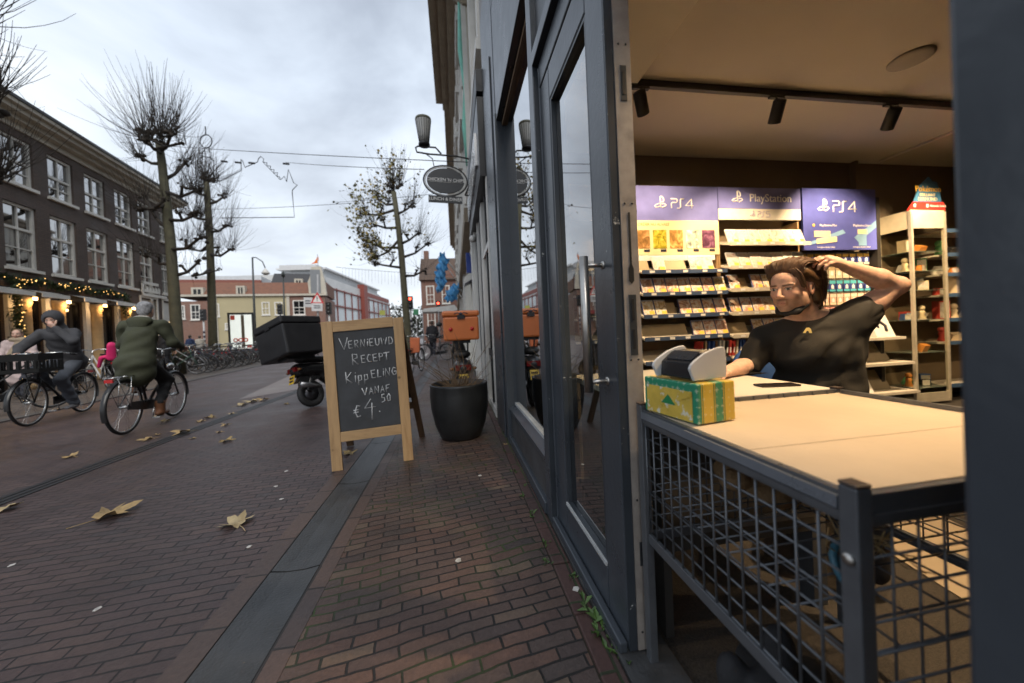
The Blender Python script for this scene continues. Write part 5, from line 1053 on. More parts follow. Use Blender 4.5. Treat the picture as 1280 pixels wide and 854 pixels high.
# ------------------------------------------------------------------ the long brown brick building on the left
BRB = brickmat('brown_brick', [(.098, .072, .060), (.125, .090, .074), (.110, .080, .066)], .21, .062, .006, (.05, .044, .04), plane='yz', rough=.75, bump=.2, dirt=.18)
WHT = M('white_paint', (.74, .72, .66), .5, var=.08); WHT2 = M('stone_cream', (.50, .46, .38), .7, var=.12, sc=2.)
WGL = glassmat('window_reflect', gain=5.0, ior=1.7, dark=(.018, .02, .022), rough=.03)
DGL = glassmat('dark_glass', gain=1.2, ior=1.5, dark=(.012, .012, .013), rough=.03)
def AX(o, u, n):                     # helper for boxes in a facade's frame: u along it, n out of it
    o = np.array(o, float); u = np.array([u[0], u[1], 0.]); u /= np.linalg.norm(u); n = np.array([n[0], n[1], 0.]); n /= np.linalg.norm(n)
    def bx(mb, s0, s1, t0, t1, z0, z1):
        c = o+u*(s0+s1)/2+n*(t0+t1)/2+np.array([0, 0, (z0+z1)/2]); mb.obox(c, u*(s1-s0)/2, n*(t1-t0)/2, (0, 0, (z1-z0)/2)); return mb
    def pt(s_, t_, z_): return o+u*s_+n*t_+np.array([0, 0, z_])
    return bx, pt
def holed(mb, pt, s0, s1, z0, z1, holes, dep):   # wall sheet with openings and their reveals
    S = sorted({s0, s1, *[h[0] for h in holes], *[h[1] for h in holes]}); Z = sorted({z0, z1, *[h[2] for h in holes], *[h[3] for h in holes]})
    for i in range(len(S)-1):
        for j in range(len(Z)-1):
            cs, cz = (S[i]+S[i+1])/2, (Z[j]+Z[j+1])/2
            if any(h[0] < cs < h[1] and h[2] < cz < h[3] for h in holes): continue
            mb.add([pt(S[i], 0, Z[j]), pt(S[i+1], 0, Z[j]), pt(S[i+1], 0, Z[j+1]), pt(S[i], 0, Z[j+1])], [(0, 1, 2, 3)], False)
    for a, b_, c, d_ in holes:
        for p, q in (((a, c), (b_, c)), ((b_, c), (b_, d_)), ((b_, d_), (a, d_)), ((a, d_), (a, c))):
            mb.add([pt(p[0], 0, p[1]), pt(q[0], 0, q[1]), pt(q[0], -dep, q[1]), pt(p[0], -dep, p[1])], [(0, 1, 2, 3)], False)
def window(root, bx, a, b_, c, d_, nm='window', rows=2, split=.5, glass=None, fm=None, t0=-.09, mull=1, sill=True, fw=.07, depth=.06):
    fm = fm or WHT; m = MB()
    bx(m, a, a+fw, t0-depth, t0+depth*.5, c, d_); bx(m, b_-fw, b_, t0-depth, t0+depth*.5, c, d_); bx(m, a+fw, b_-fw, t0-depth, t0+depth*.5, c, c+fw); bx(m, a+fw, b_-fw, t0-depth, t0+depth*.5, d_-fw, d_)
    zs_ = c+(d_-c)*split
    if rows > 1: bx(m, a+fw, b_-fw, t0-depth*.9, t0+depth*.4, zs_-.035, zs_+.035)
    w_ = m.build(nm, fm, root)
    if mull:
        m = MB()
        for k in range(mull):
            x = a+fw+(b_-a-2*fw)*(k+1)/(mull+1)
            for z0, z1 in (((c+fw, zs_-.035), (zs_+.035, d_-fw)) if rows > 1 else ((c+fw, d_-fw),)): bx(m, x-.02, x+.02, t0-.03, t0+.01, z0, z1)
        if rows > 1: z = (c+fw+zs_-.035)/2; bx(m, a+fw, b_-fw, t0-.028, t0+.008, z-.015, z+.015)
        m.build('glazing_bar', fm, w_)
    m = MB(); bx(m, a+fw, b_-fw, t0-.045, t0-.035, c+fw, d_-fw); m.build('pane', glass or WGL, w_)
    if sill: m = MB(); bx(m, a-.06, b_+.06, -.02, .09, c-.09, c-.005); m.build('sill', fm, w_)
    return w_
bb = thing('brick_building', 'long dark brown brick building with white sash windows, deep cornice and a lit cafe front', 'building', (B0[0], B0[1], 0))
bx, pt = AX((B0[0], B0[1], 0), dl, nl)
S0, S1 = -8., 5.95; ups = [(-4.52, -3.60), (-3.12, -2.2), (-1.72, -.80), (-.32, .60), (1.06, 1.98), (2.46, 3.37), (3.74, 4.56), (5.16, 5.82)]
holes = [(a, b_, 6.02, 7.40) for a, b_ in ups]+[(a-.02, b_+.02, 3.55, 5.44) for a, b_ in ups]
gf = [(-4.4, -3.35), (-2.95, -1.9), (-1.55, -.80), (-.10, .66), (1.30, 2.10), (3.62, 4.62), (5.10, 5.85)]
holes += [(a, b_, .0, 2.72) for a, b_ in gf[:5]]+[(a, b_, .55, 3.15) for a, b_ in gf[5:]]
m = MB(); holed(m, pt, S0, S1, 0, 7.62, holes, .18); m.add([pt(S1, 0, 0), pt(S1, -9, 0), pt(S1, -9, 8), pt(S1, 0, 8)], [(0, 1, 2, 3)], False); m.add([pt(S0, -.2, 0), pt(S1, -.2, 0), pt(S1, -.2, 8), pt(S0, -.2, 8)], [(0, 1, 2, 3)], False); m.build('wall', BRB, bb)
m = MB(); bx(m, S0, S1+.02, -.25, .06, 7.62, 7.80); bx(m, S0, S1+.2, -.25, .24, 7.801, 7.93); bx(m, S0, S1+.35, -.25, .44, 7.931, 8.06); bx(m, S0, S1+.45, -.25, .56, 8.061, 8.17); m.build('cornice', WHT2, bb)
m = MB(); bx(m, S0, S1+.46, -.3, .60, 8.171, 8.26); m.build('gutter', M('zinc_dark', (.05, .052, .055), .5), bb)
m = MB(); m.prism([pt(S0, .3, 8.26), pt(S0, -4.5, 11.0), pt(S0, -9.2, 8.26)], pt(S1, 0, 0)-pt(S0, 0, 0)); m.build('roof', M('roof_slate', (.05, .05, .055), .7, sc=5), bb)
m = MB(); bx(m, 1.0, 1.5, -2.8, -2.3, 9, 11.0); m.build('chimney', BRB, bb)
for a, b_ in ups:
    window(bb, bx, a, b_, 6.02, 7.40, split=.5); window(bb, bx, a-.02, b_+.02, 3.55, 5.44, split=.62)
CAFE = M('cafe_dark', (.016, .016, .018), .3); LITCOL = M('sand_column', (.52, .36, .18), .7, var=.15, sc=6, bump=.2)
for i, (a, b_) in enumerate(gf[:5]):
    w_ = window(bb, bx, a, b_, .02, 2.70, nm='cafe_door', rows=1, glass=DGL, fm=CAFE, mull=0, sill=False)
    m = MB(); bx(m, b_+.02, b_+.20, .0, .09, .0, 2.75); m.build('pilaster', WHT, bb)
    m = MB(); s_ = b_+.40; m.lathe([(.19, 0), (.19, .15), (.17, .17), (.165, 2.45), (.19, 2.5), (.19, 2.68)], pt(s_, .10, 0), 20); m.build('column', LITCOL, bb)
    lm = MB(); c_ = pt(s_, .38, 2.60); lm.lathe([(.05, .08), (.05, 0), (.035, -.005)], c_, 12); lm.build('wall_lamp', M('cafe_lamp', (.9, .7, .4), .5, emit=(1, .6, .25), es=6), bb)
    l = bpy.data.lights.new('cafe_lamp', 'POINT'); l.energy = 7; l.color = (1, .58, .24); l.shadow_soft_size = .05; o = bpy.data.objects.new('cafe_lamp', l); COL.objects.link(o); o.location = pt(s_, .42, 2.50)
    m = MB(); bx(m, a-.12, b_+.05, .02, .20, 2.72, 2.92); m.build('awning_box', CAFE, bb)
    m = MB(); 
    for k in range(4): z = 2.90-k*.030; m.add([pt(a-.05, .21+k*.10, z+.01), pt(b_+.1, .21+k*.10, z+.01), pt(b_+.1, .21+k*.10+.07, z-.01), pt(a-.05, .21+k*.10+.07, z-.01)], [(0, 1, 2, 3)], False)
    bx(m, a-.05, b_+.10, .60, .62, 2.68, 2.80); aw = m.build('awning', WHT, bb)
    m = MB(); m.add([pt(a-.055, .205, 2.915), pt(b_+.105, .205, 2.915), pt(b_+.105, .595, 2.785), pt(a-.055, .595, 2.785)], [(0, 1, 2, 3)], False); m.build('stripe', M('awning_grey', (.12, .12, .13), .7), aw)
for a, b_ in gf[5:]:
    m = MB(); bx(m, a-.08, a, -.10, .04, .5, 3.2); bx(m, b_, b_+.08, -.10, .04, .5, 3.2); bx(m, a-.08, b_+.08, -.10, .05, 3.2, 3.3); bx(m, a-.08, b_+.08, -.10, .06, .42, .5); w_ = m.build('shop_window', WHT, bb)
    m = MB(); bx(m, a, b_, -.10, -.06, 2.25, 3.15); m.build('blind', WHT, w_)
    m = MB(); bx(m, a, b_, -.12, -.08, .55, 2.25); m.build('lit_pane', M('lit_shop_pane', (.6, .5, .35), .3, emit=(1, .72, .38), es=.95, var=.3, sc=1.5), w_)
m = MB(); bx(m, 3.62, 5.25, .05, .10, 3.28, 3.40); rr = random.Random(6)
bx(m, 3.62, 3.72, .05, .09, 3.28, 3.92); bx(m, 3.62, 4.7, .05, .09, 3.80, 3.92); m.prism([pt(3.9, .05, 3.40), pt(4.2, .05, 3.46), pt(4.5, .05, 3.42), pt(4.4, .05, 3.20), pt(4.25, .05, 3.05), pt(4.15, .05, 3.28)], -np.array([*nl, 0])*.04)
for k in range(5): s_ = 3.9+k*.2; m.prism([pt(s_, .06, 3.5), pt(s_+.13, .06, 3.45), pt(s_+.16, .06, 3.66), pt(s_+.05, .06, 3.75)], -np.array([*nl, 0])*.03)
m.build('shop_sign', WHT, bb)
# garland with fairy lights above the cafe
g = MB(); gl = MB(); rr = random.Random(8)
def garland_bit(p):
    for _ in range(5):
        d = np.array([rr.gauss(0, 1), rr.gauss(0, 1), rr.gauss(0, 1)]); d /= np.linalg.norm(d); e = unitv(np.cross(d, [rr.random(), rr.random(), 1.]))*.022; q = p+np.array([rr.gauss(0, .04), rr.gauss(0, .05), rr.gauss(0, .06)]); g.add([q-e, q+d*.13, q+e, q-d*.03], [(0, 1, 2, 3)], False)
for i in range(320): s_ = -4.8+7.15*i/320; garland_bit(pt(s_, .16, 3.16+.05*math.sin(s_*5)))
for i in range(120): garland_bit(pt(-1.85+rr.gauss(0, .05), .25, .9+2.3*i/120))
for i in range(60): garland_bit(pt(2.42+rr.gauss(0, .05), .2, 2.3+.9*i/60))
gd = tag(g.build('garland', M('fir_green', (.035, .06, .022), .7, var=.4, sc=20)), 'green fir garland with tiny warm lights above the cafe awnings', 'garland')
for i in range(64):
    s_ = -4.8+7.15*rr.random(); gl.ell(pt(s_, .24+rr.uniform(-.02, .05), 3.16+rr.gauss(0, .06)), .012, .012, .012, 6, 4)
for i in range(26): gl.ell(pt(-1.85+rr.gauss(0, .06), .34, .9+2.2*rr.random()), .013, .013, .013, 6, 4)
fl = gl.build('fairy_light', M('fairy_glow', (1, .7, .3), .5, emit=(1, .55, .16), es=2.4), gd); fl['kind'] = 'stuff'
# ------------------------------------------------------------------ trees
BARK = M('plane_bark', (.075, .070, .042), .85, var=.35, sc=5, bump=.5, bsc=30); TWIG = M('twig_bark', (.030, .023, .017), .85)
def pollard(label, base, trunk, r0, r1, heads, limbs, seed, leaves=0, sc_=1.):
    rt = random.Random(seed); t = thing('pollard_tree', label, 'tree', (base[0], base[1], 0), 0, 'pollarded plane trees along the street')
    tr = MB(); n = len(trunk); tr.tube([np.array(base)*[1, 1, 0]+[0, 0, -.1]]+list(trunk), [r0*1.25]+[r0+(r1-r0)*i/(n-1) for i in range(n)], 14); tr.build('trunk', BARK, t)
    cr = MB(); lv = MB(); cr.smooth = True
    def knuckle(p, r):
        for _ in range(5): q = p+np.array([rt.gauss(0, r*.7), rt.gauss(0, r*.7), rt.gauss(0, r*.45)]); cr.ell(q, r*rt.uniform(.4, .75), r*rt.uniform(.4, .75), r*rt.uniform(.35, .6), 7, 5)
    def shoots(p, k, L_, up, spread, rr_=.009, bias=(0, 0, 0)):
        for _ in range(k):
            a = rt.uniform(0, 2*PI); e = abs(rt.gauss(0, spread)); d = unitv(np.array([math.cos(a)*math.sin(e), math.sin(a)*math.sin(e), math.cos(e)])+np.array(bias)); l = L_*rt.uniform(.45, 1.05); q = p+np.array([rt.gauss(0, .09), rt.gauss(0, .09), rt.gauss(0, .05)])*sc_; pts = [q]
            for s_ in range(5): d = unitv(d+np.array([rt.gauss(0, .07), rt.gauss(0, .07), up+rt.gauss(0, .05)])); q = q+d*l/5; pts.append(q)
            cr.tube(pts, [rr_, rr_*.8, rr_*.65, rr_*.5, rr_*.4, rr_*.25], 4, cap=False)
            if leaves:
                for q in pts[1:]:
                    if rt.random() < leaves*max(0., min(1, .55-((q-p0)@RT)*.35)): leaf(q)
    def leaf(q):
        for _ in range(rt.choice([1, 2, 2])):
            a = unitv([rt.gauss(0, 1), rt.gauss(0, 1), rt.gauss(0, .6)]); b2 = unitv(np.cross(a, [rt.gauss(0, 1), rt.gauss(0, 1), 1.])); c = q+np.array([rt.gauss(0, .08), rt.gauss(0, .08), rt.gauss(0, .08)]); l = rt.uniform(.06, .11); lv.cur = rt.choice([0, 0, 1]); lv.add([c-a*l, c+b2*l*.8, c+a*l, c-b2*l*.8, c+a*l*.2-b2*l*.9], [(0, 1, 2, 3)], False)
    p0 = np.array(trunk[-1])
    for p, r, k, L_, spv, *bi in heads: knuckle(np.array(p), r); shoots(np.array(p), k, L_, .13, spv, .0125, bi[0] if bi else (0, 0, 0))
    for (st_, en, k) in limbs:
        st_ = np.array(st_); en = np.array(en); mid = (st_+en)/2+np.array([0, 0, -.06*np.linalg.norm(en-st_)+rt.uniform(-.1, .1)])
        cr.tube([st_, mid, en], [.075*sc_, .052*sc_, .042*sc_], 7); knuckle(en, .12*sc_)
        mid2 = mid+np.array([rt.gauss(0, .25), rt.gauss(0, .25), .28])*sc_; cr.tube([mid, mid2], [.05*sc_, .04*sc_], 6); knuckle(mid2, .085*sc_)
        o_ = unitv((en-st_)*[1, 1, 0]); shoots(en, k, 1.9*sc_, .14, .85, .008, o_*.55); shoots(mid2, k//2, 1.1*sc_, .16, .8, .008, o_*.4)
    o = cr.build('crown', TWIG, t)
    if leaves: lv.build('leaf_cluster', [M('leaf_olive', (.15, .14, .045), .7), M('leaf_yellow', (.30, .22, .06), .7)], t)
def tp(dep, *pts): return [PX(x, y, dep) for x, y in pts]
D1 = 13.3; rl = random.Random(31)
def L1(a, b_, dep, k=40): e = PX(*b_, dep+rl.uniform(-1.0, 1.0)*dep/13); return (PX(*a, dep), e, k)
pollard('tall bare pollard plane with a mossy trunk in front of the brown brick building', PX(224, 480, D1), tp(D1, (222, 430), (218, 370), (213, 300), (207, 245), (202, 200), (199, 180)), .185, .11,
        [(PX(199, 172, D1), .22, 70, 2.8, .85), (PX(183, 176, D1), .12, 34, 2.7, .8, -RT*.5), (PX(214, 168, D1+.3), .12, 30, 2.3, .8, RT*.35)],
        [L1((201, 190), (183, 176), D1), L1((201, 188), (214, 168), D1), L1((203, 205), (175, 196), D1), L1((205, 225), (232, 203), D1), L1((207, 240), (246, 238), D1), L1((209, 255), (176, 262), D1), L1((211, 275), (246, 268), D1), L1((212, 290), (180, 246), D1), L1((214, 312), (252, 296), D1), L1((215, 330), (184, 318), D1), L1((217, 345), (250, 326), D1, 10)], 5)
D2 = 19.
pollard('slimmer bare pollard plane further along behind the parked bicycles', PX(267, 452, D2), tp(D2, (266, 420), (264, 350), (262, 290), (259, 240), (258, 228)), .20, .12,
        [(PX(257, 224, D2), .22, 90, 2.2, .8), (PX(268, 226, D2), .14, 30, 1.8, .8)],
        [L1((259, 245), (240, 236), D2), L1((260, 255), (280, 246), D2), L1((261, 275), (238, 270), D2), L1((262, 290), (284, 282), D2), L1((263, 305), (240, 312), D2), L1((263, 318), (288, 312), D2), L1((264, 335), (243, 345), D2, 10)], 9, sc_=1.1)
D3 = 19.5
pollard('pollard plane with a few last yellow leaves standing in the middle of the street view', PX(512, 442, D3), tp(D3, (511, 430), (507, 385), (502, 320), (497, 275), (492, 240)), .20, .13,
        [(PX(491, 235, D3), .22, 60, 2.4, .6), (PX(500, 232, D3), .13, 25, 2.3, .6)],
        [L1((494, 255), (472, 248), D3), L1((496, 268), (514, 258), D3), L1((497, 285), (466, 280), D3), L1((499, 300), (470, 322), D3), L1((501, 305), (522, 292), D3), L1((503, 322), (534, 305), D3), L1((504, 335), (470, 330), D3), L1((506, 345), (530, 338), D3, 9), L1((495, 262), (452, 268), D3, 20), L1((500, 310), (455, 300), D3, 20)], 13, leaves=.42, sc_=1.1)
D0 = 7.4
pollard('bare pollard plane at the left edge with only its long shoots reaching into view', PX(-95, 505, D0), tp(D0, (-96, 400), (-94, 250), (-88, 120), (-84, 60)), .26, .16,
        [(PX(-84, 50, D0), .35, 60, 2.2, .9), (PX(-30, 30, D0), .2, 34, 1.8, .7, RT*.7), (PX(-22, 130, D0), .2, 34, 1.9, .7, RT*.8), (PX(-2, 222, D0), .13, 26, 1.7, .7, RT*.7), (PX(-60, 180, D0), .2, 20, 1.3, .8)],
        [(PX(-86, 90, D0), PX(-42, 28, D0), 18), (PX(-90, 190, D0), PX(-22, 130, D0), 18), (PX(-93, 280, D0), PX(-4, 224, D0), 18)], 17, sc_=.9)
# ------------------------------------------------------------------ street decorations and wires
WIRE = M('wire_black', (.02, .02, .022), .6); DD = 12.5
oc = lambda a: PX(240+a[0]/6.1, 150+a[1]/6.1, DD)
ot = thing('light_ornament', 'unlit wire outline of an onion dome tower hung above the street', 'ornament', tuple(oc((107, 160))), 0)
b = MB(); b.tube([oc((102, 50)), oc((106, 115))], .016, 6); b.tube([oc((107+45*math.cos(a), 163+50*math.sin(a))) for a in [i*2*PI/24 for i in range(24)]], .017, 6, closed=True)
for l in ([(95, 210), (95, 236), (80, 242), (80, 292)], [(130, 210), (131, 240), (145, 246), (145, 300)], [(80, 279), (145, 286)], [(46, 288), (45, 420)], [(166, 308), (167, 455)], [(46, 288), (80, 292)], [(145, 300), (166, 308)]): b.tube([oc(p) for p in l], .014, 6)
b.build('outline', WIRE, ot)
ot = thing('light_ornament', 'unlit wire outline of stepped gable roofs hung on a wire above the street', 'ornament', tuple(oc((500, 400))), 0)
b = MB(); b.tube([oc(p) for p in [(190, 482), (204, 410), (206, 470), (375, 386), (374, 300), (384, 308), (404, 362), (500, 321), (508, 295), (525, 278), (548, 300), (540, 320), (572, 328), (570, 350), (600, 352), (596, 378), (626, 380), (622, 405), (652, 402), (648, 430), (668, 434), (676, 456), (704, 430), (721, 472), (735, 378), (775, 480), (803, 496), (766, 535), (765, 560), (781, 742), (220, 748)]], .013, 6)
b.tube([oc(p) for p in [(540, 320), (672, 456)]], .010, 5); b.build('outline', WIRE, ot)
b = MB()
for p in [(245, 317), (352, 325), (455, 329), (718, 335)]: b.tube([oc((p[0]-22, p[1]-2)), oc((p[0]+22, p[1]+2))], .035, 8)
b.build('clamp', WIRE, ot)
def wire(p, q, sag, label, r=.008):
    p = np.array(p); q = np.array(q); tag(MB().tube([p+(q-p)*t-np.array([0, 0, sag*4*t*(1-t)]) for t in [i/16 for i in range(17)]], r, 5).build('overhead_wire', WIRE), label, 'wire')
wire(PX(150, 178, 14), PX(588, 203, 7.2), .05, 'upper overhead wire from the brick building to the wall above the oval sign', .009)
wire(PX(357, 203, 12.5), PX(530, 212, 7.0), .03, 'thin overhead wire slanting from the roof ornament to the hanging lantern')
wire(PX(250, 262, 14), PX(440, 254, 12), .04, 'overhead wire behind the lower edge of the roof ornament')
wire(PX(420, 253, 16), PX(600, 236, 9), .04, 'overhead wire crossing in front of the leafy tree crown')
wire(PX(420, 334, 40), PX(565, 344, 40), .1, 'far overhead wire carrying a curtain of light strings', .02)
b = MB()
for i in range(30): x = 428+i*4.1; y = 334+(x-420)*.069; b.tube([PX(x, y, 40), PX(x, y+14+(i*7 % 5), 40)], .009, 4)
tag(b.build('light_curtain', WIRE), 'curtain of thin unlit light strings hanging from the far wire', 'light strings')
# ------------------------------------------------------------------ buildings across the end of the street
YEL = M('yellow_plaster', (.44, .38, .23), .8, var=.08, sc=.6); RBR = brickmat('red_brick', [(.20, .085, .055), (.235, .105, .07), (.17, .075, .05)], .22, .07, .01, (.25, .2, .17), plane='xz', rough=.8, bump=.1, dirt=.15); RBR2 = brickmat('red_brick_tall', [(.17, .065, .045), (.21, .085, .06)], .22, .07, .01, (.2, .16, .13), plane='xz', rough=.8, bump=.1, dirt=.15)
TILE = M('roof_tile_brown', (.17, .075, .045), .8, var=.25, sc=3); DARKR = M('roof_dark', (.028, .028, .032), .6, var=.2)
DB = 38.; ub = np.array([.985, .17]); nb = np.array([.17, -.985])
o0 = PX(275, 428, DB)*[1, 1, 0]; bx, pt = AX(o0, ub, nb)
def su(px): # distance along the building's face of a picture column
    r = FW+RT*(px-640)/FPX; r = r[:2]; A_ = np.array([[r[0], -ub[0]], [r[1], -ub[1]]]); return np.linalg.solve(A_, o0[:2])[1]
def zu(px, py): 
    s_ = su(px); q = o0[:2]+ub*s_; dep = (q@FW[:2]+FW[2]*0); d = FW+RT*(px-640)/FPX-UP*(py-417.38)/FPX; return 1.1+d[2]*(q[0]/d[0])
yb = thing('corner_building', 'low yellow and red building with cream trim and dark roof across the far street', 'building', tuple(o0))
a0, a1, a2, a3, a4 = su(205), su(272), su(362), su(386), su(408)
zc = zu(300, 371); zr = zu(300, 357); ztop = zu(330, 337)
m = MB(); bx(m, a1, a2, -8, 0, 0, zc); m.build('wall', YEL, yb)
m = MB(); bx(m, a0, a1-.01, -8, -.02, 0, zu(240, 377)); m.build('side_wall', RBR, yb); m = MB(); bx(m, a2+.01, a4, -8, -.02, 0, zu(380, 371)); m.build('brick_wall', RBR, yb)
m = MB(); bx(m, a0, a4+.2, -.1, .22, zc, zc+.22); bx(m, a1-.2, a1+.1, 0, .1, 0, zc-.01); bx(m, a2-.15, a2+.15, 0.001, .1, 0, zc-.01); m.build('cornice', WHT2, yb)
m = MB(); m.prism([pt(a0, .1, zc+.23), pt(a0, -2.0, zr+.55), pt(a0, -8, zr+.55), pt(a0, -8, zc+.23)], pt(a4, 0, 0)-pt(a0, 0, 0)); m.build('roof', TILE, yb)
m = MB(); bx(m, a0, su(318), -9, -3.2, zr+.56, zu(260, 340)); m.build('glass_roof', M('roof_glass', (.55, .58, .60), .3), yb); m = MB(); bx(m, a0, su(318), -3.3, -3.0, zr+.57, zr+1.0); m.build('roof_band', M('brick_band', (.22, .08, .06), .8), yb)
m = MB(); m.prism([pt(su(332), -2.4, zr+.2), pt(su(335), -3.4, ztop), pt(su(396), -3.4, ztop), pt(su(404), -2.4, zr+.2)], np.array([*(-nb), 0])*4); m.build('upper_roof', DARKR, yb)
m = MB(); bx(m, su(331), su(406), -2.5, -2.1, zr+.0, zr+.22); m.build('roof_edge', WHT2, yb)
for px0, px1, py0, py1, rt_ in ((226, 233, 382, 399, 0), (240, 252, 381, 400, 0), (268, 276, 380, 396, 1), (329, 339, 378, 394, 1), (345, 355, 378, 394, 1), (368, 383, 376, 394, 2), (282, 288, 404, 412, 1)):
    a, b_ = su(px0), su(px1); window(yb, bx, a, b_, zu(px0, py1), zu(px0, py0), t0=.03, fw=.10, depth=.08, mull=1, glass=DGL, sill=True, fm=WHT)
for px0, px1, py0, py1 in ((298, 309, 358, 370), (365, 376, 346, 355), (242, 257, 360, 371)):
    a, b_ = su(px0), su(px1); m = MB(); bx(m, a, b_, -3.2 if py0 < 350 else -.6, -2.2 if py0 < 350 else .05, zu(px0, py1), zu(px0, py0)); d_ = m.build('dormer', WHT2, yb); t_ = -2.19 if py0 < 350 else .06
    m = MB(); bx(m, a+.2, (a+b_)/2-.06, t_, t_+.02, zu(px0, py1)+.2, zu(px0, py0)-.2); bx(m, (a+b_)/2+.06, b_-.2, t_, t_+.02, zu(px0, py1)+.2, zu(px0, py0)-.2); m.build('pane', DGL, d_)
m = MB(); bx(m, su(364), su(400), .0, 1.2, zu(370, 407), zu(370, 402)); m.build('canopy', M('canopy_red', (.25, .03, .03), .6), yb)
# gabled end with a curl, and the tower piece beside it
m = MB(); m.prism([pt(su(389), .05, zc), pt(su(388), .05, zc+1.6), pt(su(391), .05, zc+2.2), pt(su(393), .05, zc+3.3), pt(su(405), .05, zc+3.4), pt(su(409), .05, zc+1.8), pt(su(411), .05, zc)], np.array([*(-nb), 0])*.5); m.build('gable', WHT2, yb)
m = MB(); bx(m, su(391.5), su(404), .06, .10, zc+.2, zc+3.0); m.build('gable_panel', M('gable_grey', (.20, .21, .22), .7), yb)
# advertising case
q = PX(303, 437, 22)*[1, 1, 0]; ad_ = thing('advertising_case', 'tall black framed backlit poster case standing in front of the yellow building', 'poster case', tuple(q)); bx, pt = AX(q, (np.cos(.35), np.sin(.35)), (np.sin(.35), -np.cos(.35)))
m = MB(); bx(m, -.66, .66, -.12, .0, 0.55, 2.95); bx(m, -.5, .5, -.1, -.02, -.05, .55); m.build('frame', M('case_black', (.012, .014, .014), .4), ad_)
m = MB(); bx(m, -.54, .54, .002, .012, .70, 2.82); p_ = m.build('poster', M('poster_lit', (.72, .74, .70), .4, emit=(.8, .85, .78), es=.55, var=.25, sc=2), ad_)
m = MB(); 
for k, x in enumerate((-.30, -.05, .2)): m.torus(pt(x, .016, 1.25), (nb[0], nb[1], 0), .10, .035, 14, 6)
bx(m, -.52, -.30, .0125, .016, 2.5, 2.78); bx(m, .25, .5, .0125, .016, .75, .95); m.build('red_lettering', M('ink_red', (.65, .06, .03), .5), p_)
m = MB(); bx(m, .0, .16, .0125, .015, .75, 2.8); m.build('brown_band', M('ink_brown', (.12, .09, .05), .5), p_)
# the modern white and red building running away down the street
u3_ = np.array([.0675, .9977]); n3 = np.array([.9977, -.0675]); o3 = PX(400, 424, 58)*[1, 1, 0]; bx, pt = AX(o3, u3_, n3)
mb_ = thing('office_building', 'long white and red office building with a grid of bays receding down the street', 'building', tuple(o3)); L3 = 46; H3 = 11.8
m = MB(); bx(m, 0, L3, -14, 0, 0, H3); m.build('wall', M('panel_white', (.58, .58, .57), .5, sc=.5), mb_)
m = MB()
for i in range(13): bx(m, i*L3/12, i*L3/12+.12, .0, .2, 0, H3-1.5)
for z in (3.6, 6.9, 9.9): bx(m, 0, L3, .002, .2, z, z+.25)
m.build('red_grid', M('grid_red', (.20, .05, .04), .6), mb_)
m = MB(); bx(m, 21, 23.5, -.5, .9, 0, H3+1.0); bx(m, 23.6, L3, .0, .12, H3-1.2, H3-.2); m.build('red_tower', M('tower_red', (.22, .05, .035), .6), mb_)
m = MB(); bx(m, 7, 40, -9, -1.5, H3+.01, H3+1.9); m.build('roof_storey', M('roof_storey_grey', (.34, .35, .36), .5), mb_); m = MB(); bx(m, 6, 41, -9.5, -1.0, H3+1.91, H3+2.2); bx(m, -.5, 2, -5.5, .2, H3+.6, H3+1.4); m.build('roof_slab', M('slab_white', (.6, .6, .6), .5), mb_)
for r_ in range(3):
    for i in range(12):
        m = MB(); z = (.5, 4.1, 7.3)[r_]; bx(m, i*L3/12+.5, (i+1)*L3/12-.5, .003, .03, z, z+2.4); m.build('window', M('pale_glass', (.42, .47, .5), .12), mb_)
q = pt(-3.5, -2, 0); tag(mb_ and MB().box((0, 0, 0), (.001, .001, .001)).build('x', WIRE), None, None); bpy.data.objects.remove(bpy.data.objects['x'])
fl = thing('flag', 'orange pennant flying above the roofs on a thin pole', 'flag', tuple(PX(397, 340, 50)*[1, 1, 0])); b = MB(); p_ = PX(398.5, 346, 50); q_ = PX(396.8, 318, 50); b.tube([p_*[1, 1, 0], p_, q_], .05, 6); b.build('pole', M('pole_grey', (.35, .35, .36), .5), fl)
b = MB(); b.prism([PX(x, y, 50) for x, y in ((397, 319), (398.5, 324), (397, 329), (388, 330), (393, 327.5), (395.5, 323.5))], (0, .06, 0)); b.build('cloth', M('flag_orange', (.70, .17, .03), .7), fl)
q = PX(470, 424, 112)*[1, 1, 0]; bx, pt = AX(q, (1, .05), (0.05, -1)); wb = thing('apartment_block', 'small white block with dark windows at the far end of the street', 'building', tuple(q))
m = MB(); bx(m, -5.0, .5, -10, 0, 0, 14.0); m.build('wall', M('far_white', (.55, .55, .53), .6), wb); m = MB(); bx(m, -5.6, 1.0, -10.5, .5, 14.01, 14.5); m.build('roof', M('far_roof', (.2, .2, .2), .7), wb)
for i in range(2):
    for k in range(3): m = MB(); bx(m, -4+i*2.2, -2.9+i*2.2, .002, .06, 3+k*3.4, 5+k*3.4); m.build('window', DGL, wb)
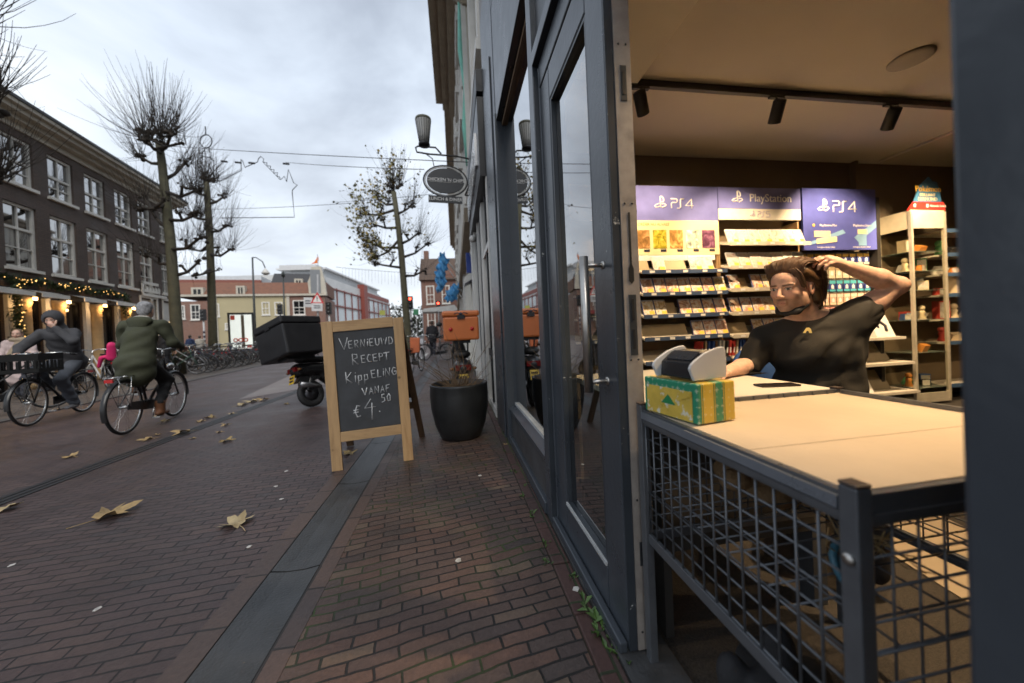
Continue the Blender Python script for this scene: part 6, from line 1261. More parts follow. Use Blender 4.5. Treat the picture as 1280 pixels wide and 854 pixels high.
# tall red brick house behind the tree on the right
q = PX(529, 418, 44)*[1, 1, 0]; bx, pt = AX(q, (1, -.05), (-.05, -1)); rh_ = thing('brick_house', 'red brick house with a steep brown roof at the bend of the street', 'building', tuple(q))
m = MB(); bx(m, 0, 6.2, -9, 0, 0, 7.8); m.build('wall', RBR2, rh_); m = MB(); m.prism([pt(-.2, .3, 7.8), pt(-.2, -2.6, 11.0), pt(-.2, -6, 11.0), pt(-.2, -9, 7.8)], np.array([6.6, -.33, 0])); m.build('roof', M('roof_brown', (.085, .055, .04), .8, var=.3, sc=3), rh_)
m = MB(); bx(m, .1, .7, -4, -3.3, 10.5, 12.2); bx(m, 4.4, 5.2, -4, -3.3, 10.5, 12.4); m.build('chimney', RBR2, rh_)
for i in range(3):
    for k in range(2): window(rh_, bx, .6+i*1.9, 1.6+i*1.9, 1.6+k*3.2, 3.9+k*3.2, t0=.02, fw=.12, depth=.06, glass=WGL if k else DGL)
m = MB(); m.prism([pt(1.6, .05, 7.8), pt(3.1, .05, 10.4), pt(4.6, .05, 7.8)], (0, 1.5, 0)); m.build('gable', RBR2, rh_)
# distant trees
g = MB(); rr = random.Random(12)
for _ in range(3200):
    c = PX(rr.uniform(462, 545), 0, 150); c[2] = 0; h_ = rr.random(); x_ = (c@RT); c = c+np.array([rr.gauss(0, 3), rr.gauss(0, 8), .5+h_*(11+3.*math.sin(x_*.35))]); d = unitv([rr.gauss(0, 1), rr.gauss(0, 1), rr.gauss(0, 1)]); e = unitv(np.cross(d, [1, .3, rr.random()])); g.add([c-d*.6, c+e*.5, c+d*.6, c-e*.5], [(0, 1, 2, 3)], False)
tag(g.build('far_trees', M('far_tree_green', (.045, .048, .035), .9, var=.3, sc=.3)), 'dark mass of far bare trees closing the end of the street', 'trees', kind='stuff')
# ------------------------------------------------------------------ chalkboard sign
FL = np.array([-1.053, 3.113, 0]); FR = np.array([-.410, 3.207, 0]); TL = np.array([-1.107, 3.185, 1.24]); TR = np.array([-.452, 3.262, 1.283])
_n = np.cross(FR-FL, TL-FL); _n = _n/np.linalg.norm(_n); TR = TR-_n*np.dot(TR-FL, _n)
def AB(a, b_, t=0.): # bilinear on the front face, a to the right, b up, t towards the viewer
    p = (FL*(1-a)+FR*a)*(1-b_)+(TL*(1-a)+TR*a)*b_; return p+ABN*t
ABX = unitv(FR-FL); ABZ = unitv(TL-FL); ABN = unitv(np.cross(ABX, ABZ))
PINE = woodmat('pine_upright', (.46, .29, .14), (.33, .19, .085), 2, .8); PINEH = woodmat('pine_rail', (.46, .29, .14), (.33, .19, .085), 0, .8); PINED = woodmat('pine_dark', (.10, .06, .035), (.06, .035, .02), 2, .8)
sb = thing('chalkboard_sign', 'pine framed A board with a handwritten chalk menu offer on the pavement edge', 'chalkboard', tuple((FL+FR)/2))
def slab(name, a0, a1, b0, b1, t0, t1, m, par): o = MB().prism([AB(a0, b0, t0), AB(a1, b0, t0), AB(a1, b1, t0), AB(a0, b1, t0)], ABN*(t1-t0)).build(name, m, par, bevel=.003); return o
sw = .128
slab('upright', 0, sw, 0, 1, -.03, 0, PINE, sb); slab('upright', 1-sw, 1, 0, .985, -.03, 0, PINE, sb); slab('top_rail', sw+.001, 1-sw-.001, .925, .995, -.03, -.001, PINEH, sb); slab('bottom_rail', sw+.001, 1-sw-.001, .185, .25, -.03, -.001, PINEH, sb)
BRDM = M('chalkboard', (.050, .053, .058), .75, var=.35, sc=7, bump=.05); pn = slab('panel', sw+.001, 1-sw-.001, .251, .924, -.024, -.012, BRDM, sb)
RL, RR_ = np.array([-1.10, 3.80, 0]), np.array([-.398, 3.893, 0])
b = MB()
for bt, tpv in ((RL, AB(.06, .97, -.04)), (RR_, AB(.94, .97, -.04))):
    b.prism([bt-ABX*.03, bt+ABX*.03, tpv+ABX*.03, tpv-ABX*.03], (0, .028, 0))
m_ = (RL*.72+AB(.06, .97, -.04)*.28); n_ = RR_*.72+AB(.94, .97, -.04)*.28; b.prism([m_+ABX*.032, n_-ABX*.032, n_-ABX*.032+[0, 0, .07], m_+ABX*.032+[0, 0, .07]], (0, .024, 0)); b.build('rear_frame', PINED, sb)
b = MB(); q0, q1 = RL*.26+AB(.06, .97, -.04)*.74, RR_*.26+AB(.94, .97, -.04)*.74; b.prism([RL*.70+AB(.06, .97, -.04)*.30+ABX*.033+[0, 0, .09], RR_*.70+AB(.94, .97, -.04)*.30-ABX*.033+[0, 0, .09], AB(.88, .9, -.05), AB(.12, .9, -.05)], (0, .010, 0)); b.build('rear_panel', M('board_back', (.02, .02, .021), .7), sb)
ST = {'V': [[(0, 1), (.4, 0), (.75, 1.05)]], 'E': [[(.5, 1), (.0, .95), (.05, 0), (.55, .03)], [(.03, .5), (.42, .52)]], 'R': [[(.05, 0), (.05, 1), (.45, .95), (.5, .65), (.08, .5), (.55, 0)]], 'N': [[(0, 0), (.05, 1), (.5, .05), (.58, 1.05)]], 'i': [[(.1, 0), (.12, .7)], [(.12, .9), (.14, .98)]], 'U': [[(0, 1), (.05, .15), (.28, 0), (.5, .2), (.55, 1)]], 'W': [[(0, 1), (.12, .05), (.35, .8), (.55, .05), (.78, 1)]], 'D': [[(.05, 0), (.02, 1), (.4, .9), (.58, .5), (.45, .1), (.0, .0)]],
      'C': [[(.55, .92), (.2, 1), (0, .5), (.15, .05), (.5, .05)]], 'P': [[(.08, 0), (.05, 1), (.45, .97), (.5, .62), (.08, .48)]], 'p': [[(.05, -.35), (.06, .65), (.35, .65), (.4, .2), (.08, .1)]], 'T': [[(-.1, .95), (.75, 1.05)], [(.3, 1), (.28, 0)]], 'K': [[(.05, 0), (.0, 1.15)], [(.55, 1.1), (.05, .5), (.6, .0)]], 'L': [[(.02, .95), (.0, 0), (.4, .04)]], 'G': [[(.6, .85), (.25, 1), (0, .5), (.2, .02), (.55, .15), (.58, .5), (.3, .48)]], 'A': [[(0, 0), (.3, .95), (.55, 0)], [(.1, .35), (.45, .38)]], 'F': [[(.05, 0), (.05, .95), (.6, 1.05)], [(.05, .5), (.45, .55)]],
      '€': [[(.6, .9), (.35, 1), (.12, .5), (.3, .02), (.6, .1)], [(0, .6), (.45, .64)], [(0, .4), (.42, .43)]], '4': [[(.45, 1), (0, .42), (.75, .45)], [(.52, .75), (.45, -.35)]], '.': [[(.05, -.02), (.07, -.12)]], '5': [[(.45, 1), (.1, .98), (.08, .58), (.4, .55), (.42, .15), (.05, .0)]], '0': [[(.3, 1), (.05, .6), (.15, .05), (.42, .1), (.48, .7), (.3, 1)]]}
CHK = M('chalk', (.62, .63, .64), .95, var=.45, sc=160)
b = MB(); rr = random.Random(2); hgt = np.linalg.norm(TL-FL); wid = np.linalg.norm(FR-FL)
def chalk(txt, a, b_, size, adv=None, drop=0):
    x = 0; b = MB()
    for i, chh in enumerate(txt):
        if chh == ' ': x += .5*size; continue
        for l in ST[chh]:
            for dbl in range(2):
                o = AB(a, b_, -.0108); b.tube([o+ABX*(x+px_*size*.92+rr.gauss(0, .0008)+dbl*.0012)+ABZ*(pz_*size+x*.06+rr.gauss(0, .0008)+dbl*.0012) for px_, pz_ in l], .0032, 5)
        x += size*(max(p[0] for l in ST[chh] for p in l)+.20)
    b.build('chalk_writing', CHK, pn)
chalk('V', .19, .80, .098); chalk('ERNiEUWD', .30, .805, .064); chalk('R', .33, .69, .092); chalk('ECEPT', .44, .698, .064); chalk('Kipp', .24, .57, .082); chalk('ELiNG', .55, .588, .068); chalk('VANAF', .42, .478, .060); chalk('€', .30, .335, .100); chalk('4', .435, .345, .13); chalk('.', .61, .36, .09); chalk('50', .65, .415, .068)
# ------------------------------------------------------------------ planter
pt_ = thing('planter', 'round black plastic planter with dead brown twigs beside the chalkboard', 'planter', (.015, 3.80, 0))
MB().lathe([(.19, 0), (.215, .02), (.265, .15), (.298, .32), (.305, .46), (.300, .545), (.303, .56), (.296, .572), (.284, .568), (.280, .50), (.27, .48)], (.015, 3.80, 0), 48).build('pot', M('pot_black', (.016, .017, .018), .42, var=.35, sc=5, bump=.1, bsc=25), pt_)
MB().lathe([(.272, 0), (.27, .03), (.12, .045), (.02, .05)], (.015, 3.80, .47), 24).build('soil', M('potting_soil', (.05, .035, .022), .95, var=.4, sc=40, bump=.8, bsc=60), pt_)
b = MB(); rr = random.Random(10); b.smooth = True
for i in range(150):
    a = rr.uniform(0, 2*PI); q = np.array([.015+.20*rr.random()*math.cos(a), 3.80+.20*rr.random()*math.sin(a), .50]); tall = rr.random() < .30; d = unitv([rr.gauss(-.08, .60), rr.gauss(0, .4), .75 if tall else rr.uniform(.15, .6)]); l = rr.uniform(.38, .78) if tall else rr.uniform(.10, .28); pts = [q]
    for k in range(5): d = unitv(d+np.array([rr.gauss(-.02, .10), rr.gauss(0, .1), rr.gauss(-.03, .08)])); q = q+d*l/5; pts.append(q)
    b.tube(pts, [.0034, .003, .0026, .0022, .0018, .001], 4, cap=False)
b.build('dead_twigs', M('dead_twig', (.17, .11, .06), .85, var=.35, sc=15), pt_)
# ------------------------------------------------------------------ scooters with delivery boxes
def scooter(label, loc, rz, body, boxm, bw, bl, bh, bz, roll=0., reflect=True, x1=-.32):
    t = thing('scooter', label, 'scooter', loc, rz, 'parked delivery scooters'); t.rotation_euler = (roll, 0, rz); r = .225
    for x in (-.60, .62):
        w_ = MB().torus((x, 0, r), (0, 1, 0), r-.055, .055, 32, 10).build('wheel', RUB, t, world=False); b = MB(); b.lathe([(.13, -.02), (.13, .02)], (x, 0, r), 18, (0, 1, 0)); b.torus((x, 0, r), (0, 1, 0), .115, .014, 24, 6); b.build('rim', M('rim_dark', (.10, .10, .11), .35, .8), w_, world=False)
    s = SDF(.05); s.cap((-.72, 0, .62), (-.25, 0, .60), .13, .12, flat=(0, 0, 1), ratio=.9); s.cap((-.30, 0, .50), (-.05, 0, .28), .12, .12); s.cap((-.05, 0, .26), (.35, 0, .27), .12, .10, flat=(0, 0, 1), ratio=.5); s.cap((.38, 0, .30), (.50, 0, .80), .10, .12, flat=(1, 0, 0), ratio=.5); s.cap((.50, 0, .80), (.44, 0, 1.0), .11, .08); s.cap((.58, 0, .50), (.70, 0, .44), .07, .05); s.cap((-.55, 0, .45), (-.62, 0, .30), .07, .06)
    V, F = s.mesh(.016); o = sdfobj('body', V, F, body, None); o.parent = t
    s = SDF(.04); s.cap((-.62, 0, .80), (-.10, 0, .76), .12, .10, flat=(0, 0, 1), ratio=.5); V, F = s.mesh(.016); o = sdfobj('seat', V, F, M('seat_black', (.014, .014, .014), .55), None); o.parent = t
    b = MB(); b.tube([(.44, 0, .98), (.42, 0, 1.06)], .02, 8); b.tube([(.33, .34, 1.04), (.42, .20, 1.08), (.43, 0, 1.06), (.42, -.20, 1.08), (.33, -.34, 1.04)], .014, 8)
    for y in (.34, -.34): b.tube([(.42, y*.6, 1.08), (.40, y*.85, 1.22)], .006, 6)
    b.build('handlebar', BLACK, t, world=False)
    for y in (.30, -.30): b = MB(); b.ell((.40, y, 1.25), .015, .055, .038, 10, 6); b.build('mirror', BLACK, t, world=False)
    b = MB()
    for y in (-.07, .07): b.tube([(.48, y, .60), (.62, y, r)], .02, 8)
    b.build('fork', M('rim_dark', (.10, .10, .11), .35, .8), t, world=False)
    b = MB(); b.box((-.84, -.10, .60), (-.79, .10, .67)); b.build('tail_light', M('tail_red', (.16, .008, .008), .2, emit=(.6, .02, .02), es=.0), t, world=False)
    for y in (.15, -.15): b = MB(); b.ell((-.80, y, .62), .03, .03, .022, 10, 6); b.build('indicator', M('indicator_amber', (.20, .08, .02), .25), t, world=False)
    b = MB(); b.obox((-.86, 0, .485), (.004, 0, -.0015), (0, .062, 0), (.02, 0, .065)); p_ = b.build('number_plate', M('plate_yellow', (.62, .40, .03), .45), t, world=False)
    b = MB(); rr = random.Random(4)
    for z in (.512, .462):
        for k in range(4): b.box((-.8735+(z-.485)*.3, -.045+k*.024, z-.014), (-.8665+(z-.485)*.3, -.030+k*.024, z+.014))
    b.build('plate_ink', DARKP, p_, world=False)
    b = MB(); b.tube([(-.50, -.14, .30), (-.85, -.16, .38)], [.03, .05], 12); b.build('exhaust', M('exhaust_steel', (.25, .25, .26), .3, .9), t, world=False)
    b = MB(); b.prism([(-.82, -.05, .42), (-.75, -.05, .52), (-.40, -.05, .50), (-.42, -.05, .44)], (0, .10, 0)); b.tube([(-.1, .06, .2), (-.25, .18, .02)], .014, 6); b.tube([(-.1, -.06, .2), (-.25, -.18, .02)], .014, 6); b.build('fender', BLACK, t, world=False)
    b = MB(); b.box((x1-bl, -bw/2, bz), (x1, bw/2, bz+bh*.80)); bx_ = b.build('delivery_box', boxm, t, world=False, bevel=.025)
    b = MB(); b.box((x1-bl-.012, -bw/2-.012, bz+bh*.805), (x1+.01, bw/2+.012, bz+bh)); b.build('lid', boxm, bx_, world=False, bevel=.025)
    b = MB(); b.box((x1-bl-.022, -.05, bz+bh*.72), (x1-bl-.001, .05, bz+bh*.86)) if reflect else b.box((x1-bl-.018, -.06, bz+bh*.78), (x1-bl-.001, .06, bz+bh*.84)); b.build('latch', BLACK, bx_, world=False)
    if reflect:
        for y in (-.30, .30): MB().lathe([(.026, 0), (.024, .012)], (x1-bl-.0005, y*bw, bz+bh*.38), 18, (-1, 0, 0)).build('reflector', M('reflector_red', (.45, .015, .015), .2), bx_, world=False)
        b = MB(); b.strokes([[(-.09, .0), (-.04, .02), (-.02, .0), (.02, .0), (.04, .02), (.09, .0)]], (x1-bl-.014, 0, bz+bh*.89), (0, -1, 0), Z3, .006); b.lathe([(.022, 0), (.022, .005)], (x1-bl-.012, 0, bz+bh*.89), 14, (-1, 0, 0)); b.build('emblem', DARKP, bx_, world=False)
    b = MB(); b.box((x1-bl*.8, -.12, bz-.04), (x1-.05, .12, bz-.001)); b.tube([(x1-.1, .1, bz-.03), (-.3, .1, .72)], .012, 6); b.tube([(x1-.1, -.1, bz-.03), (-.3, -.1, .72)], .012, 6); b.build('rack', BLACK, t, world=False)
    return t
orr = scooter('dark scooter with an orange delivery box parked by the white shop behind the planter', (.06, 5.55, 0), R_(92), M('scooter_dark', (.02, .02, .022), .3), M('box_orange', (.62, .17, .045), .45, var=.05), .475, .44, .40, .995)
e_ = PX(393, 509, 6.5); hd = R_(38); 
sc2 = scooter('black scooter leaning over with a large black delivery box left of the chalkboard', (-2.32+.6*math.cos(R_(55)), 6.20+.6*math.sin(R_(55)), 0), R_(55), M('scooter_black', (.012, .012, .013), .25), M('box_black', (.016, .016, .018), .5, var=.1), .74, .64, .60, .84, R_(-15), False, -.42)
# ------------------------------------------------------------------ right hand facades
TRM = M('trim_white', (.62, .61, .58), .5, var=.08); CRM = M('cream_render', (.56, .53, .46), .8, var=.1, sc=1.5, bump=.1); STN = M('cornice_stone', (.30, .25, .19), .8, var=.2, sc=2.5, bump=.2, bsc=12)
rs = thing('restaurant_front', 'narrow restaurant front with white door frames, black fascia and shiny letters beyond the game shop', 'shop front', (.5, 5.9, 0))
MB().box((.62, 4.43, 0), (1.2, 7.4, 12)).build('wall', CRM, rs)
b = MB(); 
for y in (4.45, 5.35, 5.55, 6.35, 7.25): b.box((.47, y, 0), (.60, y+.10, 3.05))
b.box((.475, 4.55, 0), (.59, 5.349, .09)); b.box((.475, 5.66, 0), (.59, 7.24, .09)); b.box((.475, 4.551, 2.2), (.59, 5.348, 2.28)); b.build('door_frame', TRM, rs)
for y0, y1 in ((4.56, 5.34), (5.66, 6.34), (6.46, 7.24)): MB().box((.52, y0, .1), (.53, y1, 3.0)).build('pane', DGL, rs); 
b = MB()
for y in (4.95, 6.0, 6.85): b.box((.485, y, .1), (.515, y+.06, 3.0))
b.box((.49, 4.56, .75), (.517, 5.34, .85)); b.build('mullion', BLACK, rs)
for y0, y1 in ((5.665, 6.335), (6.465, 7.235)): MB().box((.49, y0, .1), (.518, y1, .72)).build('lower_panel', TRM, rs)
b = MB(); b.box((.40, 4.46, 3.06), (.618, 7.35, 4.05)); b.build('fascia', M('fascia_black', (.012, .012, .013), .35), rs)
b = MB(); rr = random.Random(3)
for k in range(24): y = 4.7+k*.105; z0 = 3.30; b.box((.362, y, z0), (.398, y+.02, z0+.42)); b.box((.362, y+.021, z0+rr.choice([.0, .18, .36])), (.398, y+.07, z0+rr.choice([.40, .42])));
b.build('letter_row', M('letters_silver', (.5, .5, .5), .25, .9), rs)
MB().box((.40, 4.46, 4.12), (.60, 7.35, 4.40)).build('awning_box', M('awning_box_black', (.016, .017, .02), .45), rs)
b = MB(); b.ell((.43, 7.0, 2.93), .07, .07, .07, 14, 10); b.box((.44, 6.95, 2.96), (.52, 7.05, 3.05)); b.build('security_camera', TRM, rs)
b = MB(); b.box((.50, 5.0, 5.2), (.617, 5.12, 8.2)); b.box((.50, 6.5, 5.2), (.617, 6.62, 8.2)); b.box((.46, 4.9, 5.0), (.617, 6.8, 5.15)); b.build('window_surround', TRM, rs)
MB().tube([(.55, 4.5, 4.5), (.55, 4.5, 12)], .05, 10).build('downpipe', M('pipe_grey', (.22, .22, .22), .5), rs)
b = MB(); b.box((.30, 4.43, 8.4), (.60, 8.0, 8.55)); b.box((.08, 4.43, 8.551), (.60, 8.0, 8.75)); b.box((-.16, 4.43, 8.751), (.60, 8.0, 9.0)); b.build('cornice', STN, rs)
for y in (5.0, 6.2, 7.4): MB().prism([(.46, y, 7.9), (.30, y, 8.1), (.0, y, 8.39), (.60, y, 8.39), (.60, y, 7.9)], (0, .16, 0)).build('bracket', STN, rs)
def house(y0, y1, h, wallm, label, ny, floors=3, cor=.5, x0=.5):
    t = thing('row_house', label, 'building', (x0, (y0+y1)/2, 0)); MB().box((x0+.02, y0+.005, 0), (x0+7, y1-.005, h)).build('wall', wallm, t)
    fh = (h-4)/floors; bx, pt = AX((x0+.02, y0, 0), (0, 1), (-1, 0)); wy = (y1-y0)/ny
    for f in range(floors):
        for k in range(ny):
            c = wy*(k+.5); w_ = window(t, bx, c-.55, c+.55, 4+f*fh+.5, 4+f*fh+fh-.5, t0=.02, fw=.10, depth=.08, glass=WGL)
            m = MB(); bx(m, c-.68, c-.56, .0, .13, 4+f*fh+.4, 4+f*fh+fh-.38); bx(m, c+.56, c+.68, .0, .13, 4+f*fh+.4, 4+f*fh+fh-.38); bx(m, c-.75, c+.75, .0, .2, 4+f*fh+fh-.375, 4+f*fh+fh-.2); m.build('surround', TRM, w_)
    m = MB(); bx(m, 0, y1-y0, .0, cor*.4, h-.7, h-.45); bx(m, 0, y1-y0, .0, cor*.7, h-.449, h-.2); bx(m, 0, y1-y0, .0, cor, h-.199, h); m.build('cornice', STN, t); m = MB(); bx(m, 0, y1-y0, .001, .22, 3.4, 3.7); m.build('string_course', STN, t)
    
    for q_ in (0, y1-y0-.35): m = MB(); bx(m, q_, q_+.35, .001, .10, 0, h-.71); m.build('pilaster', TRM, t)
    for k in range(ny):
        c = wy*(k+.5); window(t, bx, c-wy*.36, c+wy*.36, .15, 3.1, nm='shop_window', t0=.02, fw=.09, depth=.07, rows=1, glass=DGL, sill=False)
    return t
house(7.45, 14.5, 10.5, CRM, 'cream rendered house with white window surrounds next to the restaurant front', 3, cor=.85)
house(14.5, 24.5, 12.2, M('grey_render', (.48, .45, .40), .8, sc=1.), 'taller pale house with a stone cornice beyond the cream house', 4, cor=.55)
house(24.5, 40, 11.0, CRM, 'far cream house at the end of the right hand row', 5, cor=.6)
bs = thing('blue_sign', 'blue and white box sign projecting from the cream house wall', 'sign', (.42, 9, 2.4)); MB().box((.36, 8.97, 2.60), (.51, 9.10, 3.1)).build('upper_board', M('sign_blue_deep', (.02, .05, .26), .4), bs); MB().prism([(.30, 8.97, 2.33), (.51, 8.97, 2.45), (.51, 8.97, 2.59), (.30, 8.97, 2.5)], (0, .5, 0)).build('lower_board', TRM, bs); MB().prism([(.295, 8.96, 2.30), (.51, 8.96, 2.40), (.51, 8.96, 2.44), (.295, 8.96, 2.325)], (0, .5, 0)).build('edge', DARKP, bs)
b = MB(); b.tube([(.40, 7.5, 8.0), (.38, 7.5, 7.0), (.44, 7.52, 6.2), (.40, 7.5, 5.4), (.42, 7.5, 4.6)], [.03, .055, .03, .06, .03], 8); tag(b.build('mint_banner', M('mint_cloth', (.22, .55, .45), .8)), 'twisted mint green cloth strip hanging down the cream wall', 'banner')
# ------------------------------------------------------------------ oval hanging sign with its lantern
hs = thing('hanging_sign', 'oval black hanging sign with white lettering and a lower board on an iron bracket', 'sign', (0, 6.7, 3.9)); SYY = 6.7; cs = GY(557, 226, SYY)
IRON = M('iron_black', (.014, .014, .015), .45); ex, ez = X3*math.cos(.045)-Z3*math.sin(.045)*-1*-1, Z3
ex = unitv(RT*[1, 0, 1]); ez = unitv(np.cross(ex, [0, 1., 0])); ez = ez if ez[2] > 0 else -ez
oval = lambda rx, rz, n=48: [cs+ex*rx*math.cos(2*PI*i/n)+ez*rz*math.sin(2*PI*i/n) for i in range(n)]
b = MB(); b.prism(oval(.345, .232), (0, .03, 0)); p_ = b.build('oval_board', M('sign_black', (.022, .024, .028), .4, var=.2), hs)
b = MB(); b.tube([p+np.array([0, .015, 0]) for p in oval(.40, .285)], .014, 8, closed=True); b.build('ring', IRON, hs)
b = MB(); b.tube([p+np.array([0, .015, 0]) for p in oval(.372, .258)], .011, 8, closed=True); b.build('white_ring', TRM, hs)
b = MB(); b.text("CHICKEN 'N CHIPS", .082, cs+[0, -.003, 0]+ez*.012, ex, ez, .002); b.tube([cs+ex*-.29-ez*.028+[0, -.003, 0], cs+ex*.30-ez*.028+[0, -.003, 0]], .0035, 4); b.build('lettering', WHITE, p_)
c2_ = cs-ez*.345; b = MB(); b.obox(c2_+[0, .015, 0], ex*.31, np.array([0, .015, 0]), ez*.062); q_ = b.build('lower_board', MC['sign_black'], hs); b = MB(); b.text('LUNCH & DINER', .082, c2_+[0, -.003, 0], ex, ez, .002); b.build('lettering', WHITE, q_)
b = MB(); by = cs+ez*.47; b.tube([cs+ex*.36-ez*.25, cs+ex*.50+ez*.1, cs+ex*.56+ez*.30, cs+ex*.42+ez*.44, by+ex*.2, by-ex*.30, by-ex*.52+ez*.02, by-ex*.54+ez*.10, by-ex*.50+ez*.13, by-ex*.18+ez*.13, by-ex*.08+ez*.02], .016, 8); b.tube([cs+ex*.36-ez*.25, cs+ex*.62-ez*.25], .014, 6); b.tube([cs+ex*.5+ez*.1, cs+ex*.62+ez*.1], .014, 6); b.tube([by-ex*.36, by-ex*.24-ez*.08, cs-ex*.21+ez*.25], .009, 6); b.build('bracket', IRON, hs)
lc = by-ex*.385+ez*.145; ln = thing('lantern', 'ribbed glass lantern like an upturned bucket on the sign bracket', 'lantern', tuple(lc))
b = MB(); b.lathe([(.10, 0), (.105, .03), (.095, .05)], lc, 20); b.build('foot', IRON, ln)
b = MB(); b.lathe([(.085, .051), (.10, .20), (.135, .44), (.138, .455)], lc, 24); b.build('shade', M('lantern_glass', (.46, .46, .44), .25, var=.1), ln)
b = MB()
for k in range(18): a = 2*PI*k/18; b.tube([lc+np.array([.088*math.cos(a), .088*math.sin(a), .052]), lc+np.array([.139*math.cos(a), .139*math.sin(a), .45])], .0045, 4)
b.build('rib', M('rib_grey', (.12, .12, .12), .5), ln); MB().lathe([(.142, .456), (.145, .475), (.14, .50), (.03, .52)], lc, 24).build('cap', M('cap_olive', (.13, .125, .09), .6), ln)
# ------------------------------------------------------------------ blue flags, white canopy, traffic furniture
def flag(pts, dep, lab):
    t = thing('flag', lab, 'flag', tuple(PX(*pts[0], dep)), 0, 'blue flags on the far facade'); s = SDF(.10); rr = random.Random(int(pts[0][0]))
    for i in range(len(pts)-1): s.cap(PX(*pts[i], dep), PX(*pts[i+1], dep), .25+rr.uniform(-.10, .12), .25+rr.uniform(-.10, .12), flat=(.5, 1, 0), ratio=.3)
    V, F = s.mesh(.05); V = V+np.stack([np.sin(V[:, 2]*14+V[:, 0]*9), np.cos(V[:, 2]*11+V[:, 0]*23)*1.8, np.sin(V[:, 0]*31)*1.5], 1)*.06; sdfobj('cloth', V, F, M('flag_blue', (.06, .26, .52), .6, var=.35, sc=3, bump=.4, bsc=8), t)
    b = MB(); b.tube([PX(pts[0][0]-1, pts[0][1]-3, dep), PX(pts[0][0]+22, pts[0][1]+24, dep+.6)], .035, 6); b.tube([PX(pts[0][0]+2, pts[0][1]+8, dep), PX(pts[0][0]+22, pts[0][1]+36, dep+.6)], .025, 6); b.build('pole', TRM, t)
flag([(553, 321), (556, 328), (552, 336), (549, 345), (552, 352), (549, 362)], 20, 'long blue flag hanging in folds from white poles on the right'); flag([(571, 358), (566, 365), (562, 371), (570, 372)], 18, 'small bunched blue flag below the long one')
b = MB(); q = PX(530, 390, 26); b.prism([PX(526, 390, 26), PX(530, 386, 26), PX(568, 381, 26), PX(572, 386, 26), PX(570, 389, 26)], (0, 2.5, 0)); cn = thing('market_canopy', 'white terrace canopy at the end of the right pavement', 'canopy', tuple(q*[1, 1, 0])); b.build('cloth', M('canopy_white', (.68, .68, .66), .6), cn)
b = MB(); 
for x in (528, 548, 569): c_ = PX(x, 388, 26); b.tube([c_*[1, 1, 0], c_], .04, 6)
b.build('pole', M('pole_grey', (.35, .35, .36), .5), cn)
def tl(px, py, dep, lab, lit=None, white=True):
    q = PX(px, py, dep); t = thing('traffic_light', lab, 'traffic light', (q[0], q[1], 0), 0, 'traffic lights at the junction'); b = MB(); b.tube([q*[1, 1, 0], q*[1, 1, 0]+[0, 0, q[2]-.3]], .06, 8); b.build('pole', M('tl_pole', (.45, .45, .44), .5), t)
    if white:
        b = MB()
        for k in range(4): b.tube([q*[1, 1, 0]+[0, 0, .9+k*.35], q*[1, 1, 0]+[0, 0, 1.08+k*.35]], .066, 8)
        b.build('band', DARKP, t)
    b = MB(); b.box((q[0]-.16, q[1]-.14, q[2]-.42), (q[0]+.16, q[1]+.14, q[2]+.45)); h_ = b.build('lamp_head', BLACK, t)
    for k, c in enumerate(('red', 'amber', 'green')):
        on = lit == c; MB().lathe([(.09, 0), (.08, .02)], (q[0], q[1]-.141, q[2]+.28-k*.27), 14, (0, -1, 0)).build('lens', M('lens_red_on', (.8, .05, .03), .4, emit=(1, .06, .03), es=7) if on and c == 'red' else M('lens_off', (.03, .03, .03), .2), h_)
tl(513, 379, 24, 'traffic light glowing red beside the mid street tree', 'red'); tl(548, 384, 27, 'traffic light glowing red just left of the orange box', 'red'); tl(350, 387, 30, 'dark traffic light on a striped pole before the yellow building'); tl(411, 386, 26, 'dark traffic light head just above the chalkboard corner'); tl(254, 394, 28, 'dark traffic light on a banded pole behind the bare trees')
# signs on the post above the chalkboard
q = PX(397, 440, 17)*[1, 1, 0]; rsn = thing('road_sign', 'grey post with a red edged warning triangle and two small white plates', 'road sign', tuple(q))
b = MB(); c_ = PX(397, 340, 17); b.tube([q, c_*[1, 1, 0]+[0, 0, 4.2]], .045, 8); b.build('post', M('pole_grey', (.35, .35, .36), .5), rsn)
c_ = PX(396.5, 374, 16.9); b = MB(); b.prism([c_+ex*-.30-ez*.20, c_+ex*.30-ez*.20, c_+ez*.34], (0, .02, 0)); tr_ = b.build('triangle', M('sign_red2', (.60, .03, .04), .4), rsn); b = MB(); b.prism([c_+ex*-.20-ez*.145+[0, -.006, 0], c_+ex*.20-ez*.145+[0, -.006, 0], c_+ez*.22+[0, -.006, 0]], (0, .004, 0)); w_ = b.build('triangle_face', WHITE, tr_); b = MB(); b.box((c_[0]-.018, c_[1]-.012, c_[2]-.02), (c_[0]+.018, c_[1]-.007, c_[2]+.12)); b.box((c_[0]-.018, c_[1]-.012, c_[2]-.09), (c_[0]+.018, c_[1]-.007, c_[2]-.05)); b.build('mark', DARKP, w_)
for x, y, hw, hh in ((396.5, 384, .24, .19), (385, 378, .19, .23)):
    c_ = PX(x, y, 16.88); b = MB(); b.obox(c_, ex*hw, np.array([0, .012, 0]), ez*hh); p_ = b.build('plate', M('plate_pale', (.62, .63, .64), .5), rsn); b = MB()
    for k in range(2): b.obox(c_+np.array([0, -.015, 0])+ez*(hh*.3-k*hh*.5), ex*hw*.6, np.array([0, .003, 0]), ez*hh*.10)
    b.build('print', DARKP, p_)
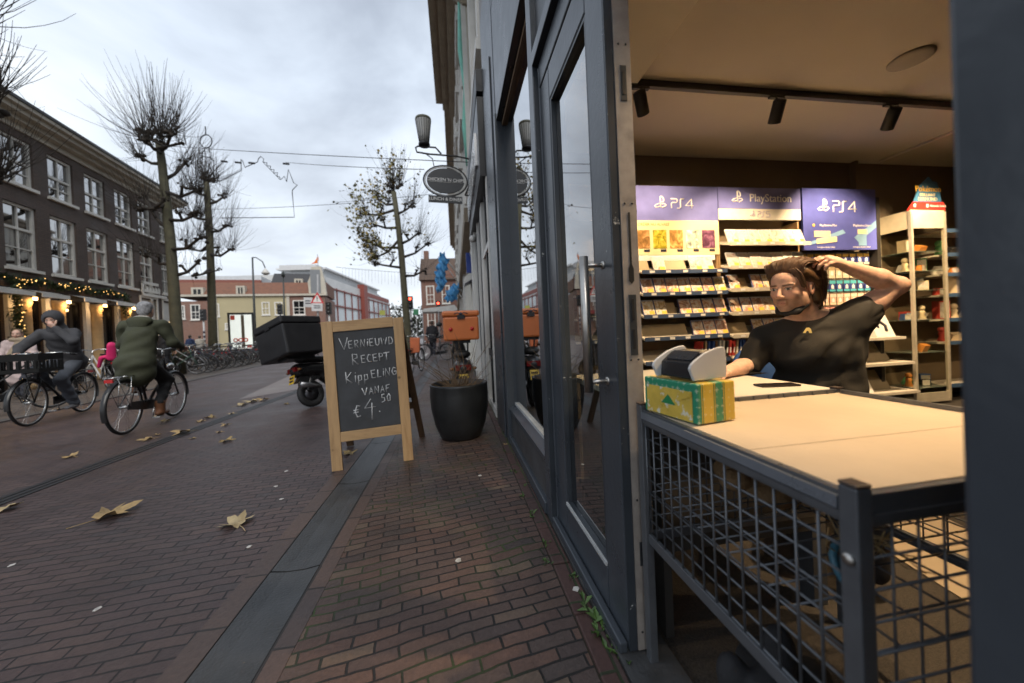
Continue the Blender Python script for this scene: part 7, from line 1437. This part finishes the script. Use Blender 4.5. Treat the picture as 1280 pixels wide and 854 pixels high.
q = PX(320, 445, 25)*[1, 1, 0]; lp = thing('street_lamp', 'tall dark street lamp post with a curved arm before the yellow building', 'street lamp', tuple(q)); p1 = PX(315.5, 322, 25); b = MB(); b.tube([q, q+(p1-q)*.3, p1], [.11, .08, .05], 10); b.tube([p1, PX(320, 322, 25), PX(328, 327, 25), PX(331.5, 335, 25)], .035, 8); b.build('post', M('lamp_post_green', (.03, .036, .034), .5), lp)
c_ = PX(332, 341, 25); b = MB(); b.lathe([(.05, .30), (.10, .22), (.26, .0), (.24, -.08), (.10, -.16)], c_, 16); b.build('lamp_shade', M('lamp_glass_white', (.66, .64, .6), .3), lp)
q = PX(357, 440, 33)*[1, 1, 0]; lp = thing('street_lamp', 'second thin dark post right of the poster case', 'street lamp', tuple(q)); b = MB(); b.tube([q, PX(354, 345, 33)], [.10, .06], 8); b.build('post', MC['lamp_post_green'], lp); b = MB(); b.lathe([(.16, 0), (.12, .4), (.05, .5)], PX(354, 346, 33), 10); b.build('lamp_shade', MC['lamp_post_green'], lp)
b = MB(); q = PX(520, 390, 45); b.obox(q, ex*.32, np.array([0, .03, 0]), ez*.36); g_ = tag(b.build('green_sign', M('sign_green', (.03, .17, .08), .5)), 'small green sign in the distance left of the white canopy', 'sign'); b = MB(); b.tube([q*[1, 1, 0]+[0, .1, 0], q+[0, .1, 0]], .05, 6); b.build('post', M('pole_grey', (.35, .35, .36), .5), g_)
b = MB(); q = PX(478, 391, 60); b.obox(q, ex*.45, np.array([0, .03, 0]), ez*.4); g_ = tag(b.build('yellow_sign', M('sign_lime', (.30, .31, .06), .5)), 'small lime yellow sign in the distance above the chalkboard', 'sign'); b = MB(); b.tube([q*[1, 1, 0]+[0, .1, 0], q+[0, .1, 0]], .06, 6); b.build('post', M('pole_grey', (.35, .35, .36), .5), g_)
MBx = MB(); p_, q_ = GZ(521, 452), GZ(533, 442); MBx.prism([(*(p_[:2]), -.002), (p_[0]+.12, p_[1], -.002), (q_[0]+.12, q_[1], -.002), (*(q_[:2]), -.002)], (0, 0, .006)); struct(MBx.build('road_marking', M('road_white', (.65, .65, .63), .6)))
# ------------------------------------------------------------------ fallen leaves and scraps
LEAFM = [M('leaf_tan', (.34, .23, .10), .6, var=.3, sc=25, bump=.3, bsc=80), M('leaf_ochre', (.27, .185, .07), .6, var=.35, sc=25, bump=.3, bsc=80), M('leaf_pale', (.40, .31, .17), .6, var=.25, sc=25)]
def maple(scale, rr):
    pts = []; lob = [(0, 1.), (.45, .42), (.75, .92), (1.15, .40), (1.55, .75), (2.1, .32), (2.75, .42), (PI, .22)]
    full = [(a, r) for a, r in lob]+[(-a, r) for a, r in lob[-2:0:-1]]
    out = []
    for i, (a, r) in enumerate(full):
        a2, r2 = full[(i+1) % len(full)]; out.append((a, r)); da = (a2-a+PI) % (2*PI)-PI; out.append((a+da*.4, (r*.55+r2*.45)*rr.uniform(.85, 1.08)))
    ph = rr.uniform(0, 6); V = [(0, 0, .012*scale/.1)]
    for ring in (.5, 1.):
        for a, r in out: x, y = r*ring*math.cos(a), r*ring*math.sin(a); V.append((x*scale, y*scale, scale*(.10+ring*.16*math.sin(3*a+ph)*(.4+.6*r)+.30*(abs(y)**1.5)*ring*rr.uniform(.6, 1.2)-.02)))
    n = len(out); F = [(0, 1+i, 1+(i+1) % n) for i in range(n)]+[(1+i, 1+n+i, 1+n+(i+1) % n, 1+(i+1) % n) for i in range(n)]
    zmin = min(v[2] for v in V); return [(x, y, z-zmin+.001) for x, y, z in V], F
lvs = [(135, 645, .19, 'largest curled brown leaf on the road at the lower left'), (297, 655, .145, 'pale ragged leaf on the road left of the stone gutter'), (8, 636, .12, 'leaf half cut off at the left edge of the road'), (88, 571, .11, 'flat tan leaf on the road left of the drain'), (185, 549, .12, 'tan leaf under the front of the green parka cyclist'), (230, 541, .16, 'dark crumpled leaf right of the parka cyclist wheel'), (282, 551, .12, 'greenish leaf alone in the middle of the road'), (283, 531, .08, 'small tan leaf in the middle of the road'), (316, 502, .20, 'larger leaf of the heap near the black scooter'), (330, 500, .16, 'right leaf of the heap near the black scooter'), (300, 507, .14, 'left leaf of the heap near the black scooter'), (250, 527, .10, 'leaf beyond the front wheel of the parka cyclist'), (264, 522, .12, 'further leaf between cyclist and leaf heap'), (438, 566, .12, 'yellow leaf lying under the chalkboard sign'), (359, 505, .08, 'small dark leaf beside the black scooter wheel'), (275, 540, .06, 'tiny leaf left of the small tan road leaf'), (632, 556, .035, 'tiny tan leaf by the shop plinth'), (205, 527, .10, 'leaf behind the parka cyclist crank'), (290, 517, .08, 'small leaf between the far road leaves'), (197, 543, .05, 'tiny leaf near the parka cyclist front wheel'), (240, 548, .05, 'tiny pale leaf below the dark crumpled leaf')]
rr = random.Random(77)
for px_, py_, sc_, lab in lvs:
    V, F = maple(sc_*.9, rr); b = MB(); b.add(V, F, True); b.tube([(-.15*sc_, 0, .004), (-.55*sc_, .05*sc_, .006), (-.9*sc_, .12*sc_, .004)], .0022, 4); q = GZ(px_, py_); o = b.build('fallen_leaf', LEAFM[rr.choice([0, 0, 1, 1, 2])]); o.location = (q[0], q[1], 0 if q[0] > -.7 else -.006); o.rotation_euler = (0, 0, rr.uniform(0, 6.28)); tag(o, lab, 'leaf', 'fallen plane leaves')
sp_ = [(345, 607, 'by the left band of the gutter'), (352, 623, 'on the road left of the gutter band'), (452, 577, 'pale flat paper scrap in front of the chalkboard'), (377, 690, 'white spot high on the gutter stone'), (395, 702, 'white spot low on the gutter stone'), (372, 643, 'white spot near the far end of the gutter stone'), (283, 728, 'long white scrap on the road left of the gutter'), (311, 682, 'small pale scrap on the road'), (15, 705, 'pale scrap at the left of the road'), (121, 760, 'pale smear like scrap in the lower left road'), (358, 588, 'scrap beside the chalkboard foot'), (573, 701, 'scrap among the pavement bricks'), (600, 595, 'scrap on the pavement below the planter'), (720, 737, 'cigarette end by the shop kerb')]
for px_, py_, lab in sp_:
    q = GZ(px_, py_); b = MB(); n = 9; b.prism([(q[0]+rr.uniform(.5, 1)*.018*math.cos(a), q[1]+rr.uniform(.5, 1)*.018*math.sin(a), (.0015 if q[0] > -.7 else -.007 if q[0] < -1.14 else -.013)) for a in [i*2*PI/n for i in range(n)]], (0, 0, .0025)); tag(b.build('paper_scrap', M('scrap_white', (.50, .48, .45), .8, var=.3, sc=60)), 'little white paper scrap '+lab if not lab.startswith(('pale', 'white', 'long', 'small', 'scrap', 'cig')) else lab, 'litter', 'scraps of litter on the bricks')
